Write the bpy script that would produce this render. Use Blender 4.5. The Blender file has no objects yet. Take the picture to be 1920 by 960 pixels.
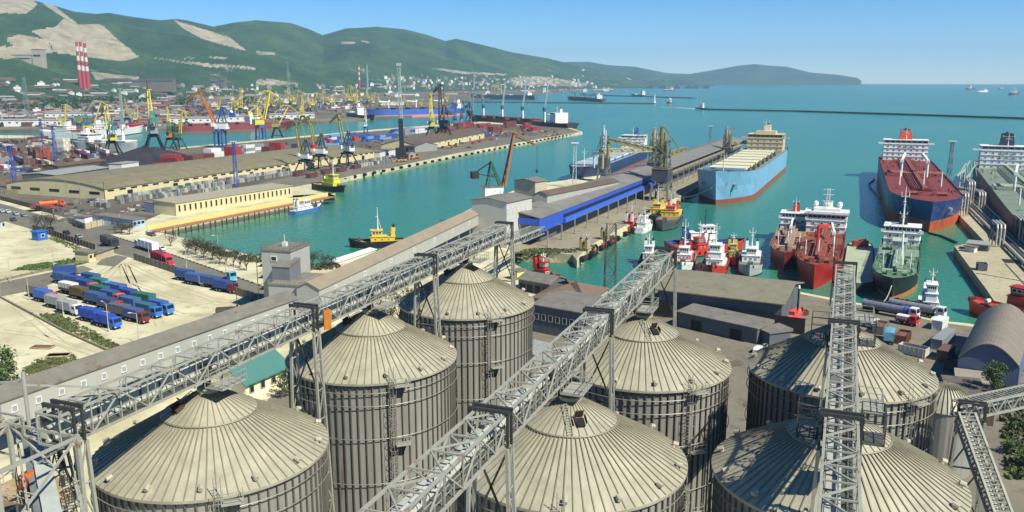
import bpy, math, random
from mathutils import Vector, Matrix, noise
sc = bpy.context.scene
col = sc.collection
rad = math.radians
random.seed(7)
# ---------------------------------------------------------------- camera
YAW, PITCH, H, FPX = .3695, math.atan(330 / 1600), 62.0, 1600.0
cd = bpy.data.cameras.new('camera')
cd.sensor_width = 36; cd.lens = 30.0; cd.clip_start = 1; cd.clip_end = 100000
cam = bpy.data.objects.new('camera', cd); col.objects.link(cam)
cam.location = (0, 0, H); cam.rotation_euler = (math.pi / 2 - PITCH, 0, YAW)
sc.camera = cam
# ---------------------------------------------------------------- sky, sun, exposure
SUN_AZ, SUN_EL = rad(112), rad(47)          # azimuth clockwise from +Y
w = bpy.data.worlds.new('World'); sc.world = w; w.use_nodes = True
nt = w.node_tree; nt.nodes.clear()
sky = nt.nodes.new('ShaderNodeTexSky'); sky.sky_type = 'NISHITA'; sky.sun_disc = False
sky.sun_elevation = SUN_EL; sky.sun_rotation = SUN_AZ
sky.air_density = 1.0; sky.dust_density = .0; sky.ozone_density = 3.5; sky.altitude = 3500
bg = nt.nodes.new('ShaderNodeBackground'); bg.inputs[1].default_value = .094
wo = nt.nodes.new('ShaderNodeOutputWorld')
hs = nt.nodes.new('ShaderNodeHueSaturation'); hs.inputs['Saturation'].default_value = 1.38; nt.links.new(sky.outputs[0], hs.inputs['Color']); nt.links.new(hs.outputs[0], bg.inputs[0]); nt.links.new(bg.outputs[0], wo.inputs[0])
sl = bpy.data.lights.new('sun', 'SUN'); sl.energy = 5.0; sl.angle = rad(.5); sl.color = (1, .955, .82)
so = bpy.data.objects.new('sun', sl); col.objects.link(so)
sv = Vector((math.sin(SUN_AZ) * math.cos(SUN_EL), math.cos(SUN_AZ) * math.cos(SUN_EL), math.sin(SUN_EL)))
so.rotation_euler = sv.to_track_quat('Z', 'Y').to_euler(); so.location = sv * 300
sc.view_settings.view_transform = 'Standard'; sc.view_settings.look = 'None'
sc.view_settings.exposure = 0.6; sc.view_settings.gamma = 1
sc.cycles.max_bounces = 5; sc.cycles.diffuse_bounces = 2; sc.cycles.glossy_bounces = 2
sc.cycles.volume_bounces = 0; sc.cycles.transmission_bounces = 2
# ---------------------------------------------------------------- where a spot seen in the photo lies on the ground
_fw = Vector((-math.sin(YAW) * math.cos(PITCH), math.cos(YAW) * math.cos(PITCH), -math.sin(PITCH)))
_rt = Vector((math.cos(YAW), math.sin(YAW), 0)); _up = _rt.cross(_fw)
def ray(px, py): return _fw * FPX + _rt * (px - 960) + _up * (480 - py)
def Q(px, py, z=0.0):
    d = ray(px, py); t = (z - H) / d.z
    return Vector((d.x * t, d.y * t, z))
def proj(p):
    d = Vector(p) - Vector((0, 0, H)); k = d.dot(_fw)
    return 960 + FPX * d.dot(_rt) / k, 480 - FPX * d.dot(_up) / k
def D2(px, dist, z=0.0):
    d = ray(px, 480); d = Vector((d.x, d.y, 0)).normalized() * dist
    return Vector((d.x, d.y, z))
def upx(p): return proj(p)[1] - proj(Vector(p) + Vector((0, 0, 1)))[1]      # image size of one metre of height at p
def hz(yb, yt, zb=0.0): return (H - zb) * (1 - (yt - 150) / (yb - 150)) + zb   # height of a top seen at yt over a base at yb
SEA = -3.0
# ---------------------------------------------------------------- materials
def lin(h):
    h = h.lstrip('#'); o = []
    for i in (0, 2, 4):
        c = int(h[i:i + 2], 16) / 255
        o.append(c / 12.92 if c <= .04045 else ((c + .055) / 1.055) ** 2.4)
    return tuple(o)
_mats = {}
def M(name, hexc, rough=.6, metal=0., var=.18, scale=.8, bump=0., streak=0., rust=0., spec=.5):
    if name in _mats: return _mats[name]
    c = lin(hexc) if isinstance(hexc, str) else hexc
    m = bpy.data.materials.new(name); m.use_nodes = True; t = m.node_tree; N = t.nodes; L = t.links
    b = N['Principled BSDF']; b.inputs['Roughness'].default_value = rough; b.inputs['Metallic'].default_value = metal
    b.inputs['Specular IOR Level'].default_value = spec
    tc = N.new('ShaderNodeTexCoord'); mp = N.new('ShaderNodeMapping'); L.new(tc.outputs['Object'], mp.inputs[0])
    if streak: mp.inputs['Scale'].default_value = (1, 1, streak)
    nz = N.new('ShaderNodeTexNoise'); nz.inputs['Scale'].default_value = scale; nz.inputs['Detail'].default_value = 6
    nz.inputs['Roughness'].default_value = .65
    L.new(mp.outputs[0], nz.inputs['Vector'])
    rp = N.new('ShaderNodeValToRGB'); rp.color_ramp.elements[0].position = .3; rp.color_ramp.elements[1].position = .7
    rp.color_ramp.elements[0].color = (*[x * (1 - var) for x in c], 1)
    rp.color_ramp.elements[1].color = (*[min(1, x * (1 + var)) for x in c], 1)
    L.new(nz.outputs[0], rp.inputs[0]); out = rp.outputs[0]
    if rust:
        n2 = N.new('ShaderNodeTexNoise'); n2.inputs['Scale'].default_value = scale * 1.7; n2.inputs['Detail'].default_value = 8
        L.new(mp.outputs[0], n2.inputs['Vector'])
        r2 = N.new('ShaderNodeValToRGB'); r2.color_ramp.elements[0].position = .62 - rust * .2; r2.color_ramp.elements[1].position = .74
        L.new(n2.outputs[0], r2.inputs[0])
        mx = N.new('ShaderNodeMix'); mx.data_type = 'RGBA'; L.new(r2.outputs[0], mx.inputs[0]); L.new(out, mx.inputs[6])
        mx.inputs[7].default_value = (.16, .07, .035, 1); out = mx.outputs[2]
    L.new(out, b.inputs['Base Color'])
    if bump:
        bp = N.new('ShaderNodeBump'); bp.inputs['Strength'].default_value = bump; L.new(nz.outputs[0], bp.inputs['Height'])
        L.new(bp.outputs[0], b.inputs['Normal'])
    _mats[name] = m; return m
def mix_ground(name, c1, c2, c3, s1, s2, rough=.9, bump=.15):
    m = bpy.data.materials.new(name); m.use_nodes = True; t = m.node_tree; N = t.nodes; L = t.links
    b = N['Principled BSDF']; b.inputs['Roughness'].default_value = rough; b.inputs['Specular IOR Level'].default_value = .2
    tc = N.new('ShaderNodeTexCoord'); a = N.new('ShaderNodeTexNoise'); a.inputs['Scale'].default_value = s1; a.inputs['Detail'].default_value = 8
    d = N.new('ShaderNodeTexNoise'); d.inputs['Scale'].default_value = s2; d.inputs['Detail'].default_value = 8; d.inputs['Roughness'].default_value = .7
    L.new(tc.outputs['Object'], a.inputs['Vector']); L.new(tc.outputs['Object'], d.inputs['Vector'])
    r = N.new('ShaderNodeValToRGB'); r.color_ramp.elements[0].position = .38; r.color_ramp.elements[1].position = .62
    r.color_ramp.elements[0].color = (*lin(c1), 1); r.color_ramp.elements[1].color = (*lin(c2), 1); L.new(a.outputs[0], r.inputs[0])
    r2 = N.new('ShaderNodeValToRGB'); r2.color_ramp.elements[0].position = .5; r2.color_ramp.elements[1].position = .72; L.new(d.outputs[0], r2.inputs[0])
    mx = N.new('ShaderNodeMix'); mx.data_type = 'RGBA'; L.new(r2.outputs[0], mx.inputs[0]); L.new(r.outputs[0], mx.inputs[6]); mx.inputs[7].default_value = (*lin(c3), 1)
    L.new(mx.outputs[2], b.inputs['Base Color'])
    if bump:
        bp = N.new('ShaderNodeBump'); bp.inputs['Strength'].default_value = bump; L.new(d.outputs[0], bp.inputs['Height']); L.new(bp.outputs[0], b.inputs['Normal'])
    return m
# ---------------------------------------------------------------- mesh collector
I4 = Matrix.Identity(4)
class MB:
    def __init__(s): s.v = []; s.f = []; s.mi = []; s.m = 0; s.T = None
    def add(s, vs, fs):
        o = len(s.v)
        s.v += [tuple(s.T @ Vector(p)) for p in vs] if s.T else [tuple(p) for p in vs]
        s.f += [tuple(i + o for i in q) for q in fs]; s.mi += [s.m] * len(fs)
        return s
    def box(s, c, d, rz=0.):
        x, y, z = d[0] / 2, d[1] / 2, d[2] / 2; ca, sa = math.cos(rz), math.sin(rz)
        vs = [(c[0] + a * x * ca - b * y * sa, c[1] + a * x * sa + b * y * ca, c[2] + e * z) for e in (-1, 1) for a, b in ((-1, -1), (1, -1), (1, 1), (-1, 1))]
        return s.add(vs, [(3, 2, 1, 0), (4, 5, 6, 7), (0, 1, 5, 4), (1, 2, 6, 5), (2, 3, 7, 6), (3, 0, 4, 7)])
    def bb(s, x0, x1, y0, y1, z0, z1): return s.box(((x0 + x1) / 2, (y0 + y1) / 2, (z0 + z1) / 2), (x1 - x0, y1 - y0, z1 - z0))
    def beam(s, p, q, w, h=None):
        h = h or w; p = Vector(p); q = Vector(q); d = (q - p)
        if d.length < 1e-6: return s
        d.normalize(); u = Vector((0, 0, 1)) if abs(d.z) < .95 else Vector((1, 0, 0))
        a = d.cross(u).normalized(); b = a.cross(d); a = a * w / 2; b = b * h / 2
        vs = [p - a - b, p + a - b, p + a + b, p - a + b, q - a - b, q + a - b, q + a + b, q - a + b]
        return s.add(vs, [(0, 1, 2, 3), (7, 6, 5, 4), (4, 5, 1, 0), (5, 6, 2, 1), (6, 7, 3, 2), (7, 4, 0, 3)])
    def tube(s, p, q, r, n=8, r2=None):
        r2 = r if r2 is None else r2; p = Vector(p); q = Vector(q); d = (q - p).normalized()
        u = Vector((0, 0, 1)) if abs(d.z) < .95 else Vector((1, 0, 0)); a = d.cross(u).normalized(); b = a.cross(d)
        vs = []
        for c, rr in ((p, r), (q, r2)):
            for i in range(n):
                t = 2 * math.pi * i / n; vs.append(c + a * rr * math.cos(t) + b * rr * math.sin(t))
        fs = [(i, n + i, n + (i + 1) % n, (i + 1) % n) for i in range(n)] + [tuple(range(n)), tuple(range(2 * n - 1, n - 1, -1))]
        return s.add(vs, fs)
    def lathe(s, prof, n=24, c=(0, 0)):
        vs = [(c[0] + r * math.cos(2 * math.pi * i / n), c[1] + r * math.sin(2 * math.pi * i / n), z) for r, z in prof for i in range(n)]
        fs = [(k * n + i, k * n + (i + 1) % n, (k + 1) * n + (i + 1) % n, (k + 1) * n + i) for k in range(len(prof) - 1) for i in range(n)]
        return s.add(vs, fs)
    def ring(s, R, z, r, n=64, m=5, c=(0, 0)):
        vs = []; 
        for i in range(n):
            t = 2 * math.pi * i / n
            for j in range(m):
                q = 2 * math.pi * j / m; rr = R + r * math.cos(q)
                vs.append((c[0] + rr * math.cos(t), c[1] + rr * math.sin(t), z + r * math.sin(q)))
        return s.add(vs, [(i * m + j, ((i + 1) % n) * m + j, ((i + 1) % n) * m + (j + 1) % m, i * m + (j + 1) % m) for i in range(n) for j in range(m)])
    def prism(s, poly, z0, z1):
        n = len(poly); ar = sum(poly[i][0] * poly[(i + 1) % n][1] - poly[(i + 1) % n][0] * poly[i][1] for i in range(n))
        if ar < 0: poly = poly[::-1]
        vs = [(p[0], p[1], z0) for p in poly] + [(p[0], p[1], z1) for p in poly]
        return s.add(vs, [tuple(range(n - 1, -1, -1)), tuple(range(n, 2 * n))] + [(i, (i + 1) % n, n + (i + 1) % n, n + i) for i in range(n)])
    def extr(s, prof, x0, x1):            # profile in (y, z), pushed along x
        n = len(prof); vs = [(x0, y, z) for y, z in prof] + [(x1, y, z) for y, z in prof]
        return s.add(vs, [tuple(range(n - 1, -1, -1)), tuple(range(n, 2 * n))] + [(i, (i + 1) % n, n + (i + 1) % n, n + i) for i in range(n)])
    def sheet(s, poly, z): return s.add([(p[0], p[1], z) for p in poly], [tuple(range(len(poly)))])
    def build(s, name, mats, parent=None, smooth=False):
        me = bpy.data.meshes.new(name); me.from_pydata(s.v, [], s.f)
        for m in (mats if isinstance(mats, (list, tuple)) else [mats]): me.materials.append(m)
        me.polygons.foreach_set('material_index', s.mi)
        if smooth: me.polygons.foreach_set('use_smooth', [True] * len(s.f))
        me.update()
        o = bpy.data.objects.new(name, me); col.objects.link(o)
        if parent: o.parent = parent
        return o
def tag(o, label=None, cat=None, group=None, kind=None):
    if label: o['label'] = label
    if cat: o['category'] = cat
    if group: o['group'] = group
    if kind: o['kind'] = kind
    return o
def empty(name, loc, rz=0., label=None, cat=None, group=None):
    o = bpy.data.objects.new(name, None); col.objects.link(o); o.empty_display_size = .5
    o.location = loc; o.rotation_euler = (0, 0, rz); return tag(o, label, cat, group)
def link_copy(o, parent, loc=None, rz=None):
    c = o.copy(); col.objects.link(c); c.parent = parent
    if loc is not None: c.location = loc
    if rz is not None: c.rotation_euler = (0, 0, rz)
    return c
def dup(root, loc, rz, label=None, group=None):
    r = root.copy(); col.objects.link(r); r.location = loc; r.rotation_euler = (0, 0, rz)
    if label: r['label'] = label
    if group: r['group'] = group
    for ch in list(root.children):
        c = ch.copy(); col.objects.link(c); c.parent = r
        for g in list(ch.children):
            d = g.copy(); col.objects.link(d); d.parent = c
    return r
def struct(name, mb, m, **k): return tag(mb.build(name, m, **k), kind='structure')
def ang(p, q): return math.atan2(q[1] - p[1], q[0] - p[0])
# ================================================================ SETTING
wm = bpy.data.materials.new('sea_water'); wm.use_nodes = True
N = wm.node_tree.nodes; L = wm.node_tree.links; b = N['Principled BSDF']
b.inputs['Roughness'].default_value = .22; b.inputs['Specular IOR Level'].default_value = .14
tc = N.new('ShaderNodeTexCoord'); big = N.new('ShaderNodeTexNoise'); big.inputs['Scale'].default_value = .006; big.inputs['Detail'].default_value = 5
mp = N.new('ShaderNodeMapping'); mp.inputs['Scale'].default_value = (1.4, .4, 1); mp.inputs['Rotation'].default_value = (0, 0, .5)
L.new(tc.outputs['Object'], mp.inputs[0]); L.new(mp.outputs[0], big.inputs['Vector'])
r = N.new('ShaderNodeValToRGB'); r.color_ramp.elements[0].position = .35; r.color_ramp.elements[1].position = .68
r.color_ramp.elements[0].color = (.038, .180, .098, 1); r.color_ramp.elements[1].color = (.024, .152, .110, 1)
L.new(big.outputs[0], r.inputs[0]); L.new(r.outputs[0], b.inputs['Base Color'])
w1 = N.new('ShaderNodeTexNoise'); w1.inputs['Scale'].default_value = .35; w1.inputs['Detail'].default_value = 5
w2 = N.new('ShaderNodeTexNoise'); w2.inputs['Scale'].default_value = .05; w2.inputs['Detail'].default_value = 3
L.new(tc.outputs['Object'], w1.inputs['Vector']); L.new(mp.outputs[0], w2.inputs['Vector'])
ad = N.new('ShaderNodeMath'); ad.operation = 'ADD'; L.new(w1.outputs[0], ad.inputs[0]); L.new(w2.outputs[0], ad.inputs[1])
bp = N.new('ShaderNodeBump'); bp.inputs['Strength'].default_value = .55; bp.inputs['Distance'].default_value = .6
L.new(ad.outputs[0], bp.inputs['Height']); L.new(bp.outputs[0], b.inputs['Normal'])
mb = MB(); n = 64
mb.add([(15500 * math.cos(2 * math.pi * i / n), 15500 * math.sin(2 * math.pi * i / n), SEA) for i in range(n)], [tuple(range(n))])
struct('sea', mb, wm)

sand = mix_ground('sandy_ground', '#b0a888', '#cbc4a3', '#988f72', .05, .16)
asph = mix_ground('asphalt', '#68645a', '#747064', '#5a574f', .05, .6)
conc = mix_ground('quay_concrete', '#857d69', '#928a74', '#6d6656', .03, .3)
oilq = mix_ground('pier_concrete', '#a1977c', '#aea488', '#857c68', .03, .4)
yard = mix_ground('yard_ground', '#6f695b', '#7d7666', '#5a554b', .03, .3)
brown = mix_ground('port_ground', '#5a544a', '#6a6356', '#48433c', .01, .09)
grassm = mix_ground('grass_green', '#4c5a26', '#5d6a2e', '#6f6a44', .3, 1.5)
rockm = mix_ground('rocky_bank', '#6f6b50', '#8a836c', '#55593c', .3, 1.2)

def land(name, pts, m, z=0., zb=-8.):
    poly = [tuple(Q(*p[:2], z)[:2]) if len(p) == 2 else (p[0], p[1]) for p in pts]
    mb = MB(); mb.prism(poly, zb, z); return struct(name, mb, m)
# mainland, silo yard, container pier and grain pier: one sheet of ground down to the water
shore = [(-900, 246), (60, 254), (85, 261), (235, 291), (262, 283), (480, 263), (700, 243), (900, 228), (1062, 237), (1092, 247),
         (860, 287), (740, 312), (640, 334), (560, 350), (628, 366), (629, 362), (300, 423), (290, 434), (345, 446), (400, 462), (470, 478),
         (560, 497), (620, 500), (655, 489), (720, 468), (800, 432), (905, 380), (990, 347), (1060, 338), (1120, 322)]
g = [tuple(Q(*p)[:2]) for p in shore]
g += [(-137, 520), (-131, 800), (-76, 815), (-79, 520), (-87, 308)]
g += [tuple(Q(*p)[:2]) for p in [(1082, 488), (1074, 477), (1000, 471), (962, 474), (956, 490), (985, 506), (1040, 526), (1110, 548), (1160, 564), (1205, 540), (1245, 508), (1440, 524), (1500, 547), (1560, 559), (1640, 574), (1760, 601), (1812, 606), (1850, 612), (2050, 650)]]
g += [(320, 200), (320, -250), (-900, -250), (-1500, 300)]
mb = MB(); mb.prism(g, -8, 0); struct('ground', mb, sand)

def sheet(name, pts, m, z):
    mb = MB(); mb.add([tuple(Q(*p, z)) if len(p) == 2 else (p[0], p[1], z) for p in pts], [tuple(range(len(pts)))])
    o = struct(name, mb, m)
    if o.data.polygons[0].normal.z < 0: o.data.flip_normals()
    return o
sheet('container_yard', [(-500, 262), (60, 259), (88, 264), (235, 294), (262, 286), (480, 266), (700, 246), (900, 231), (1060, 239), (1086, 247), (860, 285), (740, 310), (640, 332), (560, 348), (545, 352), (300, 402), (230, 432), (150, 415), (0, 375), (-500, 300)], brown, .02)
sheet('quay_apron', [(1089, 247), (860, 286.5), (640, 333.5), (470, 366), (300, 402), (220, 402), (600, 319), (860, 271), (1060, 243)], asph, .035)
sheet('silo_yard', [(-56, 20, 0), (-95, 60, 0), (-105, 150, 0), (-85, 200, 0), (-70, 232, 0), (1160, 569), (1245, 512), (1440, 528), (1500, 551), (1640, 578), (1760, 604), (1850, 616), (150, 215, 0), (200, 60, 0), (60, -40, 0)], yard, .02)
sheet('grain_pier_deck', [(1080, 486), (1072, 475), (1000, 469), (958, 473), (940, 450), (-111, 345, 0), (-110, 800, 0), (-77, 812, 0), (-80, 520, 0), (-88, 308, 0)], conc, .05)
sheet('lower_road', [(-60, 372), (0, 381), (110, 412), (205, 440), (300, 468), (480, 530), (640, 590), (560, 610), (455, 550), (252, 485), (180, 465), (92, 440), (0, 412), (-120, 385)], asph, .03)
sheet('gate_road', [(205, 440), (150, 424), (110, 411), (150, 400), (215, 428), (235, 436)], asph, .034)
sheet('lot_entrance', [(218, 478), (240, 482), (215, 500), (180, 496), (190, 486)], asph, .03)
sheet('dirt_track', [(0, 530), (155, 498), (175, 505), (60, 545), (0, 556)], yard, .012)
for k, pts in enumerate([[(22, 507), (50, 497), (90, 490), (100, 500), (60, 506)], [(95, 498), (160, 480), (168, 492), (110, 506)],
                         [(75, 592), (110, 586), (140, 610), (150, 622), (120, 622)], [(150, 622), (185, 630), (225, 648), (210, 655), (175, 640)],
                         [(40, 690), (80, 675), (120, 668), (140, 680), (90, 700)], [(85, 445), (110, 448), (140, 458), (110, 455)]]):
    sheet('grass', pts, grassm, .04 + k * .004)
# tyre tracks and stains on the sandy lot and the yards
tk = mix_ground('tyre_track', '#a69d7e', '#b5ac8d', '#978e70', .1, .5)
st = mix_ground('oil_stain', '#5d584d', '#6b6558', '#4d483f', .1, .6)
def track(px, k, m=tk, z=.026):
    P = [Q(*p, z) for p in px]; mb = MB()
    for off in (-1.0, 1.0):
        for a, c in zip(P, P[1:]):
            d = (c - a).normalized(); nn = Vector((-d.y, d.x, 0)); o = nn * off; w_ = nn * .22
            mb.add([tuple(a + o - w_), tuple(c + o - w_), tuple(c + o + w_), tuple(a + o + w_)], [(0, 1, 2, 3)])
    return struct('tyre_track', mb, m)
for k, px in enumerate([[(225, 492), (200, 520), (150, 545), (40, 552)], [(232, 494), (250, 530), (330, 560), (420, 570)], [(228, 493), (235, 525), (290, 575), (300, 610)], [(215, 495), (190, 512), (175, 518)], [(240, 496), (310, 530), (400, 562), (440, 566)],
                        [(30, 470), (90, 465), (150, 478)], [(0, 620), (70, 628), (140, 655)], [(30, 575), (110, 640), (200, 672)], [(236, 498), (262, 560), (340, 590), (400, 592)]]): track(px, k)
for k in range(26):
    c = [(random.uniform(-40, 40), random.uniform(150, 240)), (random.uniform(-75, 25), random.uniform(150, 235)), (random.uniform(-110, -82), random.uniform(320, 620)), (random.uniform(35, 75), random.uniform(190, 235))][k % 4]; R_ = random.uniform(1, 3.2); pts = []
    for i in range(11): a = 2 * math.pi * i / 11; rr_ = R_ * random.uniform(.5, 1.2); pts.append((c[0] + rr_ * math.cos(a), c[1] + rr_ * 1.6 * math.sin(a)))
    mb = MB(); mb.sheet(pts, .062 + .0015 * k); struct('ground_stain', mb, st)
# far shore of the harbour
mb = MB(); mb.prism([tuple(Q(*p)[:2]) for p in [(-900, 240), (0, 244), (330, 241), (560, 231), (700, 222), (850, 210), (835, 195), (880, 187), (960, 181), (1100, 168), (1180, 163), (1262, 159), (1262, 156.5), (900, 157), (400, 157), (-900, 157)]], -6, 0)
fsm = mix_ground('far_shore_ground', '#5d564a', '#7a7262', '#4a5236', .008, .02)
struct('far_shore', mb, fsm)
def mole(name, px, wid, z, m):
    pts = [Q(*p, 0) for p in px]; mb = MB()
    for a, c in zip(pts, pts[1:]): mb.beam((a.x, a.y, (z - 6) / 2), (c.x, c.y, (z - 6) / 2), wid, z + 6)
    return struct(name, mb, m)
dk = M('wet_stone', '#4a5350', .8, var=.3, scale=.05)
mole('breakwater', [(1318, 203.5), (1500, 207), (1700, 213), (2100, 226)], 7, .2, dk)
mole('mole', [(868, 190), (1050, 191.5), (1228, 193)], 16, 0, dk)
mole('outer_mole', [(1090, 177), (1200, 180), (1302, 183)], 18, 0, dk)
mole('sea_wall', [(1150, 164), (1250, 165), (1325, 165)], 20, 0, dk)
# right hand oil pier
mb = MB(); mb.prism([tuple(Q(*p)[:2]) for p in [(1775, 352), (1788, 392), (1845, 452), (1789, 461), (1850, 543), (1884, 594), (1925, 610), (2300, 700), (2300, 420), (2050, 385), (1880, 345)]], -8, 0)
struct('oil_pier', mb, oilq)
# rocky bank at the root of the grain pier
mb = MB(); a = [(962, 476), (1000, 466), (1050, 468), (1080, 470)]; b_ = [(972, 490), (1010, 492), (1050, 493), (1082, 492)]
vs = []
for i in range(28):
    t = i / 27 * 3; k = min(2, int(t)); u = t - k
    p = Q(a[k][0] + (a[k + 1][0] - a[k][0]) * u, a[k][1] + (a[k + 1][1] - a[k][1]) * u, 0); q = Q(b_[k][0] + (b_[k + 1][0] - b_[k][0]) * u, b_[k][1] + (b_[k + 1][1] - b_[k][1]) * u, SEA)
    for j in range(7):
        s = p.lerp(q, j / 6); s.z = .3 - 3.6 * (j / 6) ** 1.2 + random.uniform(-.35, .35); s.x += random.uniform(-.4, .4); s.y += random.uniform(-.4, .4)
        vs.append(tuple(s))
mb.add(vs, [(i * 7 + j, i * 7 + j + 1, (i + 1) * 7 + j + 1, (i + 1) * 7 + j) for i in range(27) for j in range(6)])
struct('rocky_bank', mb, rockm)

# ---------------------------------------------------------------- hills
def lerp_tab(tab, x):
    if x <= tab[0][0]: return tab[0][1]
    for (x0, y0), (x1, y1) in zip(tab, tab[1:]):
        if x <= x1: return y0 + (y1 - y0) * (x - x0) / (x1 - x0)
    return tab[-1][1]
def inside(poly, x, y):
    c = False; j = len(poly) - 1
    for i in range(len(poly)):
        if (poly[i][1] > y) != (poly[j][1] > y) and x < (poly[j][0] - poly[i][0]) * (y - poly[i][1]) / (poly[j][1] - poly[i][1] + 1e-9) + poly[i][0]: c = not c
        j = i
    return c
SKY1 = [(-400, -30), (-60, -18), (0, -12), (45, -4), (72, 3), (100, 10), (140, 22), (180, 26), (205, 24), (250, 32), (300, 38), (330, 35.5), (350, 38), (400, 50), (440, 42), (480, 38), (545, 43), (580, 55), (605, 66), (650, 53), (680, 52), (705, 50), (760, 55), (800, 65), (835, 77), (855, 73), (900, 83), (960, 98), (1030, 110), (1090, 125), (1150, 135), (1200, 148), (1265, 158)]
CREST = [(-400, 4700), (0, 4900), (300, 5200), (540, 5600), (860, 6700), (1100, 8400), (1265, 9500)]
BASE = [(-400, 2500), (0, 2800), (300, 3300), (540, 3900), (860, 4900), (1100, 6300), (1265, 8600)]
QUARRY = [[(58, 58), (105, 50), (120, 35), (145, 46), (185, 45), (195, 50), (225, 78), (262, 108), (230, 115), (160, 106), (100, 98), (95, 80)],
          [(-60, -30), (52, -10), (70, 8), (60, 18), (48, 25), (-60, 24)], [(70, -2), (95, 6), (142, 42), (146, 47), (130, 39), (92, 15)],
          [(10, 74), (35, 64), (90, 75), (98, 98), (60, 108), (-60, 112), (-60, 86), (30, 88)],
          [(326, 38), (348, 44), (430, 70), (462, 95), (440, 89), (400, 79), (378, 72), (342, 52)],
          [(640, 77), (667, 78), (668, 82), (640, 83)], [(676, 74), (695, 79), (690, 82), (678, 78)], [(480, 95), (516, 98), (516, 103), (480, 103)],
          [(808, 126), (870, 134), (952, 138), (952, 141.5), (870, 139), (812, 130)], [(265, 106), (320, 110), (400, 119), (480, 125), (480, 131), (400, 127), (320, 116)],
          [(480, 150), (500, 147), (570, 158), (480, 160)], [(170, 135), (260, 143), (260, 150), (180, 150)], [(345, 107), (366, 106), (366, 110), (345, 110)], [(395, 104), (430, 108), (420, 112), (390, 109)],
          [(1172, 143), (1180, 150), (1186, 150)], [(1090, 128), (1097, 130), (1096, 133), (1090, 133)], [(955, 146), (1010, 143), (1050, 148), (1105, 157), (1090, 162), (960, 160)]]
hm = bpy.data.materials.new('hillside'); hm.use_nodes = True
N = hm.node_tree.nodes; L = hm.node_tree.links; b = N['Principled BSDF']; b.inputs['Roughness'].default_value = .95; b.inputs['Specular IOR Level'].default_value = .1
tc = N.new('ShaderNodeTexCoord')
def nz(scale, det=8, ro=.65):
    q = N.new('ShaderNodeTexNoise'); q.inputs['Scale'].default_value = scale; q.inputs['Detail'].default_value = det; q.inputs['Roughness'].default_value = ro
    L.new(tc.outputs['Object'], q.inputs['Vector']); return q
def ramp(src, *st):
    q = N.new('ShaderNodeValToRGB'); e = q.color_ramp.elements
    while len(e) < len(st): e.new(.5)
    for k, (p, c) in enumerate(st): e[k].position = p; e[k].color = (*c, 1)
    L.new(src, q.inputs[0]); return q
def mixc(fac, a, c):
    q = N.new('ShaderNodeMix'); q.data_type = 'RGBA'; L.new(fac, q.inputs[0])
    for s, i in ((a, 6), (c, 7)):
        if hasattr(s, 'default_value'): L.new(s, q.inputs[i])
        else: q.inputs[i].default_value = (*s, 1)
    return q.outputs[2]
n1 = nz(.0035); n2 = nz(.045, 10, .75)
green = ramp(n1.outputs[0], (.33, (.027, .062, .025)), (.5, (.046, .094, .032)), (.7, (.088, .138, .044)))
speck = ramp(n2.outputs[0], (.5, (0, 0, 0)), (.68, (.85, .85, .85)))
green2 = mixc(speck.outputs[0], green.outputs[0], (.018, .042, .018))
n3 = nz(.016, 10, .75); stone = ramp(n3.outputs[0], (.3, (.22, .19, .125)), (.5, (.42, .36, .24)), (.7, (.54, .475, .33)))
at = N.new('ShaderNodeAttribute'); at.attribute_name = 'bare'
mth = N.new('ShaderNodeMath'); mth.operation = 'ADD'; n4 = nz(.02, 10, .7); L.new(at.outputs['Fac'], mth.inputs[0]); L.new(n4.outputs[0], mth.inputs[1])
edge = ramp(mth.outputs[0], (.80, (0, 0, 0)), (1.06, (1, 1, 1)))
L.new(mixc(edge.outputs[0], green2, stone.outputs[0]), b.inputs['Base Color'])
bp = N.new('ShaderNodeBump'); bp.inputs['Strength'].default_value = 1; bp.inputs['Distance'].default_value = 16; L.new(n2.outputs[0], bp.inputs['Height']); L.new(bp.outputs[0], b.inputs['Normal'])
HG = {}
QB = [(p, (min(a[0] for a in p), max(a[0] for a in p), min(a[1] for a in p), max(a[1] for a in p))) for p in QUARRY]
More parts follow.
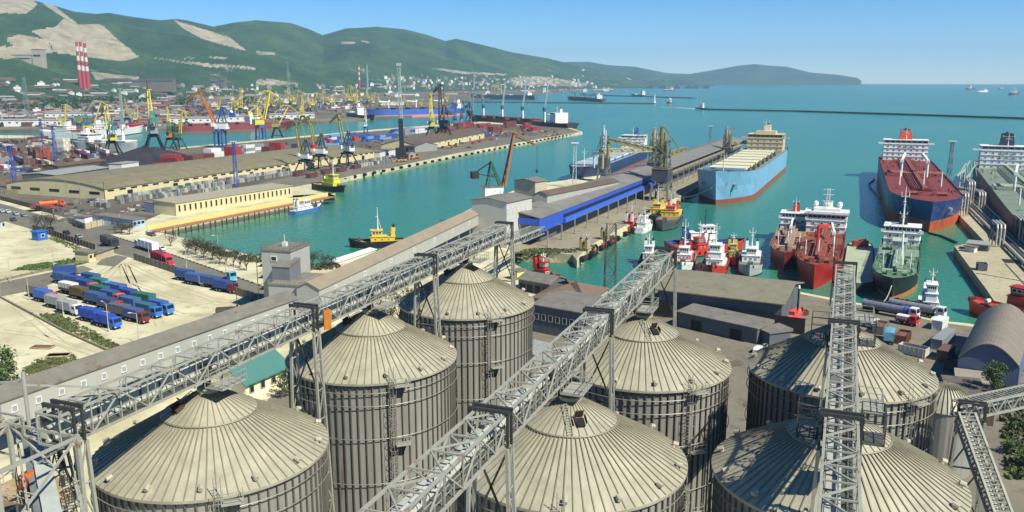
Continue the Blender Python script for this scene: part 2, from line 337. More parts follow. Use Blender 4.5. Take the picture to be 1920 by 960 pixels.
def hills(name, SKY, CR, BA, x0, x1, step, rows, amp, quarry):
    vs = []; bare = []; cols = int((x1 - x0) / step) + 1; back = 4; tot = rows + back + 1
    for i in range(cols):
        px = x0 + i * step; cr = lerp_tab(CR, px); ba = lerp_tab(BA, px); ys = lerp_tab(SKY, px)
        d = ray(px, ys); hh = math.hypot(d.x, d.y); zc = H + d.z / hh * cr
        dx, dy = d.x / hh, d.y / hh
        for j in range(tot):
            v = j / rows
            D = ba + (cr - ba) * v if j <= rows else cr + (cr - ba) * (v - 1) * 4
            x, y = dx * D, dy * D
            if j <= rows:
                g = noise.fractal(Vector((x / 700, y / 700, .3)), 1, 2, 5); g2 = 1 - abs(noise.noise(Vector((x / 420, y / 420, 4.7)))) * 2
                z = (zc + 2) * (v ** 1.12) - 2 + (g * amp + g2 * amp * .6 - amp * .3) * (v * (1 - v) * 4) ** .8
            else: z = zc * (1 - .45 * (v - 1) * rows / back)
            if x1 > 1240 and px > 1240: pass
            vs.append((x, y, z))
            q = 0.
            if quarry and j <= rows:
                qx, qy = proj((x, y, z))
                if any(b_[0] <= qx <= b_[1] and b_[2] <= qy <= b_[3] and inside(p, qx, qy) for p, b_ in QB[:5]): q = 1.
                elif any(b_[0] <= qx <= b_[1] and b_[2] <= qy <= b_[3] and inside(p, qx, qy) for p, b_ in QB[5:]): q = .47
                elif qy > 128: q = .2 + .13 * noise.noise(Vector((x / 200, y / 200, 0)))
            bare.append(q)
    if quarry: HG.update(vs=vs, x0=x0, step=step, rows=rows, tot=tot, cols=cols)
    mb = MB(); mb.add(vs, [(i * tot + j, (i + 1) * tot + j, (i + 1) * tot + j + 1, i * tot + j + 1) for i in range(cols - 1) for j in range(tot - 1)])
    o = struct(name, mb, hm, smooth=True)
    a = o.data.attributes.new('bare', 'FLOAT', 'POINT'); a.data.foreach_set('value', bare)
hills('hills', SKY1, CREST, BASE, -300, 1265, 2.5, 130, 64, True)
hills('distant_ridge', [(960, 128), (1040, 118), (1062, 116), (1105, 116), (1140, 122), (1190, 125), (1220, 131), (1250, 137), (1300, 139), (1340, 150)], [(960, 11500), (1340, 11500)], [(960, 9800), (1340, 9800)], 960, 1340, 5, 20, 20, False)
hills('cape', [(1215, 154), (1250, 147), (1290, 139), (1340, 131), (1385, 123), (1415, 120), (1440, 123), (1475, 125), (1520, 136), (1570, 140), (1608, 146), (1614, 150), (1618, 156)], [(1215, 13000), (1618, 12600)], [(1215, 12000), (1618, 12000)], 1215, 1618, 4, 20, 16, False)
def hill_y(px, y):
    i = max(0, min(HG['cols'] - 1, int((px - HG['x0']) / HG['step'])))
    for j in range(HG['rows'] + 1):
        p = Vector(HG['vs'][i * HG['tot'] + j])
        if proj(p)[1] <= y: return p
    return p
def far_at(px, y):
    p = Q(px, y, 0); return p if math.hypot(p.x, p.y) < lerp_tab(BASE, px) else hill_y(px, y)
def hill_at(px, v):
    i = max(0, min(HG['cols'] - 1, int((px - HG['x0']) / HG['step']))); j = max(0, min(HG['rows'], int(v * HG['rows'])))
    return Vector(HG['vs'][i * HG['tot'] + j])
# air
mb = MB(); mb.bb(-15900, 15900, -15900, 15900, -9, 620)
hz_o = mb.build('haze', []); tag(hz_o, kind='stuff')
vm = bpy.data.materials.new('haze'); vm.use_nodes = True; t = vm.node_tree; t.nodes.clear()
pv = t.nodes.new('ShaderNodeVolumePrincipled'); pv.inputs['Density'].default_value = 7e-5; pv.inputs['Color'].default_value = (.44, .73, 1, 1)
pv.inputs['Anisotropy'].default_value = .1
ot = t.nodes.new('ShaderNodeOutputMaterial'); t.links.new(pv.outputs[0], ot.inputs['Volume']); hz_o.data.materials.append(vm)
# ================================================================ SILOS
galv = M('silo_roof_metal', '#a19c87', .5, .1, .2, .5, streak=.3)
galvw = M('silo_wall_metal', '#918f86', .45, .15, .22, .5, streak=.12, rust=.03)
ribm = M('shaded_rib_metal', '#827c69', .6, .2, .15, 1.)  # roof ribs darker than the panels: their shadow lines are put into the colour
ribd = M('shaded_stiffener_metal', '#67645c', .6, .25, .15, 1.)  # wall stiffeners darkened too, rib shadow painted into the metal colour
steel = M('painted_steel', '#98988c', .5, .1, .10, .7, rust=.1)
steeld = M('dark_steel', '#3a3a36', .6, .2, .2, 1.)
pipe_m = M('conveyor_casing_metal', '#b4b4a8', .45, .2, .1, .4)
grate = M('walkway_grating', '#4b4c47', .7, .1, .2, 2.)
hole = M('dark_opening', '#15110e', .9, 0, .1, 1.)
vent_m = M('vent_cover_metal', '#b0a995', .5, .2, .15, 2.)
SR, SE, SA = 11.5, 25.0, 31.6
def make_silo():
    root = empty('grain_silo', (0, 0, 0))
    m = MB(); n = 76
    prof = [(11.15, 0), (11.15, 25.0)]
    m.lathe(prof, n)
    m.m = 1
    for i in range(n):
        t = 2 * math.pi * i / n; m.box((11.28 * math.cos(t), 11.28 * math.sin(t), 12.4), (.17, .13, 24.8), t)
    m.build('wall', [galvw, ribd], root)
    for z in (23.7, 22.0, 17.6, 11.5, 5.5):
        r = MB(); r.ring(11.6, z, .055, 96, 5); r.build('hoop', M('hoop_metal', '#85837a', .5, .3), root)
    m = MB(); k = (SA - SE) / SR
    rr = .4 * SR; zr = SE + k * (SR - rr)
    m.lathe([(SR + .12, SE - .28), (SR + .12, SE), (rr - .1, zr + .06)], n)
    m.lathe([(rr, zr + .02), (rr, zr + .2), (1.1, SE + k * (SR - 1.1) + .2)], 38)
    m.lathe([(1.15, SA - .8), (1.15, SA - .05), (.1, SA + .05)], 20)
    m.m = 1
    for i in range(n):
        t = 2 * math.pi * i / n; c, s = math.cos(t), math.sin(t)
        m.beam((c * (SR + .1), s * (SR + .1), SE + .05), (c * rr, s * rr, zr + .09), .10, .11)
    for i in range(38):
        t = 2 * math.pi * (i + .5) / 38; c, s = math.cos(t), math.sin(t)
        m.beam((c * rr, s * rr, zr + .22), (c * 1.1, s * 1.1, SE + k * (SR - 1.1) + .24), .09, .09)
    m.ring(rr + .05, zr + .14, .1, 76, 5)
    roof = m.build('roof', [galv, ribm], root)
    for i in range(14):
        t = 2 * math.pi * (i + .3) / 14; c, s = math.cos(t), math.sin(t); z = SE + k * .8
        v = MB(); v.tube((c * 10.7, s * 10.7, z), (c * 10.7, s * 10.7, z + .45), .2, 8); v.tube((c * 10.6, s * 10.6, z + .45), (c * 11.15, s * 11.15, z + .28), .24, 8)
        v.build('roof_vent', vent_m, root)
    # open inspection hatch on the upper cone (local azimuth 0)
    h = MB(); zh = SE + k * (SR - 3.2) + .24
    h.T = Matrix.Translation((3.4, 0, zh)) @ Matrix.Rotation(math.atan(k), 4, 'Y')
    h.box((0, 0, .05), (1.0, .8, .12)); h.m = 1; h.box((-.75, 0, .42), (.1, .8, .9)); h.box((-.2, .55, .25), (.9, .06, .5)); h.box((-.2, -.55, .25), (.9, .06, .5))
    h.build('hatch', [hole, M('rusty_plate', '#4d3a2c', .8, .2, .3, 2.)], root)
    # roof ladder beside the hatch, wall ladder with cage and platform
    l = MB()
    for y in (-.95, -1.45): l.beam((1.3, y * .8, SE + k * (SR - 1.4) + .36), (4.5, y, zr + .36), .05)
    for i in range(12):
        u = i / 11; l.beam((1.4 + 3 * u, -.76 - .19 * u, SE + k * (SR - 1.4 - 3.1 * u) + .38), (1.4 + 3 * u, -1.16 - .29 * u, SE + k * (SR - 1.4 - 3.1 * u) + .38), .05)
    l.build('roof_ladder', steel, root)
    l = MB(); a0 = LADDER
    c, s = math.cos(a0), math.sin(a0); tx, ty = -s, c
    for off in (-.3, .3): l.beam((c * 11.75 + tx * off, s * 11.75 + ty * off, .3), (c * 11.75 + tx * off, s * 11.75 + ty * off, 27), .06)
    for i in range(60): z = .5 + i * .44; l.beam((c * 11.75 - tx * .3, s * 11.75 - ty * .3, z), (c * 11.75 + tx * .3, s * 11.75 + ty * .3, z), .04)
    for i in range(16):
        z = 3 + i * 1.45; pts = [(c * (11.75 + dr) + tx * o, s * (11.75 + dr) + ty * o, z) for dr, o in ((0, -.4), (.5, -.4), (.8, 0), (.5, .4), (0, .4))]
        for p, q in zip(pts, pts[1:]): l.beam(p, q, .05)
    for o in (-.4, 0, .4): l.beam((c * 12.4 + tx * o, s * 12.4 + ty * o, 3), (c * 12.4 + tx * o, s * 12.4 + ty * o, 26), .04)
    l.build('wall_ladder', steel, root)
    m2 = Matrix.Rotation(a0, 4, 'Z')
    for z in (8.5, 16.8, 24.6):
        p = MB(); p.T = m2; p.box((12.2, 1.2, z), (1.1, 2.0, .08))
        for x, y in ((12.7, .25), (12.7, 2.15), (11.8, 2.15)): p.beam((x, y, z), (x, y, z + 1.1), .06)
        p.beam((12.7, .25, z + 1.1), (12.7, 2.15, z + 1.1), .06); p.beam((12.7, 2.15, z + 1.1), (11.8, 2.15, z + 1.1), .06); p.beam((12.7, .25, z + .55), (12.7, 2.15, z + .55), .05)
        p.build('access_platform', steel, root)
    return root
LADDER = rad(-48)
SILOS = [(-58.3, 65.4, (340, 772), 'front silo of the left row, under the gallery at the lower left'),
         (-58.4, 97.6, (657, 608), 'middle silo of the left row, showing the tallest stretch of its ribbed wall'),
         (-58.4, 129.2, (853, 515), 'farthest silo of the left row, just below the grain pier'),
         (-23.4, 76.5, (1098, 812), 'silo at the bottom centre with an open hatch on its cone'),
         (-23.2, 108.6, (1228, 626), 'silo behind the bottom centre one, before the olive roofed shed'),
         (1.5, 82.2, None, 'front right silo under the narrow gallery, crossed by truss shadows'),
         (1.6, 114.4, None, 'silo behind the front right one, next to the yard of tank trucks')]
base_silo = make_silo()
for i, (x, y, hp, lab) in enumerate(SILOS):
    if hp: q = Q(*hp, 29.7); a = math.atan2(q.y - y, q.x - x)
    else: a = rad(250)
    lab = 'grey corrugated ' + lab
    if i == 0: base_silo.location = (x, y, 0); base_silo.rotation_euler = (0, 0, a); o = base_silo
    else: o = dup(base_silo, (x, y, 0), a)
    tag(o, lab, 'grain silo', 'big grain silos in the foreground')
    for ch in o.children:      # ladder and platform keep facing the camera side whatever way the hatch points
        if ch.name.startswith(('wall_ladder', 'access_platform')): ch.rotation_euler = (0, 0, -a - (0 if i != 3 else .5))
# small hopper silo with a domed ribbed roof behind the right hand silos
p = Q(1768, 790, 8); s = empty('hopper_silo', (p.x, p.y, 0), 0, 'small grey hopper silo with a ribbed roof tucked behind the right hand silos', 'grain silo')
m = MB(); m.lathe([(4.6, 0), (4.6, 11)], 36); m.build('wall', galvw, s)
m = MB(); m.lathe([(4.8, 10.9), (3.6, 12.6), (2., 13.9), (.2, 14.5)], 36); m.m = 1
for i in range(36):
    t = 2 * math.pi * i / 36; c, q = math.cos(t), math.sin(t)
    for (r0, z0), (r1, z1) in (((4.8, 11), (3.6, 12.7)), ((3.6, 12.7), (2, 14)), ((2, 14), (.3, 14.6))): m.beam((c * r0, q * r0, z0), (c * r1, q * r1, z1), .08, .14)
m.build('roof', [galv, ribm], s)

# ================================================================ OPEN TRUSS GALLERIES ABOVE THE SILOS
def gallery(x, y0, y1, zb, wd, ht, bay, label, extra_left=0):
    root = empty('conveyor_gallery', (x, y0, zb), 0, label, 'conveyor bridge', 'open truss galleries over the silos')
    Ln = y1 - y0; nb = max(2, round(Ln / bay)); st = Ln / nb; hw = wd / 2
    for s in (-1, 1):
        m = MB(); m.beam((s * hw, 0, ht), (s * hw, Ln, ht), .2); m.build('top_chord', steel, root)
        m = MB(); m.beam((s * hw, 0, 0), (s * hw, Ln, 0), .2); m.build('bottom_chord', steel, root)
        m = MB()
        for i in range(nb + 1): 
            m.beam((s * hw, i * st, 0), (s * hw, i * st, ht), .1)
            if i < nb:
                a, b_ = (0, ht) if i % 2 else (ht, 0); m.beam((s * hw, i * st, a), (s * hw, (i + 1) * st, b_), .12)
                m.beam((s * hw, (i + .5) * st, 0), (s * hw, (i + .5) * st, ht / 2), .1)
        m.build('side_lattice', steel, root)
        m = MB(); xx = s * (hw - .22)
        for i in range(nb * 2 + 1): m.beam((xx, i * st / 2, .1), (xx, i * st / 2, 1.2), .055)
        m.beam((xx, 0, 1.2), (xx, Ln, 1.2), .06); m.beam((xx, 0, .65), (xx, Ln, .65), .05); m.build('handrail', steel, root)
    m = MB()
    for i in range(nb + 1):
        m.beam((-hw, i * st, ht), (hw, i * st, ht), .13)
        if i < nb: m.beam((-hw if i % 2 else hw, i * st, ht), (hw if i % 2 else -hw, (i + 1) * st, ht), .13)
    m.build('top_bracing', steel, root)
    m = MB()
    for i in range(nb + 1): m.beam((-hw, i * st, -.05), (hw, i * st, -.05), .2)
    m.build('cross_beam', steel, root)
    m = MB(); m.bb(-hw + .16, hw - .16, 0, Ln, .06, .12); m.build('walkway', grate, root)
    m = MB(); m.bb(-hw + .3, -hw + .55 + wd * .18, 0, Ln, .45, 1.15)
    m.m = 1
    for i in range(int(Ln / 2.4)): m.bb(-hw + .22, -hw + .63 + wd * .18, i * 2.4 + .3, i * 2.4 + .45, .4, 1.2)
    m.build('conveyor_casing', [pipe_m, steeld], root)
    m = MB(); m.tube((hw * .0, 0, 1.5), (hw * .0, Ln, 1.5), .14, 7); m.tube((-hw * .25, 0, .25), (-hw * .25, Ln, .25), .22, 7); m.build('dust_pipe', pipe_m, root)
    m = MB()
    for i in range(0, nb, 1):
        y = (i + .5) * st; m.beam((-hw * .2, y, .1), (-hw * .2, y, 2.0), .07); m.beam((-hw * .2, y, 2.0), (hw * .5, y, 2.0), .07); m.beam((hw * .5, y, .1), (hw * .5, y, 2.0), .07)
    m.beam((hw * .5, .5 * st, 1.95), (hw * .5, (nb - .5) * st, 1.95), .06)
    m.build('cable_tray_frame', steel, root)
    if extra_left:
        m = MB(); xx = -hw - extra_left
        for i in range(int(Ln / 1.7) + 1):
            y = i * 1.7; m.beam((xx, y, .4), (xx, y, 1.7), .06); m.beam((xx, y, .4), (-hw, y, 0), .08); m.beam((xx, y, 1.7), (xx + .5, y, 1.7), .05)
        m.beam((xx, 0, 1.1), (xx, Ln, 1.1), .04); m.bb(xx, -hw - .13, 0, Ln, .3, .36)
        m.build('side_catwalk', steel, root)
    return root
def drop_platform(root, y, hw, side):
    m = MB(); x0, x1 = (hw + .1, hw + 2.3) if side > 0 else (-hw - 2.3, -hw - .1)
    m.bb(x0, x1, y - 1.8, y + 1.8, -.75, -.65)
    for x in (x0, x1):
        for k in range(5): m.beam((x, y - 1.8 + .9 * k, -.7), (x, y - 1.8 + .9 * k, .5), .06)
        for z in (-.1, .5): m.beam((x, y - 1.8, z), (x, y + 1.8, z), .06)
    for yy in (y - 1.8, y + 1.8):
        for z in (-.1, .5): m.beam((x0, yy, z), (x1, yy, z), .06)
        m.beam((x0, yy, -.7), (x1 if side > 0 else x0, yy, -.7), .1)
    m.build('drop_platform', steel, root)
    m = MB(); m.tube((0, y, .3), (0, y, -1.6), .45, 10); m.tube((0, y, .3), (0, y, .9), .6, 10)
    for a, c in ((-hw, -1), (hw, 1)):
        for yy in (-1.2, 1.2): m.beam((a, y + yy, 0), (c * .9, y + yy * .6, -1.35), .14)
    m.build('feed_spout', steeld, root)
    m = MB(); m.box((-hw * .45, y + .4, 1.5), (.8, 1.6, .9)); m.box((-hw * .45, y + 1.6, 1.4), (.5, .7, .5)); m.build('drive_unit', M('grey_machine_paint', '#8d9189', .5, .1), root)
def tower(x, y, zt, wd, label, ht=3.2, zoff=0):
    root = empty('support_tower', (x, y, 0), 0, label, 'support tower', 'lattice towers carrying the galleries')
    hw = wd / 2 + .35
    for s in (-1, 1):
        for d in (-1, 1):
            m = MB(); m.beam((s * (hw + .9), d * 1.0, 0), (s * hw, d * .55, zt), .28); m.build('leg', steel, root)
        m = MB(); k = 9
        for i in range(k):
            z0, z1 = zt * i / k, zt * (i + 1) / k
            f0, f1 = 1 - i / k, 1 - (i + 1) / k
            a = 1 if i % 2 else -1
            m.beam((s * (hw + .9 * f0), a * (.55 + .45 * f0), z0), (s * (hw + .9 * f1), -a * (.55 + .45 * f1), z1), .11)
            m.beam((s * (hw + .9 * f1), (.55 + .45 * f1), z1), (s * (hw + .9 * f1), -(.55 + .45 * f1), z1), .1)
        m.build('leg_lacing', steel, root)
    m = MB(); k = 4
    for i in range(k):
        z0, z1 = zt * i / k, zt * (i + 1) / k; f0, f1 = 1 - i / k, 1 - (i + 1) / k
        m.beam((-hw - .9 * f0, 0, z0), (hw + .9 * f1, 0, z1), .16); m.beam((hw + .9 * f0, 0, z0), (-hw - .9 * f1, 0, z1), .16); m.beam((-hw - .9 * f1, 0, z1), (hw + .9 * f1, 0, z1), .16)
    m.build('cross_bracing', steeld, root)
    m = MB()
    for d in (-.42, .42):
        for s in (-1, 1): m.beam((s * hw, d, zt), (s * hw, d, zt + ht + .35), .2)
        m.beam((-hw - .12, d, zt + ht + .45), (hw + .12, d, zt + ht + .45), .26)
    for s in (-1, 1): m.beam((s * hw, -.42, zt + ht + .2), (s * hw, .42, zt + ht + .2), .14)
    m.build('portal_frame', steeld, root)
    return root
ZB = 32.9
g1 = gallery(-58.5, 47.0, 147.5, ZB, 2.5, 2.6, 3.1, 'long grey truss gallery over the left row of silos, running towards the blue warehouse', 1.6)
for y in (65.4, 97.6, 129.2): drop_platform(g1, y - 47.0, 1.25, 1)
g2 = gallery(-25.3, 24, 133.5, ZB, 2.6, 2.6, 3.1, 'grey truss gallery in the middle, crossing the bottom centre silo and ending by the tugs', 0)
for y in (76.5, 108.6): drop_platform(g2, y - 24, 1.3, 1)
g3 = gallery(1.4, 42.0, 132.5, ZB, 2.4, 2.6, 2.6, 'narrow grey truss gallery seen nearly end on over the right hand silos', 0)
for y in (82.2, 114.4): drop_platform(g3, y - 42.0, 1.35, 1)
for y, a in ((48.5, 'nearest lattice tower under the left gallery, at the bucket lift'), (82.5, 'lattice tower of the left gallery between the front and middle silos, with an orange board'), (114.5, 'lattice tower of the left gallery between its middle and far silos'), (147, 'end tower of the left gallery by the blue warehouse ramp')):
    tower(-58.5, y, ZB - .15, 2.5, a, 2.6)
for y, a in ((60.5, 'dark framed tower of the middle gallery just left of the bottom centre silo'), (93.2, 'lattice tower of the middle gallery between its two silos'), (133, 'end tower of the middle gallery beside the long olive shed')):
    tower(-25.3, y, ZB - .15, 2.6, a, 2.6)
for y, a in ((69.5, 'tower frame of the right gallery over the front right silo'), (98.3, 'tower of the right gallery standing between its two silos'), (131.5, 'end tower of the right gallery beside the red tanker')):
    tower(1.4, y, ZB - .15, 2.4, a, 2.6)
# side cages and an orange board hung on the galleries
m = MB(); m.box((0, 0, 0), (1.0, .12, 2.4)); o = m.build('notice_board', M('orange_board', '#b06a22', .6)); q = Q(578, 600, 33.5); o.location = (-56.0, 83.6, 34.0); o.rotation_euler = (0, 0, 1.2)
tag(o, 'orange board fixed to the left gallery tower above the teal roof', 'board')
for k, (y, sx) in enumerate(((72.6, 1), (72.0, -1), (101.5, -1), (100.8, 1))):
    c = empty('access_cage', (1.4 + sx * 2.5, y, ZB), 0, ['caged landing on the right side of the right gallery above the front silo', 'caged landing on the left side of the right gallery near the front silo', 'caged landing on the left of the right gallery between its silos', 'caged landing on the right of the right gallery between its silos'][k], 'landing')
    m = MB(); m.bb(-.9, .9, -1.4, 1.4, -.1, 0); m.build('floor', grate, c); m = MB()
    for x in (-.9, .9):
        for yy in (-1.4, 0, 1.4): m.beam((x, yy, 0), (x, yy, 2.6), .07)
        for z in (.9, 1.8, 2.6): m.beam((x, -1.4, z), (x, 1.4, z), .06)
        m.beam((x, -1.4, 0), (x, 1.4, 2.6), .05)
    for yy in (-1.4, 1.4):
        for z in (.9, 1.8, 2.6): m.beam((-.9, yy, z), (.9, yy, z), .06)
    m.build('frame', steeld, c)

# ---------------------------------------------------------------- bucket lift and chute at the bottom left
c = empty('steel_frame', (-59, 46.5, 0), 0, 'grey steel frame with platforms and an orange drive at the bottom left', 'steel frame')
for x in (-4.2, 3.4):
    for y in (-6.5, .6):
        m = MB(); m.beam((x, y, 0), (x, y, 34.2), .32); m.build('column', steel, c)
m = MB()
for z in (6, 12, 18, 24, 29, 34):
    for y in (-6.5, .6): m.beam((-4.2, y, z), (3.4, y, z), .22)
    for x in (-4.2, 3.4): m.beam((x, -6.5, z), (x, .6, z), .22)
for z0, z1 in ((0, 6), (6, 12), (12, 18), (18, 24), (24, 29), (29, 34)):
    for x in (-4.2, 3.4): m.beam((x, -6.5, z0), (x, .6, z1), .16)
    m.beam((-4.2, .6, z0), (3.4, .6, z1), .16); m.beam((3.4, .6, z0), (-4.2, .6, z1), .16)
m.build('bracing', steel, c)
for z, nm in ((24, 0), (29, 1)):
    m = MB(); m.bb(-4.1, 3.3, -2.6 if z > 25 else -4.0, .5, z + .12, z + .2); m.build('platform', M('platform_plate', '#a58f6d', .7, .1, .3, .8, rust=.3), c)
    m = MB()
    y0 = -2.6 if z > 25 else -4.0
    for x in (-4.1, 3.3):
        for k in range(4): m.beam((x, y0 + k * (.5 - y0) / 3, z + .2), (x, y0 + k * (.5 - y0) / 3, z + 1.3), .06)
        for h in (.75, 1.3): m.beam((x, y0, z + h), (x, .5, z + h), .06)
    for k in range(8): m.beam((-4.1 + k * 1.05, y0, z + .2), (-4.1 + k * 1.05, y0, z + 1.3), .06)
    for h in (.75, 1.3): m.beam((-4.1, y0, z + h), (3.3, y0, z + h), .06)
    m.build('railing', M('pale_rail', '#b6ad93', .6, .1), c)
m = MB(); m.tube((-1.2, -.9, 30.2), (-1.2, .1, 30.2), .4, 12); m.box((-1.2, -.4, 29.6), (.9, 1.3, .7)); m.build('motor', M('orange_motor', '#b4571c', .5), c)
for bx in (((1.0, -.6, 29.8), (1.5, 1.3, 1.2)), ((2.4, -1.6, 29.8), (1.1, 1.2, 1.2))): m = MB(); m.box(*bx); m.build('gearbox', M('tan_gearbox', '#a08a6c', .6), c)
A, C = Q(68, 812, 31.2), Q(124, 1090, 29.0); d = C - A; L_ = d.length
ch = empty('conveyor_chute', A, math.atan2(d.y, d.x), 'long pale covered conveyor chute with a ladder rail, running to the bottom left corner', 'conveyor')
hl = math.hypot(d.x, d.y); dz_ = d.z
m = MB(); m.beam((0, 0, 0), (hl, 0, dz_), 1.25, .6); m.m = 1; m.beam((0, -.9, -.25), (hl, -.9, dz_ - .25), .55, .3); m.build('cover', [M('pale_cover', '#a9ada5', .45, .1, .1), M('cover_side', '#6e7375', .5, .1)], ch)
m = MB()
for y in (1.0, 1.6): m.beam((.3, y, .1), (hl, y, dz_ + .1), .08)
for i in range(int(hl / .45)): u = i * .45 + .3; m.beam((u, 1.0, .1 + dz_ * u / hl), (u, 1.6, .1 + dz_ * u / hl), .06)
m.build('ladder_rail', steeld, ch)
m = MB()
for y in (-1.5, 2.0):
    m.beam((0, y, -.3), (hl, y, dz_ - .3), .2); m.beam((0, y, .9), (hl, y, dz_ + .9), .08)
    for i in range(8): u = hl * i / 7; m.beam((u, y, -.3 + dz_ * i / 7), (u, y, .9 + dz_ * i / 7), .08)
for i in range(8): u = hl * i / 7; m.beam((u, -1.5, -.42 + dz_ * i / 7), (u, 2.0, -.42 + dz_ * i / 7), .14)
m.build('side_frame', steel, ch)
for k, (x, y, zt, lab) in enumerate(((-72, 45.5, 26, 'low rusty pipe rack of stacked frames at the left edge below the tree'), (-75.5, 53, 30, 'tall open steel frame at the left edge beside the tree'))):
    c = empty('pipe_rack', (x, y, 0), 0, lab, 'steel frame')
    m = MB()
    for a in (-3, 3):
        for d in (-2.5, 2.5): m.beam((a, d, 0), (a, d, zt), .26)
    for i in range(7):
        z = zt * (i + 1) / 7
        for d in (-2.5, 2.5): m.beam((-3, d, z), (3, d, z), .18); m.beam((-3, d, z - zt / 7), (3, d, z), .12)
        for a in (-3, 3): m.beam((a, -2.5, z), (a, 2.5, z), .18)
    m.build('frame', steel, c)
    for i in range(2 if k else 3):
        m = MB(); z = zt - 1 - i * zt / 7 * (1 + k); m.bb(-2.9, 2.9, -2.4, 2.4, z, z + .1); m.build('deck', M('rusty_deck', '#7e6a50', .8, .1, .3, .8, rust=.4), c)
    m = MB()
    for i in range(6): m.tube((-2.6 + i, -2.4, zt - .6), (-2.4 + i, 2.4, zt - .5), .14, 7)
    m.build('pipe', M('olive_pipe', '#8b8663', .6, .1), c)
c = empty('cable_mast', (-58.3 - 3.0, 47.5, 0), 0, 'slim grey mast with stays where the left gallery starts', 'mast')
m = MB(); m.tube((0, 0, 0), (0, 0, 38.6), .16, 8); m.build('pole', steel, c)
m = MB(); m.beam((0, 0, 37.8), (-11, -1.5, 36.4), .16); m.beam((0, 0, 37), (-11, -1.5, 34), .16); m.beam((0, 0, 37.5), (6, 6, 35.9), .14); m.build('stay', steel, c)

# ---------------------------------------------------------------- lattice walkway at the bottom right
p = Q(1796, 782, 24); q = Q(1990, 740, 24)
def truss_between(name, label, a, b_, wd, ht, n, cat):
    a = Vector(a); b_ = Vector(b_); L_ = (b_ - a).length; d = (b_ - a).normalized(); s = d.cross(Vector((0, 0, 1))).normalized() * wd / 2; u = s.cross(d).normalized() * ht
    if u.z < 0: u = -u
    r = empty(name, a, 0, label, cat); S = lambda t, si, k: (d * (L_ * t) + s * si + u * k)
    for si in (-1, 1):
        for k in (0, 1): m = MB(); m.beam(S(0, si, k), S(1, si, k), .24); m.build('top_chord' if k else 'bottom_chord', steel, r)
        m = MB()
        for i in range(n): m.beam(S(i / n, si, i % 2), S((i + 1) / n, si, 1 - i % 2), .14); m.beam(S(i / n, si, 0), S(i / n, si, 1), .12)
        m.build('side_lattice', steel, r)
    for k in (0, 1):
        m = MB(); m.beam(S(0, .9, k), S(1, .9, k), .1)
        for i in range(n * 2 + 1): m.beam(S(i / n / 2, -1, k), S(i / n / 2, 1, k), .12)
        m.build('rungs', steel, r)
    m = MB(); m.beam(S(0, 0, .1), S(1, 0, .1), wd * .5, .08); m.build('walkway', grate, r)
    m = MB(); m.tube(S(0, .35, .55), S(1, .35, .55), .28, 8); m.build('pipe', pipe_m, r)
    return r
truss_between('lattice_walkway', 'grey lattice walkway running level to the right edge above the scrub', p, q, 2.0, 1.7, 14, 'walkway')
truss_between('lattice_walkway', 'grey lattice walkway sloping down to the bottom right corner', Q(1806, 790, 24) , Q(1885, 1010, 17), 1.7, 1.5, 14, 'walkway')
pp = Q(1800, 785, 24)
tower(pp.x + 1.2, pp.y + .6, 23.8, 2.0, 'lattice tower where the two walkways meet at the right edge', 1.6)
# ================================================================ VESSELS
white = M('ship_white', '#dcdcd6', .45, 0, .08, .4, rust=.04)
glassd = M('dark_glass', '#1a2228', .15, 0, .1, 1.)
redb = M('antifouling_red', '#8a4a3c', .7, 0, .15, .15, rust=.1)
wire = M('mooring_rope', '#b9b6a4', .8)
buff = M('ship_buff', '#c9b58f', .5, 0, .08, .5)
black = M('black_paint', '#1d1e20', .5, 0, .3, .5, streak=.2, rust=.05)
tyre_m = M('tyre_rubber', '#17171a', .85)
orange = M('safety_orange', '#d8481c', .5)
railw = M('white_rail', '#cfcfc8', .5)
def text_mesh(name, s, size, m, parent, mat4):
    cu = bpy.data.curves.new(name, 'FONT'); cu.body = s; cu.size = size; cu.align_x = 'CENTER'; cu.extrude = .02; cu.resolution_u = 1
    t = bpy.data.objects.new(name, cu); col.objects.link(t); dg = bpy.context.evaluated_depsgraph_get()
    me = bpy.data.meshes.new_from_object(t.evaluated_get(dg)); bpy.data.objects.remove(t); bpy.data.curves.remove(cu)
    me.name = name; me.materials.clear(); me.materials.append(m)
    o = bpy.data.objects.new(name, me); col.objects.link(o); o.parent = parent; o.matrix_local = mat4; return o
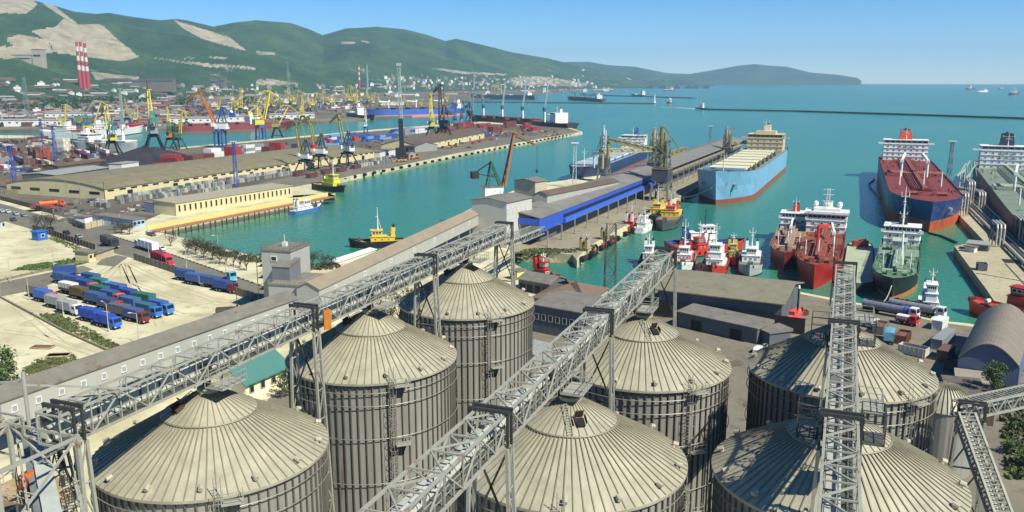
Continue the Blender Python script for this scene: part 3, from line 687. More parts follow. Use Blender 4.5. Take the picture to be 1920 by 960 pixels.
def hull_parts(root, L_, B, D, boot, sheer, side, bottom, deckm, fb=.2, bul=1.0, rake=.05, fine=1.6, sternsheer=.0, trans=.82, inner=None):
    ts = [0, .02, .06, .12, .2, .35, .5, .65, .74, .8, .85, .89, .925, .955, .98, 1.0]
    zl = []
    def bd(t):
        u = max(0, (t - (1 - fb)) / fb); w_ = max(0, (.12 - t) / .12)
        return max(.04, B / 2 * (max(0, 1 - u ** 2.3)) ** .75 * (1 - (1 - trans) * w_ ** 1.5))
    def bw(t):
        u = max(0, (t - (1 - fb * 1.1)) / (fb * 1.1)); w_ = max(0, (.14 - t) / .14)
        return max(.03, B / 2 * (max(0, 1 - u ** fine)) * (1 - .6 * w_ ** 1.8))
    def dz(t): return D + sheer * max(0, (t - .72) / .28) ** 1.6 + sternsheer * max(0, (.25 - t) / .25) ** 1.5
    def pt(t, f, z, y):
        u = max(0, (t - (1 - fb)) / fb); return (-L_ / 2 + L_ * t + rake * L_ * f * u * u, y, z)
    rings = []
    for t in ts:
        zz = [-2., 0, boot, boot + (dz(t) - boot) * .5, dz(t), dz(t) + bul]; r_ = []
        for z in zz:
            f = min(1.05, max(0, z / dz(t))); r_.append((pt(t, f, z, bw(t) + (bd(t) - bw(t)) * f ** 1.3)))
        rings.append(r_)
    m = MB(); nl = 6
    vs = [p for r_ in rings for p in r_] + [(p[0], -p[1], p[2]) for r_ in rings for p in r_]; o = len(ts) * nl
    for k in range(nl - 1):
        m.m = 0 if k < 2 else 1
        fs = []
        for i in range(len(ts) - 1):
            a = i * nl + k; b_ = (i + 1) * nl + k
            fs += [(a, b_, b_ + 1, a + 1), (o + a + 1, o + b_ + 1, o + b_, o + a)]
        fs.append((o + k, k, k + 1, o + k + 1))
        e = (len(ts) - 1) * nl + k; fs.append((e, o + e, o + e + 1, e + 1))
        base = len(m.v)
        m.add(vs if k == 0 else [], [] if k else fs)
        if k: m.f += fs; m.mi += [m.m] * len(fs)
    # bulwark inner face and rail
    m.m = 2; fs = []
    for i in range(len(ts) - 1):
        a = i * nl + 4; b_ = (i + 1) * nl + 4
        p = [rings[i][4], rings[i + 1][4], rings[i + 1][5], rings[i][5]]; th = min(.35, B * .02)
        for s in (1, -1): m.add([(q[0], s * max(.01, q[1] - th), q[2] - (.05 if n_ < 2 else 0)) for n_, q in enumerate(p)], [(0, 3, 2, 1)])
    h = m.build('hull', [bottom, side, inner or side], root)
    d = MB(); n = len(ts)
    d.add([(rings[i][4][0], rings[i][4][1] - .02, rings[i][4][2] - .06) for i in range(n)] + [(rings[i][4][0], -rings[i][4][1] + .02, rings[i][4][2] - .06) for i in range(n)],
          [(i, n + i, n + i + 1, i + 1) for i in range(n - 1)])
    dk_ = d.build('deck', deckm, root)
    return dz
_win = {}
def window(parent, w_, h_, p, rz, m=None):
    k = (round(w_, 2), round(h_, 2))
    if k not in _win:
        q = MB(); q.box((0, 0, 0), (.14, w_, h_)); q.m = 1
        for s in (-1, 1): q.box((.03, s * w_ / 2, 0), (.2, .09, h_ + .1)); q.box((.03, 0, s * h_ / 2), (.2, w_, .09))
        o = q.build('window', [glassd, white], parent); _win[k] = o.data
    else: o = bpy.data.objects.new('window', _win[k]); col.objects.link(o); o.parent = parent
    o.location = p; o.rotation_euler = (0, 0, rz); return o
def house(root, xb, ln, wd, z0, tiers, th, m, shrink=.0, nwin=5, wing=0, name='superstructure', win=True, top=None, face=1, bw=None):
    """stack of decks; forward face at xb, body running aft (face=1) """
    q = MB(); z = z0
    for k in range(tiers):
        l_ = ln * (1 - shrink * k); w_ = wd * (1 - shrink * k)
        q.bb(xb - l_, xb, -w_ / 2, w_ / 2, z, z + th - .12); q.bb(xb - l_ - .5, xb + .35, -w_ / 2 - .35, w_ / 2 + .35, z + th - .12, z + th); z += th
    s = q.build(name, m, root)
    z = z0
    for k in range(tiers):
        w_ = wd * (1 - shrink * k)
        if win and k < tiers - 1 and nwin:
            for i in range(nwin):
                window(s, .9, .8, (xb + .05, (i - (nwin - 1) / 2) * w_ / (nwin + .6), z + th * .5), 0)
            for sd in (-1, 1):
                for i in range(max(1, nwin // 2)): window(s, .9, .8, (xb - ln * (.2 + .6 * i / max(1, nwin // 2)), sd * (w_ / 2 + .03), z + th * .5), sd * math.pi / 2)
        z += th
    zt = z0 + th * (tiers - 1); l_ = ln * (1 - shrink * (tiers - 1)); w_ = bw or wd * (1 - shrink * (tiers - 1))
    g = MB(); g.bb(xb + .02, xb + .12, -w_ / 2 + .4, w_ / 2 - .4, zt + th * .38, zt + th * .78)
    for sd in (-1, 1): g.bb(xb - l_ * .7, xb - .3, sd * (w_ / 2 + .06) - .05, sd * (w_ / 2 + .06) + .05, zt + th * .38, zt + th * .78)
    g.m = 1
    for i in range(9): y = (i / 8 - .5) * (w_ - .8); g.bb(xb + .1, xb + .17, y - .08, y + .08, zt + th * .36, zt + th * .8)
    g.build('bridge_window', [glassd, m], s)
    if wing:
        for sd in (-1, 1):
            ya, yb = (w_ / 2, wing / 2) if sd > 0 else (-wing / 2, -w_ / 2)
            v = MB(); v.bb(xb - 2.2, xb + .3, ya, yb, zt - .1, zt + .1); v.bb(xb + .2, xb + .3, ya, yb, zt + .1, zt + 1.1); v.build('bridge_wing', m, s)
    return s, z
def mast(root, x, z, h, m=None, cross=2.5, name='mast'):
    q = MB(); q.tube((x, 0, z), (x, 0, z + h), .22 + h * .012, 7, .1); q.beam((x, -cross, z + h * .72), (x, cross, z + h * .72), .14); q.beam((x, -cross * .6, z + h * .5), (x, cross * .6, z + h * .5), .14)
    for s in (-1, 1): q.tube((x, s * cross * .9, z + h * .72), (x, s * cross * .9, z + h * .85), .12, 6)
    q.beam((x - .5 - h * .1, 0, z), (x, 0, z + h * .6), .14)
    q.box((x + .5, 0, z + h * .58), (.5, cross * .8, .2)); return q.build(name, m or railw, root)
def funnel(root, x, z, l_, w_, h, m, topm=None, y=0, band=None):
    q = MB(); q.add([(x - l_ / 2 * a - sh, y - w_ / 2 * a2, zz) if 0 else (x + sx * l_ / 2 * a - sh, y + sy * w_ / 2 * a, zz) for zz, a, sh in ((z, 1, 0), (z + h, .82, h * .12)) for sx, sy, a2 in ((-1, -1, 0), (1, -1, 0), (1, 1, 0), (-1, 1, 0))],
                     [(0, 1, 5, 4), (1, 2, 6, 5), (2, 3, 7, 6), (3, 0, 4, 7), (4, 5, 6, 7)])
    q.m = 1; q.box((x - h * .12, y, z + h + .15), (l_ * .7, w_ * .7, .5)); q.tube((x - h * .12, y, z + h), (x - h * .2, y, z + h + 1.2), w_ * .12, 7)
    return q.build('funnel', [m, topm or black], root)
def deckrail(root, pts, z0, h, m=None, step=3, name='railing'):
    q = MB()
    for a, c in zip(pts, pts[1:]):
        a = Vector((*a, 0)); c = Vector((*c, 0)); n = max(1, int((c - a).length / step))
        for i in range(n + 1): p = a.lerp(c, i / n); q.beam((p.x, p.y, z0), (p.x, p.y, z0 + h), .07)
        for f in (.5, 1): q.beam((a.x, a.y, z0 + h * f), (c.x, c.y, z0 + h * f), .06)
    return q.build(name, m or railw, root)
def anchor(root, x, y, z, m=None):
    q = MB(); q.tube((x - .6, y * .8, z + .6), (x + .5, y * 1.02, z), .8, 8, 1.0); q.beam((x + .5, y, z - .2), (x + .4, y, z - 2.0), .35); q.beam((x + .4, y - 1, z - 1.6), (x + .4, y + 1, z - 1.6), .4); return q.build('anchor', m or M('anchor_steel', '#8f9aa3', .5, .2), root)
def ship_at(name, bow, stern, label, cat, L=None, group=None):
    a = Q(*bow, SEA); b_ = Q(*stern, SEA); d = a - b_; l_ = L or d.length; d.normalize(); c = a - d * l_ / 2
    return empty(name, (c.x, c.y, SEA), math.atan2(d.y, d.x), label, cat, group), l_
# ---- light blue bulk carrier
lb = M('light_blue_hull', '#76a6c4', .45, 0, .08, .25, streak=.15, rust=.03); deckg = M('grey_green_deck', '#66695a', .7, 0, .2, .4)
s, l_ = ship_at('bulk_carrier', (1342, 384), (1442, 311), 'light blue bulk carrier with cream hatch covers moored at the grain pier', 'cargo ship')
B = 31; dz = hull_parts(s, l_, B, 14.2, 2.7, 3.5, lb, redb, deckg, fb=.13, bul=.6, rake=.02, inner=deckg)
hc = M('cream_hatch', '#d8cfac', .5, 0, .06, .6)
for i in range(7):
    x = l_ * (.335 - i * .088); q = MB(); q.bb(x - 6.6, x + 6.6, -10.5, 10.5, 15.9, 16.9); q.m = 1; q.bb(x - 6.3, x + 6.3, -9.8, 9.8, 14.1, 15.9); q.m = 0
    q.bb(x - .15, x + .15, -10.6, 10.6, 16.9, 17.05)
    q.build('hatch_cover', [hc, deckg], s)
    for sd in (-1, 1):
        q = MB(); q.bb(x + 7.9, x + 9.1, sd * 12 - .8, sd * 12 + .8, 14.1, 16.2); q.tube((x + 8.5, sd * 12, 16.2), (x + 8.5, sd * 12, 17.4), .4, 6); q.build('deck_vent', M('dark_deck_gear', '#4f5044', .7), s)
h_, zt = house(s, -l_ * .345, 17, 25, 14.2, 4, 3.0, buff, 0, 5, 34)
q = MB(); q.bb(-l_ * .345 - 12, -l_ * .345 - 2, -7, 7, zt, zt + 2.2); q.build('monkey_island', buff, s)
funnel(s, -l_ * .345 - 12, zt, 7, 5, 6.5, buff, y=0); mast(s, -l_ * .345 - 3, zt + 2, 9); mast(s, l_ * .42, 16, 12, buff, 1.5, 'foremast')
q = MB(); q.bb(l_ * .40, l_ * .41, -11, 11, 16.6, 17.8)
q.build('breakwater_plate', lb, s)
for sd in (-1, 1):
    q = MB(); q.tube((l_ * .425, sd * 4, 16), (l_ * .425, sd * 4 + sd * 2.2, 16), 1.3, 10); q.box((l_ * .425, sd * 3, 16), (2.4, 1.2, 2.2)); q.build('windlass', M('dark_deck_gear', '#4f5044', .7), s)
    anchor(s, l_ * .472, sd * 9.2, 10.0)
    deckrail(s, [(-l_ * .33, sd * 15.1), (l_ * .37, sd * 15.1)], 14.6, 1.2, step=5)
for sd in (-1, 1):
    q = MB()
    for i in range(7): q.beam((l_ * (.415 - i * .009), sd * 14.62 - sd * 0, 13.0), (l_ * (.411 - i * .009), sd * 14.62, 13.0), .5, .9)
    # the name on the bow is too small to read in the photo: seven short white marks
# ---- red decked tanker
bh = M('navy_blue_hull', '#27447c', .45, 0, .14, .25, streak=.15, rust=.03); rd = M('oxide_red_deck', '#70302a', .7, 0, .3, .5); orb = M('orange_red_bottom', '#c0552f', .65, 0, .2, .25, streak=.2, rust=.08)
def tanker(s, l_, B, D, boot, sheer, side, bottom, deck, pipem, tiers, hw, th, supx, suplen, nw, fun, funm, craney, sign, fb=.16, wing=0, cat=None, wallm=None, postm=None):
    wallm = wallm or white; postm = postm or white
    dz = hull_parts(s, l_, B, D, boot, sheer, side, bottom, deck, fb=fb, bul=.5, rake=.03, inner=deck)
    h_, zt = house(s, supx, suplen, hw, D, tiers, th, wallm, 0, nw, wing or B * 1.05)
    q = MB()
    for k in range(9):
        y = (k - 4) * B * .032; q.tube((supx + 3, y, D + 1.5), (l_ * .33, y, D + 1.5), .26, 6)
    n = int((l_ * .33 - supx) / 7)
    for i in range(n): x = supx + 5 + i * 7; q.beam((x, -B * .16, D + .6), (x, B * .16, D + .6), .4); q.beam((x, -B * .16, D), (x, -B * .16, D + 1.4), .3); q.beam((x, B * .16, D), (x, B * .16, D + 1.4), .3)
    q.build('deck_pipes', pipem, s)
    q = MB(); q.bb(supx, l_ * .36, -.9, .9, D + 2.6, D + 2.75)
    for i in range(n): x = supx + 5 + i * 7; q.beam((x, -.8, D), (x, -.8, D + 2.6), .2); q.beam((x, .8, D), (x, .8, D + 2.6), .2)
    for sd in (-.9, .9): q.beam((supx, sd, D + 3.7), (l_ * .36, sd, D + 3.7), .08)
    q.build('catwalk', pipem, s)
    xm = l_ * .02
    for k in range(6):
        q = MB(); x = xm + (k - 2.5) * 2.2; q.tube((x, -B * .46, D + 1.7), (x, B * .46, D + 1.7), .3, 7); q.beam((x, -B * .46, D), (x, -B * .46, D + 1.5), .3); q.beam((x, B * .46, D), (x, B * .46, D + 1.5), .3); q.build('manifold_pipe', pipem, s)
    for cy in craney:
        q = MB(); kk = min(1, .35 + B / 50); q.tube((xm + 8 * kk, cy, D), (xm + 8 * kk, cy, D + 8.5 * kk), .65 * kk, 8); q.beam((xm + 8 * kk, cy, D + 9 * kk), (xm - 8 * kk, cy * .7, D + 11.5 * kk), 1.0 * kk, 1.2 * kk); q.box((xm + 8 * kk, cy, D + 8.6 * kk), (2.2 * kk, 1.8 * kk, 1.6 * kk)); q.build('hose_crane', postm, s)
    for x, y in ((l_ * .22, -B * .3), (l_ * .22, B * .3), (l_ * .30, 0)):
        q = MB(); kk = .45 + .55 * min(1, B / 32); q.tube((x, y, D), (x, y, D + (6 + (3 if y else 6)) * kk * .8), .42 * kk * kk, 7, .25 * kk); q.build('vent_post', postm, s)
    rnd = random.Random(3)
    for i in range(26):
        x = rnd.uniform(supx + 6, l_ * .36); y = rnd.choice((-1, 1)) * rnd.uniform(B * .2, B * .42); q = MB()
        if i % 2: q.tube((x, y, D), (x, y, D + rnd.uniform(.8, 1.8)), rnd.uniform(.3, .8), 8); q.tube((x, y, D + .5), (x + rnd.uniform(2, 5), y + rnd.uniform(-1, 1), D + .6), .18, 6)
        else: q.box((x, y, D + .6), (rnd.uniform(1, 3), rnd.uniform(.6, 1.6), 1.2)); q.tube((x, y, D + 1.2), (x, y, D + 2.0), .3, 7)
        q.build('tank_hatch', pipem, s)
    for sd in (-1, 1): deckrail(s, [(supx, sd * B * .485), (l_ * .33, sd * B * .485)], D + .4, 1.1, pipem, 4)
    q = MB()
    for sd in (-1, 1): q.tube((l_ * .40, sd * B * .12, D + sheer * .4 + 1), (l_ * .40, sd * B * .26, D + sheer * .4 + 1), .9, 8); q.box((l_ * .40, sd * B * .1, D + sheer * .4 + .7), (2, 1.5, 2))
    q.beam((l_ * .4, -B * .2, D + sheer * .4 + .2), (l_ * .4, B * .2, D + sheer * .4 + .2), .8); q.build('windlass', pipem, s)
    if fun: funnel(s, supx - suplen * .72, zt, *fun, funm)
    mast(s, supx - 2.5, zt, 8 if B > 20 else 6, None, B * .1)
    if sign:
        for k, tx in enumerate(sign): text_mesh('lettering', tx, .95 * th * .62, M('red_lettering', '#8a2f2a', .6) if B < 20 else M('dark_lettering', '#343a4a', .6), s, Matrix.Translation((supx + .1, 0, D + th * (tiers - 1.95 - k))) @ Matrix.Rotation(math.pi / 2, 4, 'Z') @ Matrix.Rotation(math.pi / 2, 4, 'X'))
    return zt
s, l_ = ship_at('tanker', (1741, 436), (1688, 326), 'blue tanker with a red deck and orange bottom at the right hand oil pier', 'tanker')
tanker(s, l_, 32, 12.5, 5.2, 1.5, bh, orb, rd, M('red_pipes', '#8d4a3d', .6, 0, .2, .5), 5, 27, 2.7, -l_ * .36, 14, 7, (6, 8, 6), M('funnel_orange', '#b54a2a', .5), (-7, 6), ['NO SMOKING'], wing=34)
for sd in (-1, 1): anchor(s, l_ * .475, sd * 8.6, 9.5)
# ---- dark tanker at the right edge
nb_ = M('midnight_hull', '#1d2436', .5, 0, .2, .15); gd = M('grey_green_tanker_deck', '#6f7a68', .7, 0, .25, .3)
s, l_ = ship_at('tanker', (2020, 505), (1868, 335), 'dark hulled tanker with a pale superstructure cut off by the right edge', 'tanker')
tanker(s, l_, 34, 11, 2.5, 1.5, nb_, redb, gd, M('pale_green_pipes', '#97a18c', .6, 0, .2, .5), 5, 29, 2.8, -l_ * .34, 14, 7, (6, 8, 7), M('funnel_navy', '#222b3c', .5), (-7, 6), ['SAFETY FIRST', 'NO SMOKING'], wing=38)
# ---- grain ship left of the pier
s, l_ = ship_at('bulk_carrier', (1083, 342), (1272, 266), 'navy blue bulk carrier with pale hatch covers on the left side of the grain pier', 'cargo ship', 190)
B = 23; hull_parts(s, l_, B, 8.0, 1.8, 1.8, M('dark_blue_hull', '#22385e', .5, 0, .15, .12), redb, M('grey_deck', '#8d9190', .7, 0, .2, .4), fb=.14, bul=.8, rake=.02)
for i in range(5):
    x = l_ * (.33 - i * .125); q = MB(); q.bb(x - 8.5, x + 8.5, -8.5, 8.5, 9.6, 10.6); q.m = 1; q.bb(x - 8.2, x + 8.2, -8, 8, 7.9, 9.6)
    for k in range(4): q.bb(x - 8.3 + 5.4 * k, x - 8.0 + 5.4 * k, -8.6, 8.6, 10.6, 10.8)
    q.build('hatch_cover', [M('pale_hatch', '#ccd0c6', .5, 0, .06, .6), M('blue_coaming', '#5b82b5', .5)], s)
house(s, -l_ * .36, 13, 19, 8, 5, 2.5, white, 0, 4, 24); funnel(s, -l_ * .43, 19, 5, 4, 6, M('funnel_blue', '#2c4f86', .5)); mast(s, -l_ * .37, 20, 7); mast(s, l_ * .42, 9, 12, white, 1.2, 'foremast')
q = MB(); q.T = Matrix.Translation((l_ * .40, -B * .455, 5.2)) @ Matrix.Rotation(rad(14), 4, 'Z') @ Matrix.Rotation(math.pi / 2, 4, 'X'); q.ring(1.9, 0, .35, 20, 4); q.build('hull_emblem', white, s)
# ---- two small red tankers, the black one and the barge in the inner harbour
mr = M('maroon_hull', '#6f2326', .5, 0, .18, .4, streak=.2, rust=.08); br = M('bright_red_hull', '#a52220', .45, 0, .14, .4, streak=.2, rust=.05)
pale = M('lavender_white', '#d4d4d8', .45, 0, .06, .4)
s, l_ = ship_at('tanker', (1469, 508), (1492, 440), 'small maroon tanker on the left of the moored red pair', 'tanker')
tanker(s, l_, 12.5, 5.2, 1.0, 1.5, mr, M('maroon_bottom', '#8a3330', .6), M('brown_deck', '#7c4a3a', .7, 0, .25, .5), M('tan_pipes', '#9a8270', .6, 0, .25, .8), 3, 11, 2.2, -l_ * .27, 9, 3, (3, 3, 3), M('funnel_red', '#a03028', .5), (0,), ['NO SMOKING'], fb=.28)
s, l_ = ship_at('tanker', (1525, 543), (1550, 447), 'bright red tanker with a sharp bow between the maroon tanker and the green barge', 'tanker')
zt = tanker(s, l_, 15, 6.0, .8, 2.2, br, br, M('rust_deck', '#743b2b', .7, 0, .4, .9), M('rust_pipes', '#8a4c38', .6, 0, .3, .8), 3, 14.5, 2.5, -l_ * .27, 11, 4, (4, 4, 4), M('funnel_white', '#d8d8d0', .5), (4,), ['NO SMOKING'], fb=.32)
q = MB(); q.tube((l_ * .16, -1, 6), (l_ * .16, -1, 15.5), .55, 9); q.beam((l_ * .16, -1, 15), (l_ * .05, 2, 14), .8); q.build('deck_crane', M('crane_red', '#c22b22', .5), s)
q = MB()
for sd in (-1, 1): q.lathe([(.1, zt + 4.4), (.9, zt + 3.9), (1.1, zt + 3), (.8, zt + 2.2), (.3, zt + 1)], 10, (-l_ * .33, sd * 4.5))
q.beam((-l_ * .33, -4.5, zt + .9), (-l_ * .33, 4.5, zt + .9), .4); q.build('satellite_dome', white, s)
q = MB(); q.bb(-l_ * .27 - 9, -l_ * .27 + .8, -8.2, 8.2, zt, zt + .9); q.bb(-l_ * .27 - 7, -l_ * .27 - .6, -5, 5, zt + .9, zt + 2); q.build('bridge_roof', white, s)
q = MB()
for z in (2, 4.5, 7, 9): q.beam((-l_ * .33, -2, zt + z), (-l_ * .33, 2, zt + z), .2)
for y in (-.7, .7): q.beam((-l_ * .33, y, zt + .5), (-l_ * .33, y * .5, zt + 9.5), .3)
q.build('radar_mast', white, s)
s, l_ = ship_at('tanker', (1671, 566), (1690, 470), 'black hulled tanker with a pale green deck behind the tank trucks', 'tanker')
tanker(s, l_, 13.5, 5.8, 1.6, 1.6, black, M('rust_orange_bottom', '#b06a3c', .6, 0, .15, .2), M('mint_deck', '#56745c', .7, 0, .35, .9), M('mint_pipes', '#82967f', .6, 0, .2, .8), 3, 12, 2.3, -l_ * .26, 9, 4, (3, 3, 3), M('funnel_black', '#222222', .5), (), ['NO SMOKING'], fb=.26)
q = MB(); q.bb(-l_ * .08, l_ * .0, -2.2, 2.2, 5.8, 11); q.bb(-l_ * .085, l_ * .005, -2.4, 2.4, 11, 11.2); q.build('deckhouse', M('grey_green_house', '#a9b3a6', .5), s)
q = MB(); q.tube((l_ * .1, 1, 5.8), (l_ * .1, 1, 16), .3, 7); q.beam((l_ * .1, 1, 15), (l_ * .3, 2, 8), .25); q.beam((l_ * .1, 1, 13), (l_ * -.1, 2.5, 9), .25); q.build('derrick', railw, s)
mast(s, -l_ * .29, 14, 13, white, 1.4, 'signal_mast')
s, l_ = ship_at('barge', (1606, 548), (1612, 468), 'flat green decked barge between the red tanker and the black tanker', 'barge')
hull_parts(s, l_, 9.5, 2.6, .4, .2, M('dark_green_side', '#3c463c', .7, 0, .2, .3), black, M('pale_green_deck', '#9aa58a', .7, 0, .15, .2), fb=.08, bul=.2, rake=.0, fine=3)
q = MB(); q.box((-l_ * .42, 0, 3.6), (3.5, 6, 2)); q.box((-l_ * .42, 1, 5), (2, 2, 1)); q.build('winch_house', M('rust_winch', '#8e4a35', .7, 0, .3, 1.), s)
for sd in (-1, 1):
    q = MB(); 
    for k in range(10): q.tube((l_ * (-.35 + .07 * k), sd * 4.75, 2.0), (l_ * (-.35 + .07 * k), sd * 5.1, 2.0), .55, 8)
    q.beam((l_ * -.35, sd * 4.8, 2), (l_ * .3, sd * 4.8, 2), .3); q.build('fender', tyre_m, s)
# ---- tugs and workboats
def tug(name, bow, stern, label, cat, L, B, D, side, bottom, deck, housem, tiers=2, hx=.12, hl=.36, funm=None, mh=8, fender=True, topm=None, mastm=None, group=None, sheer=1.2, gear=None, hwf=.62, fpair=True, bulm=None):
    s, l_ = ship_at(name, bow, stern, label, cat, L, group)
    hull_parts(s, l_, B, D, min(.5, D * .3), sheer, side, bottom, deck, fb=.34, bul=.7, rake=.03, fine=2.2, sternsheer=.2, inner=bulm or side)
    q = MB(); z = D; x = l_ * hx
    for k in range(tiers - 1):
        f = 1 - .18 * k; q.bb(x - l_ * hl * f, x, -B * hwf / 2 * f, B * hwf / 2 * f, z, z + 2.3); q.bb(x - l_ * hl * f - .3, x + .3, -B * hwf / 2 * f - .3, B * hwf / 2 * f + .3, z + 2.3, z + 2.42); z += 2.42
    h_ = q.build('deckhouse', housem, s)
    for sd in (-1, 1):
        for i in range(3): window(h_, .6, .6, (x - l_ * hl * (.2 + .28 * i), sd * (B * hwf / 2 + .03), D + 1.4), sd * math.pi / 2)
    for i in (-1, 0, 1): window(h_, .6, .6, (x + .05, i * B * hwf * .28, D + 1.4), 0)
    wl = l_ * hl * .42; ww = B * .4; q = MB(); x2 = x - .6
    q.add([(x2 - wl, -ww / 2, z), (x2, -ww / 2, z), (x2, ww / 2, z), (x2 - wl, ww / 2, z), (x2 - wl - .1, -ww / 2 - .15, z + 2.3), (x2 + .3, -ww / 2 - .15, z + 2.3), (x2 + .3, ww / 2 + .15, z + 2.3), (x2 - wl - .1, ww / 2 + .15, z + 2.3)],
          [(0, 1, 5, 4), (1, 2, 6, 5), (2, 3, 7, 6), (3, 0, 4, 7), (4, 5, 6, 7)]); q.bb(x2 - wl - .4, x2 + .6, -ww / 2 - .4, ww / 2 + .4, z + 2.3, z + 2.5)
    wh = q.build('wheelhouse', topm or housem, s)
    for i in range(4): window(wh, ww / 5, .9, (x2 + .17, (i - 1.5) * ww / 4.1, z + 1.5), 0)
    for sd in (-1, 1):
        for i in range(3): window(wh, wl / 4.2, .9, (x2 - wl * (.2 + .3 * i), sd * (ww / 2 + .1), z + 1.5), sd * math.pi / 2)
        for i in range(1): pass
    for sd in ((-1, 1) if fpair else (0,)): funnel(s, x - l_ * hl * .92, D + 2.4, 1.6, 1.1, 3.6, funm or housem, y=sd * B * .22)
    mast(s, x2 - wl * .6, z + 2.5, mh, mastm, 1.1)
    q = MB(); q.tube((-l_ * .18, -1, D + .9), (-l_ * .18, 1, D + .9), .8, 10); q.box((-l_ * .18, 0, D + .5), (1.6, 2.6, 1.0)); q.build('tow_winch', gear or M('dark_deck_gear', '#4f5044', .7), s)
    q = MB(); q.tube((l_ * .33, -.9, D + sheer * .5 + .9), (l_ * .33, .9, D + sheer * .5 + .9), .6, 8); q.box((l_ * .33, 0, D + sheer * .5 + .4), (1.2, 1.4, .8)); q.build('bow_winch', gear or M('dark_deck_gear', '#4f5044', .7), s)
    if fender:
        for sd in (-1, 1):
            for k in range(6):
                xx = l_ * (-.4 + .12 * k); q = MB(); yy = sd * (B / 2 + .1) * (.93 if k == 0 else 1); q.tube((xx, yy - .15, D * .75), (xx, yy + .15, D * .75), .55, 10); q.build('tyre_fender', tyre_m, s)
        q = MB(); q.tube((l_ * .49, -B * .16, D + sheer), (l_ * .49, B * .16, D + sheer), .5, 8); q.build('bow_fender', tyre_m, s)
    return s
yel = M('tug_yellow', '#d8b83a', .5, 0, .12, .6); yel2 = M('bright_yellow', '#d6cf3a', .5, 0, .1, .6)
tug('tugboat', (657, 464), (742, 461), 'black and yellow tug alone in the basin beside the roofed gallery', 'tug', 21, 7, 1.9, black, black, M('ochre_deck', '#9b8746', .7), yel, 2, .12, .45, yel, 9)
tug('tugboat', (645, 361), (588, 352), 'bright yellow tug tied up at the tip of the red jetty', 'tug', 30, 8.5, 2.6, black, black, M('ochre_deck', '#9b8746', .7), yel2, 3, .26, .36, yel2, 9)
sg = M('slate_hull', '#4a4f52', .6, 0, .2, .3); rdk = M('brown_workdeck', '#7b6a58', .8, 0, .3, .6, rust=.3)
tug('supply_boat', (1242, 434), (1277, 399), 'grey hulled workboat with a yellow and red house at the grain pier', 'workboat', 33, 9.5, 3.4, sg, black, rdk, yel, 2, -.12, .28, orange, 8, topm=orange, hwf=.85)
tug('supply_boat', (1222, 421), (1252, 388), 'dark workboat with a round yellow house, left of the grey and red one', 'workboat', 28, 8, 2.6, black, black, rdk, yel, 2, -.05, .3, yel, 8, hwf=.8)
tug('patrol_boat', (1218, 427), (1176, 452), 'white motor boat moored along the grain pier beside a red tug', 'boat', 19, 5.2, 2.0, white, M('grey_boot', '#8d9296', .6), M('cream_deck', '#c8c2ab', .7), white, 2, .16, .42, white, 4, False, hwf=.75)
tug('tugboat', (1192, 424), (1160, 446), 'red tug squeezed between the grain pier and the white motor boat', 'tug', 18, 5.5, 1.8, M('tug_red', '#b8382a', .5, 0, .12, .5), black, rdk, M('tug_red', '#b8382a'), 2, .15, .4, white, 5)
tug('workboat', (1116, 474), (1086, 490), 'brown workboat hung with tyres at the tip of the grain pier', 'workboat', 16, 5, 1.5, M('brown_hull', '#4b4137', .8, 0, .3, .8), black, M('tan_deck', '#8f7f60', .8, 0, .3, 1.), M('tan_house', '#a39368', .7), 2, -.05, .25, None, 3)
tug('workboat', (1148, 455), (1120, 470), 'small red open workboat behind the brown one at the pier', 'workboat', 13, 4, 1.2, orange, black, M('red_deck', '#a8442c', .7, 0, .2, 1.), M('tan_house', '#a39368'), 2, -.1, .2, None, 3)
tr = M('tug_red', '#b8382a'); bl = M('tug_blue', '#27487c', .5, 0, .12, .5); org = M('orange_hull', '#cf4424', .5, 0, .1, .4)
tug('tugboat', (1391, 470), (1290, 472), 'large tug with a white house, blue funnels and an orange bow in the inner harbour', 'tug', 30, 10, 3, org, black, M('blue_deck', '#3a4a74', .7, 0, .2, .6), white, 3, .12, .4, bl, 7, mastm=bl, bulm=bl)
tug('tugboat', (1335, 520), (1352, 482), 'white tug with a tall glazed wheelhouse facing the long olive shed', 'tug', 22, 8.5, 2.6, M('tug_red', '#b8382a'), black, M('white_deck', '#c9cbc4', .6), white, 3, .22, .5, white, 7)
tug('tugboat', (1278, 512), (1292, 468), 'white and green tug on the left of the group, its mast thin and pale', 'tug', 24, 7.5, 2.2, white, M('green_bottom', '#3f6a58', .6), M('red_deck', '#a8442c', .7), white, 2, .1, .35, tr, 10)
tug('tugboat', (1252, 484), (1290, 480), 'low red tug with a pink deck behind the end of the middle gallery', 'tug', 22, 7, 2., tr, black, M('pink_deck', '#b06a60', .7), tr, 2, -.05, .28, white, 6)
tug('workboat', (1405, 520), (1413, 462), 'grey and white service boat with a cluttered deck right of the tugs', 'workboat', 25, 8, 2.6, M('grey_white_hull', '#a8aca8', .55, 0, .15, .5), black, M('grey_cluttered_deck', '#6a6c68', .8, 0, .3, 1.), white, 2, .0, .4, white, 7, hwf=.75)
tug('workboat', (1212, 506), (1222, 478), 'black workboat hung with big tyres behind the middle gallery', 'workboat', 14, 6, 2.2, black, black, M('grey_cluttered_deck', '#6a6c68'), white, 2, .0, .4, None, 4)
tug('tugboat', (1378, 500), (1364, 470), 'small pinkish red tug between the white tug and the service boat', 'tug', 16, 5, 1.8, M('pink_red_hull', '#c0343c', .5), black, rdk, M('yellow_green_house', '#b3a83c', .6), 2, .05, .3, None, 4)
tug('motor_boat', (1745, 604), (1735, 560), 'white passenger boat with a curved roof behind the tank trucks', 'boat', 19, 5.5, 2., white, black, M('cream_deck', '#c8c2ab'), white, 3, .22, .55, None, 4, False)
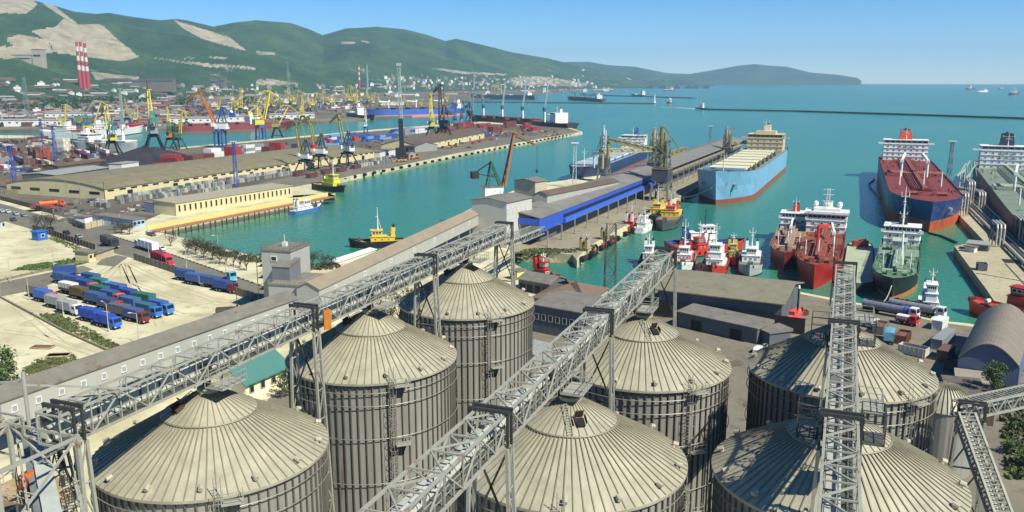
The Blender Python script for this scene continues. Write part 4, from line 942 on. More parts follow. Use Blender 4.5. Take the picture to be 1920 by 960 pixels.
tug('tugboat', (1818, 585), (1872, 597), 'scarlet tug tied up behind the arched hangar', 'tug', 27, 9, 2.8, M('scarlet', '#b02a1c', .5, 0, .12, .5), black, M('scarlet_deck', '#9a3a2a', .7, 0, .2, .8), M('scarlet', '#b02a1c'), 3, .1, .4, M('scarlet', '#b02a1c'), 6, gear=M('pale_gear', '#c9bfae', .6))
tug('fire_boat', (1046, 531), (1010, 523), 'little scarlet boat by the yellow kiosk at the inner quay', 'boat', 12, 4, 1.4, M('scarlet', '#b02a1c'), black, M('scarlet_deck', '#9a3a2a'), M('scarlet', '#b02a1c'), 2, .1, .4, None, 3)
tug('motor_boat', (601, 392), (543, 405), 'slim white and blue passenger launch alongside the red jetty', 'boat', 23, 4.2, 1.2, M('launch_blue', '#3f6ba8', .5), M('launch_blue', '#3f6ba8'), white, white, 2, .12, .5, None, 2.5, False, bulm=white)
# ---- middle distance ships
def simple_ship(bow, stern, label, cat, B, D, side, deck, supx, sup, supm, hatches=0, hm_=None, posts=0, postm=None, boot=2., bottom=None, name='cargo_ship', fb=.16, fun=None, wins=0, L=None):
    s, l_ = ship_at(name, bow, stern, label, cat, L); hull_parts(s, l_, B, D, boot, 2., side, bottom or redb, deck, fb=fb, bul=.8, rake=.03)
    t, hl, th = sup; house(s, l_ * supx, hl, B * .8, D, t, th, supm, 0, wins, B, win=wins > 0)
    funnel(s, l_ * supx - hl * .7, D + t * th, 5, 4, 5, fun or supm); mast(s, l_ * supx - 2, D + t * th, 8, None, 2)
    for i in range(hatches):
        x = l_ * (.36 - i * .62 / hatches) if supx < 0 else l_ * (-.3 + i * .5 / hatches); q = MB(); q.bb(x - l_ * .2 / hatches, x + l_ * .2 / hatches, -B * .35, B * .35, D, D + 2.6); q.m = 1; q.bb(x - l_ * .21 / hatches, x + l_ * .21 / hatches, -B * .37, B * .37, D + 2.6, D + 3.4); q.build('hatch_cover', [deck, hm_ or deck], s)
    for i in range(posts):
        x = l_ * (.30 - i * .6 / max(1, posts - 1) * .95); q = MB(); q.tube((x, 0, D), (x, 0, D + 16), 1.3, 8); q.box((x, 0, D + 15), (3.4, 3.4, 4)); q.beam((x + 1, 0, D + 14), (x + l_ * .1, 0, D + 15.5), 1.2, 1.6); q.build('deck_crane', postm or white, s)
    return s, l_
darkh = M('dark_grey_hull', '#2b2d33', .6, 0, .2, .12); greyh = M('pale_grey_hull', '#a3a9ab', .5, 0, .1, .1)
s, l_ = simple_ship((884, 228), (1074, 244), 'dark bulk carrier with four deck cranes at the end of the container pier', 'cargo ship', 26, 8, darkh, M('brown_red_deck', '#6b3b36', .7), -.36, (5, 13, 2.8), white, 5, M('maroon_hatch', '#6d3531', .6), 0)
for i in range(4):
    x = l_ * (.36 - i * .205); q = MB(); q.tube((x, 0, 8), (x, 0, 28), 1.5, 8, 1.2); q.box((x, 0, 25), (3.6, 3.6, 5)); q.m = 1; q.box((x - 4, 2, 15), (2, 2, 14)); q.build('deck_crane', [M('blue_grey_post', '#3a4c66', .5), white], s)
    if i: 
        q = MB()
        for dy in (-1, 1): q.beam((x, dy, 24), (x - 9, dy * .5, 62), .9)
        for k in range(9): u = k / 8; q.beam((x - 9 * u, -1 + .5 * u, 24 + 38 * u), (x - 9 * min(1, u + .12), 1 - .5 * u, 24 + 38 * min(1, u + .12)), .4)
        q.build('lattice_jib', M('pale_jib', '#9fb0b8', .5), s)
simple_ship((692, 221), (868, 216), 'blue cargo ship with white deck cranes and a pink boot stripe at the far quay', 'cargo ship', 26, 13, M('cobalt_hull', '#355fa8', .5, 0, .08, .1), M('brown_red_deck', '#6b3b36'), -.40, (4, 13, 2.8), white, 4, M('maroon_hatch', '#6d3531'), 3, white, 4., M('pink_boot', '#c77f78', .6))
simple_ship((545, 240), (322, 248), 'long dark red ship at the far quay with white sheds on the quay behind it', 'cargo ship', 24, 7, M('dark_red_hull', '#7a3438', .6, 0, .15, .1), M('brown_red_deck', '#6b3b36'), .22, (4, 16, 2.8), white, 4, M('pink_hatch', '#a8625c', .6), 0, None, .8)
simple_ship((80, 259), (170, 262), 'white reefer ship with a red striped bow at the left of the far basin', 'cargo ship', 16, 7, white, M('pale_deck', '#b5b5ad', .7), .12, (3, 18, 2.6), white, 2, M('red_hatch', '#b0383c', .6), 0, None, 1., M('boot_dark', '#3a3f44', .6), wins=0)
simple_ship((266, 248), (165, 262), 'white ship with bright red deck edges beside the yellow cranes', 'cargo ship', 16, 8, white, M('red_hatch', '#b0383c'), -.2, (3, 20, 2.6), white, 2, M('red_hatch', '#b0383c'), 0, None, 1., M('boot_dark', '#3a3f44'))
simple_ship((256, 290), (150, 284), 'light grey ship with a tall raked bow behind the coal heap', 'cargo ship', 17, 9, greyh, M('pale_deck', '#b5b5ad'), -.2, (3, 15, 2.6), white, 3, white, 1, white, 1., greyh)
simple_ship((480, 230), (420, 233), 'small white ship with a stepped house at the far quay below the orange crane', 'ship', 13, 5, white, M('pale_deck', '#b5b5ad'), -.1, (4, 14, 2.6), white, 1, white, 0, None, 1.)
simple_ship((700, 226), (655, 221), 'black hulled ship with a white house tucked behind the bow of the blue cargo ship', 'ship', 14, 7, darkh, M('pale_deck', '#b5b5ad'), .0, (5, 14, 2.8), white, 1, white, 0, None, 1.)
s, l_ = simple_ship((885, 185), (1005, 187), 'slate grey ship carrying a yellow crane frame at the far mole', 'cargo ship', 30, 14, M('slate_blue_hull', '#4b6276', .6, 0, .1, .1), M('pale_deck', '#b5b5ad'), -.35, (3, 16, 3), white, 3, None, 0)
q = MB()
for x in (-20, -6, 8, 22):
    for y in (-9, 9): q.beam((x + l_ * .08, y, 14), (x + l_ * .08, y, 50), 2.2)
    q.beam((x + l_ * .08, -9, 50), (x + l_ * .08, 9, 50), 2.2)
for y in (-9, 9):
    for z in (30, 50): q.beam((l_ * .08 - 20, y, z), (l_ * .08 + 22, y, z), 2.2)
q.build('crane_frame', M('pale_yellow', '#cdbb6a', .6), s)
simple_ship((1066, 187), (1132, 191), 'dark cargo ship with masts lying along the far mole', 'cargo ship', 22, 8, M('slate_dark_hull', '#3d3f4c', .6), M('brown_red_deck', '#6b3b36'), -.33, (4, 18, 3), white, 3, None, 3, M('blue_grey_post', '#3a4c66'), 1)
simple_ship((1130, 172), (1146, 170), 'small white ship with a slanted boom before the distant headland', 'ship', 16, 7, white, white, -.1, (3, 16, 3), white, 1, None, 1, white)
simple_ship((1246, 171), (1264, 170), 'tiny ship in the roads just below the distant headland, nearest the breakwater', 'ship', 18, 7, M('slate_blue_hull', '#4b6276'), white, -.2, (4, 22, 3.5), white, 1)
simple_ship((1185, 180), (1210, 181), 'small pale ship at the outer mole', 'ship', 16, 6, M('slate_blue_hull', '#4b6276'), white, -.25, (4, 16, 3.5), white, 1)
simple_ship((1812, 168.5), (1826, 168), 'small vessel with a white sail like house, left of the four at anchor', 'ship', 24, 8, M('slate_dark_hull', '#3d3f4c'), white, .2, (5, 30, 4.5), white, 0)
simple_ship((1832, 173.5), (1850, 173), 'low white vessel at anchor on the horizon, right of the one like a sail', 'ship', 22, 8, white, white, 0, (2, 50, 4), white, 0)
simple_ship((1894, 178.5), (1908, 176.5), 'dark vessel with a white house, rightmost of those at anchor', 'ship', 20, 8, M('slate_dark_hull', '#3d3f4c'), white, .1, (4, 30, 4), white, 0)
simple_ship((1871, 168), (1880, 168), 'faint tiny vessel at anchor nearest the horizon', 'ship', 14, 5, M('slate_blue_hull', '#4b6276'), white, .1, (2, 20, 3), white, 0)
s, l_ = simple_ship((1252, 194.5), (1261, 194), 'tiny dark tug heading past the white lighthouse', 'tug', 9, 3, darkh, white, .1, (3, 8, 2.5), white, 0, L=26)
s, l_ = simple_ship((1304, 205), (1316, 205.3), 'small dark tug trailing a white wake at the end of the breakwater', 'tug', 9, 3, darkh, white, .1, (3, 8, 2.5), white, 0, L=30)
mb = MB(); p = Q(1310, 205.4, SEA); q_ = Q(1258, 201, SEA); d = (q_ - p); nn = Vector((-d.y, d.x, 0)).normalized()
mb.add([tuple(p + nn * 4 + Vector((0, 0, .3))), tuple(p - nn * 4 + Vector((0, 0, .3))), tuple(q_ - nn * 14 + Vector((0, 0, .3))), tuple(q_ - nn * 10 + Vector((0, 0, .3)))], [(0, 1, 2, 3)])
mb.add([tuple(p + nn * 6 + Vector((0, 0, .3))), tuple(p + nn * 3 + Vector((0, 0, .3))), tuple(q_ + nn * 24 + Vector((0, 0, .3))), tuple(q_ + nn * 28 + Vector((0, 0, .3)))], [(0, 1, 2, 3)])
tag(mb.build('wake_foam', M('foam', '#c9dcdc', .6)), kind='stuff')
for k, px in enumerate((1219, 1243, 1268, 1290, 1304, 1324)):
    p = Q(px, 165, 0); m = MB(); m.box((0, 0, 4), (60, 20, 12)); m.box((6, 0, 15), (22, 14, 14)); o = m.build('mooring_dolphin', dk); o.location = p
    tag(o, 'dark speck of a structure along the faint sea wall below the headland', 'dolphin', 'structures along the far sea wall')
s = empty('lighthouse', Q(1227, 193, 0), 0, 'white lighthouse at the tip of the far mole', 'lighthouse')
m = MB(); m.lathe([(4.5, 0), (4.0, 3), (2.4, 3.2), (1.7, 21), (2.4, 21.2), (2.4, 22)], 14); m.build('tower', white, s); m = MB(); m.lathe([(1.4, 22), (1.4, 24.6), (1.7, 24.7), (.1, 26.5)], 10); m.build('lantern', M('lantern_grey', '#8d9aa0', .4), s)
# mooring line and floating hose
def rope(name, pts, r_, m, label, cat):
    q = MB()
    for a, c in zip(pts, pts[1:]): q.tube(a, c, r_, 6)
    return tag(q.build(name, m), label, cat)
def sag(a, b_, s_, n=8): return [tuple(Vector(a).lerp(Vector(b_), i / n) - Vector((0, 0, s_ * 4 * (i / n) * (1 - i / n)))) for i in range(n + 1)]
rope('mooring_line', sag(Q(1268, 370, .3), Q(1335, 352, 9), 1.5), .16, wire, 'mooring line from the light blue carrier to the grain pier', 'rope')
rope('mooring_line', sag(Q(1656, 566, 1), Q(1672, 535, 3), 1), .1, wire, 'pale mooring line hanging from the bow of the black tanker', 'rope')
rope('oil_boom', [Q(1741, 437, SEA + .3), Q(1765, 443, SEA + .3), Q(1793, 455, SEA + .4)], .55, black, 'black floating boom from the tanker bow to the oil pier', 'boom')
rope('oil_boom', [Q(1640, 336, SEA + .3), Q(1629, 345, SEA + .3), Q(1632, 352, SEA + .3), Q(1650, 372, SEA + .3)], .55, black, 'black floating boom curving out at the left side of the blue tanker', 'boom')
# ================================================================ BUILDINGS
cream = M('cream_render', '#c9bd92', .8, 0, .10, .3); olive = M('olive_roof', '#776f54', .75, 0, .22, .18, rust=.05); brroof = M('brown_roof', '#5a4c3e', .8, 0, .24, .16)
gwall = M('grey_wall', '#8b8b85', .7, 0, .08, .3); groof = M('grey_roof', '#706c63', .75, 0, .2, .3, rust=.04); dwin = M('window_glass', '#20272b', .2, 0, .1, 1.); dkdoor = M('dark_doorway', '#1d1b18', .8)
gal_w = M('gallery_cladding', '#a5a59d', .6, .1, .06, .25, streak=.3); gal_r = M('gallery_roof', '#736f64', .65, .1, .2, .3, rust=.03); wfr = M('white_frame', '#d0d0c8', .6)
slate = M('slate_wall', '#54585c', .7, 0, .12, .3); blue = M('blue_cladding', '#2f55b8', .45, .1, .05, .2)
_bw = {}
def inst(key, mk, parent, loc, rz=0):
    """one mesh, many copies"""
    if key not in _bw:
        o = mk(); o.parent = parent; _bw[key] = o.data
    else:
        o = bpy.data.objects.new(key[0], _bw[key]); col.objects.link(o); o.parent = parent
    o.location = loc; o.rotation_euler = (0, 0, rz); return o
def wunit(name, parent, loc, rz, w_, h_, gm, fm=None):
    def mk():
        q = MB(); q.box((0, 0, 0), (w_, .16, h_)); q.m = 1
        if fm:
            for s in (-1, 1): q.box((s * w_ / 2, -.03, 0), (.14, .22, h_ + .2)); q.box((0, -.03, s * h_ / 2), (w_ + .2, .22, .14))
        return q.build(name, [gm, fm or gm], None)
    return inst((name, round(w_, 2), round(h_, 2), gm.name, fm.name if fm else ''), mk, parent, loc, rz)
def frame3(a, b_, c, z=0):
    A = Q(*a, z); Bp = Q(*b_, z); d = (Bp - A); ln = d.length; d.normalize(); n = Vector((-d.y, d.x, 0))
    if n.dot(A - Vector((0, 0, z))) < 0: n = -n
    dep = c if isinstance(c, (int, float)) else abs((Q(*c, z) - A).dot(n))
    return A, ln, dep, math.atan2(d.y, d.x), n
def bld(name, a, b_, c, h, label, cat='warehouse', roof='gable', rh=1.5, wall=None, roofm=None, win=(), doors=(), ov=.4, z=0., group=None, base=None, endwin=0, ribs=0):
    """a-b: front foot seen in the photo, c: depth; x runs a->b, y away from the viewer"""
    wall = wall or gwall; roofm = roofm or groof
    A, ln, dep, rz, n = frame3(a, b_, c, z); r = empty(name, A, rz, label, cat, group)
    q = MB()
    if roof in ('gable', 'arch'):
        k = 10 if roof == 'arch' else 2
        pr = [(0, 0), (0, h)] + [(dep * i / k, h + rh * (math.sin(math.pi * i / k) ** .8 if k > 2 else 1)) for i in range(1, k)] + [(dep, h), (dep, 0)]
        q.extr(pr[::-1], 0, ln)
    else: q.bb(0, ln, 0, dep, 0, h)
    if ribs:
        q.m = 1
        for i in range(int(ln / ribs) + 1): q.bb(i * ribs - .15, i * ribs + .15, -.12, -.002, 0, h - .05)
    wl = q.build('wall', [wall, base or wall], r)
    q = MB()
    if roof in ('gable', 'arch'):
        k = 10 if roof == 'arch' else 2; f = lambda t: rh * (math.sin(math.pi * min(1, max(0, t))) ** .8 if k > 2 else 1 - abs(2 * t - 1))
        e = ov * (rh / (dep / 2)) if k == 2 else .1
        top = [(-ov, h - e + .3)] + [(dep * i / k, h + f(i / k) + .3) for i in range(1, k)] + [(dep + ov, h - e + .3)]
        q.extr([(y, zz) for y, zz in top] + [(y, zz - .26) for y, zz in top[::-1]], -ov, ln + ov)
    elif roof == 'shed':
        q.extr([(-ov, h + .02), (-ov, h + .3), (dep + ov, h + rh + .3), (dep + ov, h + .02)], -ov, ln + ov)
    elif roof == 'hip':
        m_ = dep / 2; q.add([(-ov, -ov, h), (ln + ov, -ov, h), (ln + ov, dep + ov, h), (-ov, dep + ov, h), (m_, m_, h + rh), (ln - m_, m_, h + rh)], [(0, 1, 5, 4), (1, 2, 5), (2, 3, 4, 5), (3, 0, 4), (3, 2, 1, 0)])
    else: q.bb(-ov, ln + ov, -ov, dep + ov, h + .005, h + .35)
    q.build('roof', roofm, r)
    for n_, w_, hh, zz, *m_ in win:
        for i in range(n_): wunit('window', wl, (ln * (i + .5) / n_, -.05, zz), 0, w_, hh, dwin, m_[0] if m_ else None)
    for n_, w_, hh, *m_ in doors:
        for i in range(n_): wunit('door', wl, (ln * (i + .5) / n_, -.06, hh / 2), 0, w_, hh, m_[0] if m_ else dkdoor)
    for i in range(endwin): wunit('window', wl, (-.05, dep * (i + .5) / endwin, h * .6), -math.pi / 2, dep / endwin * .5, h * .25, dwin)
    return r, ln, dep, wl
# container pier sheds
bld('warehouse', (198, 375), (702, 297), (104, 350), 5.6, 'long cream warehouse with an olive roof along the container quay, nearest the road', roof='arch', rh=3.6, wall=cream, roofm=olive, win=[(34, 4.2, .8, 4.6)], doors=[(8, 3.6, 3.6)], endwin=5, ribs=6)
bld('warehouse', (782, 285), (908, 259), 34, 5.6, 'cream warehouse with a brown roof farther along the container quay, by the dark crane', roof='gable', rh=4.5, wall=cream, roofm=brroof, win=[(12, 3, .8, 4.4)], doors=[(6, 3.4, 3.4)], ribs=7)
bld('warehouse', (716, 282), (778, 286), 30, 5, 'low brown roofed shed between the two cream warehouses', roof='gable', rh=3, wall=gwall, roofm=brroof, doors=[(2, 4, 3.5)])
bld('shed', (712, 297), (742, 291), 12, 5, 'grey and white box shed by the tall dark crane', roof='flat', wall=M('white_box', '#c8c8c0', .6), doors=[(1, 3, 3)])
bld('warehouse', (106, 346), (206, 330), 24, 5.5, 'blue grey flat shed behind the left end of the olive warehouse', roof='gable', rh=1, wall=slate, roofm=M('pale_grey_roof', '#8b8c86', .7))
bld('shed', (229, 323), (261, 318), 10, 5.5, 'white box building behind the olive warehouse roof', roof='flat', wall=M('white_box', '#c8c8c0'), roofm=gwall)
bld('shed', (110, 322), (205, 310), 14, 3.5, 'long dark brown shed beside the coal heap', roof='gable', rh=1.2, wall=brroof, roofm=brroof)
# jetty building
r, ln, dp, wl = bld('jetty_building', (331, 405), (549, 369), (305, 398), 5.8, 'long cream building with tall dark windows on the red jetty', 'building', roof='shed', rh=.5, wall=cream, roofm=M('pale_olive_roof', '#97907a', .75), ribs=1000)
for i in range(24): wunit('window', wl, (ln * (i + .6) / 24.4, -.05, 3.3), 0, 1.15, 3.0, dwin, cream)
o = MB(); 
for i in range(5): o.tube((0, 0, 0), (0, 0, .8), .3, 8)
a, b_ = Q(292, 434, .5), Q(628, 369, .5); d = (b_ - a); L_ = d.length; rz = math.atan2(d.y, d.x)
r = empty('jetty', (a.x, a.y, 0), rz, 'red brown plank jetty on dark piles below the cream building', 'jetty')
q = MB(); q.bb(0, L_, -.5, 4.6, .25, .6); q.build('deck', M('red_brown_planks', '#99604a', .8, 0, .15, .4), r)
q = MB(); q.bb(0, L_, 4.62, 5.0, .2, 2.6); q.build('parapet', M('yellow_wall', '#d8c37a', .8, 0, .1, .3), r)
for i in range(34): q = MB(); q.tube((L_ * (i + .5) / 34, -.2 + (i % 2) * .6, -7), (L_ * (i + .5) / 34, -.2 + (i % 2) * .6, .24), .28, 6); q.build('pile', steeld, r)
bld('shed', (288, 400), (305, 398), 9, 4.5, 'small white fronted garage next to the jetty building', 'garage', roof='flat', wall=M('white_box', '#c8c8c0'), doors=[(1, 3, 3)])
bld('gatehouse', (250, 428), (272, 424), (228, 412), 3.4, 'blue and white gatehouse with a grey roof at the jetty entrance', 'kiosk', roof='shed', rh=.6, wall=M('pale_blue_wall', '#9fb6cc', .6), roofm=groof, win=[(3, 1.4, 1.1, 2)])
bld('kiosk', (160, 423), (174, 420), 5, 3.6, 'white gate pillar box at the port entrance', 'kiosk', roof='flat', wall=white)
bld('kiosk', (72, 452), (90, 449), 4, 3.4, 'bright blue booth on the edge of the sandy lot', 'kiosk', roof='flat', wall=M('booth_blue', '#2c62b0', .6), roofm=M('booth_blue', '#2c62b0'), win=[(1, 1.4, 1.2, 1.9, white)])
bld('gatehouse', (167, 492), (183, 488), 6, 3.2, 'cream guard house with a flat grey roof at the truck lot entrance', 'kiosk', roof='shed', rh=.4, wall=cream, roofm=groof, win=[(2, 1, 1, 1.9)])
bld('guard_shelter', (184, 489), (214, 478), 4, 2.6, 'open cream shelter with slim posts beside the guard house', 'shelter', roof='flat', wall=M('pale_fence', '#b5ab8b', .8), roofm=groof)
bld('house', (-6, 436), (12, 430), 8, 4, 'low pale house at the left edge by the road', 'house', roof='flat', wall=M('white_box', '#c8c8c0'), win=[(2, 1.4, 1.2, 2.4)])
# elevator tower: three grey blocks
q0 = Q(497, 588, 0)
ANG = rad(8)
r = empty('elevator_tower', (q0.x, q0.y, 0), ANG, 'grey concrete elevator tower with stairs on its dark side, above the roofed gallery', 'tower')
q = MB(); q.bb(0, 8.5, 0, 11, 0, 17.4); q.m = 1; q.bb(-.25, 8.75, -.25, 11.25, 17.4, 17.8); q.build('main_block', [gal_w, groof], r)
q = MB(); q.bb(5.2, 10.2, -4.2, 2, 8.4, 14.2); q.m = 1; q.add([(5, -4.4, 14.2), (10.4, -4.4, 14.2), (10.4, 2, 15.6), (5, 2, 15.6)], [(0, 1, 2, 3)]); q.add([(5.2, -4.2, 14.2), (5.2, 2, 14.2), (5.2, 2, 15.6)], [(0, 2, 1)]); q.add([(10.2, -4.2, 14.2), (10.2, 2, 14.2), (10.2, 2, 15.6)], [(0, 1, 2)]); q.build('hoist_block', [M('grey_cladding_dark', '#6e7176', .6, .1, .06, .3), groof], r)
q = MB(); q.bb(6, 15.8, -8, 6.4, 0, 10.2); q.m = 1; q.bb(5.8, 16, -8.2, 6.6, 10.2, 10.5); q.build('lower_block', [gal_w, groof], r)
for x, y, z, rz in ((3.6, -.06, 15.4, 0), (11.5, -8.06, 7.6, 0), (15.86, -1, 7.4, math.pi / 2)): wunit('window', r, (x, y, z), rz, 1.6, 1.2, dwin, wfr)
q = MB(); q.box((4.2, 5.2, 18.4), (1.2, 1.2, 1.2)); q.tube((4.2, 5.2, 19), (4.2, 5.2, 21), .08, 5); q.build('roof_box', M('white_box', '#c8c8c0'), r)
q = MB()
for z in (3.2, 6.4, 9.6, 12.8, 16): 
    q.bb(-2.2, 0, 1, 9, z - .1, z); 
    for y in (1, 3, 5, 7, 9): q.beam((-2.2, y, z), (-2.2, y, z + 1.1), .07)
    q.beam((-2.2, 1, z + 1.1), (-2.2, 9, z + 1.1), .07); q.beam((-2.2, 1, z), (0, 1, z), .1)
    q.beam((-1.2, 1.2, z - 3.2), (-1.2, 8.6, z), .5, .15)
for y in (1, 9): q.beam((-2.2, y, 0), (-2.2, y, 17), .16)
q.build('stairs', M('olive_rail', '#6d6a45', .6, .1), r)
deckrail(r, [(0, 0), (8.5, 0), (8.5, 11), (0, 11), (0, 0)], 17.8, 1.1, M('olive_rail', '#6d6a45'), 1.6)
deckrail(r, [(6, -8), (15.8, -8), (15.8, 6)], 10.5, 1.1, M('pale_rail', '#b6ad93', .6), 1.6)
text_mesh('lettering', '4.3', .9, wfr, r, Matrix.Translation((3.2, -.05, 16.6)) @ Matrix.Rotation(math.pi / 2, 4, 'X'))
# roofed conveyor galleries
def roofed(name, pa, pb, label, wd, hw, nwin, posts=True, rm=None, off=1.4):
    d = (pb - pa); L_ = math.hypot(d.x, d.y); rz = math.atan2(d.y, d.x); r = empty(name, (pa.x, pa.y, 0), rz, label, 'conveyor gallery', 'roofed conveyor galleries')
    za, zb = pa.z, pb.z; sl = (zb - za)
    q = MB(); vs = []
    for x, z in ((0, za), (L_, zb)): vs += [(x, 0, z - hw), (x, 0, z), (x, wd / 2, z + wd * .22), (x, wd, z), (x, wd, z - hw)]
    q.add(vs, [(0, 1, 6, 5), (3, 4, 9, 8), (4, 0, 5, 9), (0, 4, 3, 2, 1), (5, 6, 7, 8, 9)]); wl = q.build('wall', gal_w, r)
    q = MB(); vs = []
    for x, z in ((-.3, za), (L_ + .3, zb)): vs += [(x, -.35, z - .05), (x, wd / 2, z + wd * .22 + .25), (x, wd + .35, z - .05), (x, wd + .35, z - .25), (x, wd / 2, z + wd * .22 + .02), (x, -.35, z - .25)]
    q.add(vs, [(0, 1, 7, 6), (1, 2, 8, 7), (2, 3, 9, 8), (3, 4, 10, 9), (4, 5, 11, 10), (5, 0, 6, 11), (0, 5, 4, 3, 2, 1), (6, 7, 8, 9, 10, 11)]); q.build('roof', rm or gal_r, r)
    for i in range(nwin):
        t = (i + .5) / nwin; wunit('window', wl, (L_ * t, -.05, za + sl * t - hw * .42), 0, 1.0, 1.1, M('pale_window', '#8b9499', .3), wfr)
    if posts:
        n = max(2, int(L_ / 11))
        for i in range(n):
            t = (i + .5) / n; z = za + sl * t - hw
            for y in (.3, wd - .3): q = MB(); q.bb(L_ * t - .25, L_ * t + .25, y - .25, y + .25, -.5, z); q.build('post', M('concrete_post', '#75736b', .8), r)
            q = MB(); q.beam((L_ * t, .3, z * .1), (L_ * t, wd - .3, z * .9), .2); q.beam((L_ * t, wd - .3, z * .1), (L_ * t, .3, z * .9), .2); q.build('brace', steeld, r)
    return r
pa = Q(0, 752, 10.5); pb = Q(556, 559, 10.5)
roofed('roofed_gallery', pa, pb, 'long grey roofed gallery along the edge of the truck lot, lower left', 6.0, 5.0, 17)
pa = Q(598, 542, 10.2); pb = Q(946, 378, 12.5)
roofed('roofed_gallery', pa, pb, 'long brown roofed gallery from the elevator tower to the transfer house at the pier', 6.5, 4.2, 9, rm=M('tan_brown_roof', '#8a7d69', .7, 0, .12, .2))
bld('annex', (632, 497), (704, 473), 2.2, .9, 'low white roofed strip building behind the roofed gallery at the shore', 'shed', roof='shed', rh=.4, wall=M('white_box', '#c8c8c0'), roofm=M('white_roof', '#d8d8d4', .5))
# transfer house at the pier and neighbours
r, ln, dp, wl = bld('transfer_house', (950, 466), (997, 452), (922, 448), 17.2, 'pale tall transfer house at the root of the grain pier', 'building', roof='gable', rh=1.2, wall=M('pale_cladding', '#b9b7ad', .6, .05, .05, .3), roofm=groof)
for i in range(5):
    for z in (14.6, 13.4): wunit('window', wl, (1.0 + i * ln / 6 * 1.05, -.05, z), 0, .7, .6, M('pale_window', '#8b9499'), wfr)
    wunit('window', wl, (1.0 + i * ln / 6 * 1.05, -.05, 4.5), 0, .7, .6, M('pale_window', '#8b9499'), wfr)
r, ln, dp, wl = bld('transfer_house', (1003, 427), (1025, 422), (983, 418), 19.5, 'beige house with a small roof where the sloping gallery starts on the grain pier', 'building', roof='gable', rh=1, wall=M('beige_cladding', '#b3a88f', .7, 0, .05, .3), roofm=groof)
for i in range(3): wunit('window', wl, (ln * (.2 + .25 * i), -.05, 14.6), 0, 1, 1.2, dwin)
pa = Q(1026, 366, 16.0); pb = Q(1160, 340, 13)
roofed('roofed_gallery', pa, pb, 'beige roofed gallery sloping along the left of the blue warehouse', 6, 4.5, 6, rm=brroof)
# blue warehouse on the grain pier
q0 = Q(1012, 462, 0); q1 = Q(1147, 400, 0); d = (q1 - q0).normalized(); rz = math.atan2(d.y, d.x)
r = empty('pier_warehouse', (q0.x, q0.y, 0), rz, 'long grey roofed warehouse with a bright blue front on the grain pier', 'warehouse')
L_, W_ = 470, 20
q = MB(); q.bb(8, L_, 3.0, W_, 0, 8.8); q.build('wall', slate, r)
q = MB(); q.extr([(-.6, 10.7), (-.6, 11.0), (W_ * .55, 13.4), (W_ + .6, 11.6), (W_ + .6, 11.3), (W_ * .55, 13.1)], -1, L_); q.build('roof', M('warehouse_grey_roof', '#74716a', .65, 0, .2, .15, rust=.03), r)
q = MB(); q.bb(-.9, 168, -.35, -.05, 5.4, 10.68); q.m = 1; q.bb(24, 166, -.42, -.36, 7.5, 8.9); q.m = 0; q.bb(-1.2, -.91, -.35, W_, 8.2, 10.6); q.build('blue_front', [blue, M('dark_slot', '#101728', .7)], r)
q = MB(); q.bb(24, 168, -1.5, -.43, 5.5, 7.3); q.build('canopy', M('blue_canopy', '#3b62bd', .5), r)
for i in range(24):
    q = MB(); x = 1 + i * 15; q.bb(x - .22, x + .22, -3.0, -2.6, 0, 6.15 if i < 12 else 10.6); q.bb(x - .7, x + .7, -3.4, -2.2, 0, .5); q.beam((x, -2.8, 5.9), (x, -.3, 6.3), .2); q.build('post', M('grey_post', '#8d8d86', .7), r)
q = MB(); q.bb(170, L_ - 6, -2.6, -.7, 8.4, 8.7); q.bb(170, L_ - 6, -2.7, -2.5, 8.7, 10.2); q.build('side_gallery', M('dusty_gallery', '#8f8668', .7), r)
# open conveyor ramp between the left gallery and the warehouse
truss_between('conveyor_ramp', 'grey conveyor ramp joining the end of the left gallery to the blue warehouse', Q(952, 460, 12), Q(1008, 437, 9.0), 5, 2.4, 8, 'conveyor')
# inner quay houses
bld('warehouse', (1000, 622), (1092, 640), (1010, 585), 7, 'long low dark grey house with small windows behind the middle silos', 'building', roof='gable', rh=1.2, wall=slate, roofm=groof, win=[(7, 1.1, 1.5, 4.2, gwall)])
bld('house', (1000, 588), (1098, 600), (1012, 556), 4.6, 'brown hip roofed house at the inner quay', 'house', roof='hip', rh=3.4, wall=M('beige_cladding', '#b3a88f'), roofm=M('brown_tile_roof', '#6d5b4c', .8, 0, .12, .4), win=[(7, 1, 1.3, 2.8)], ov=.6)
bld('shed', (972, 545), (1030, 556), 9, 3.6, 'narrow brown roofed shed right by the water of the inner quay', 'shed', roof='gable', rh=1.5, wall=slate, roofm=groof, doors=[(4, 2, 2.4)])
bld('kiosk', (958, 523), (970, 526), 3.5, 2.8, 'pale yellow kiosk beside the far left silo', 'kiosk', roof='flat', wall=M('kiosk_yellow', '#d8cf86', .7), win=[(1, 1, .9, 1.7)])
bld('shed', (1000, 690), (1036, 672), 16, 3, 'low grey corrugated shed between the middle silo and the dark house', 'shed', roof='shed', rh=.8, wall=gwall, roofm=M('pale_grey_roof', '#8b8c86'))
bld('central_shed', (815, 905), (905, 800), 12, 4.5, 'long narrow ribbed shed lying between the left and middle rows of silos', 'shed', roof='gable', rh=1.6, wall=gwall, roofm=M('ribbed_grey_roof', '#77726a', .7))
r, ln, dp, wl = bld('warehouse', (1232, 591), (1463, 622), (1250, 548), 7.2, 'long olive roofed shed with an open dark front, in front of the tugs', roof='gable', rh=2.4, wall=slate, roofm=M('khaki_roof', '#77735f', .7, 0, .14, .3, rust=.03), doors=[(1, 44, 4.2)], ov=.8)
r, ln, dp, wl = bld('lean_to', (1270, 612), (1418, 646), 7.5, 3.8, 'low grey flat roofed lean to in front of the long olive shed', 'shed', roof='shed', rh=.5, wall=slate, roofm=groof, doors=[(2, 3, 2.6)])
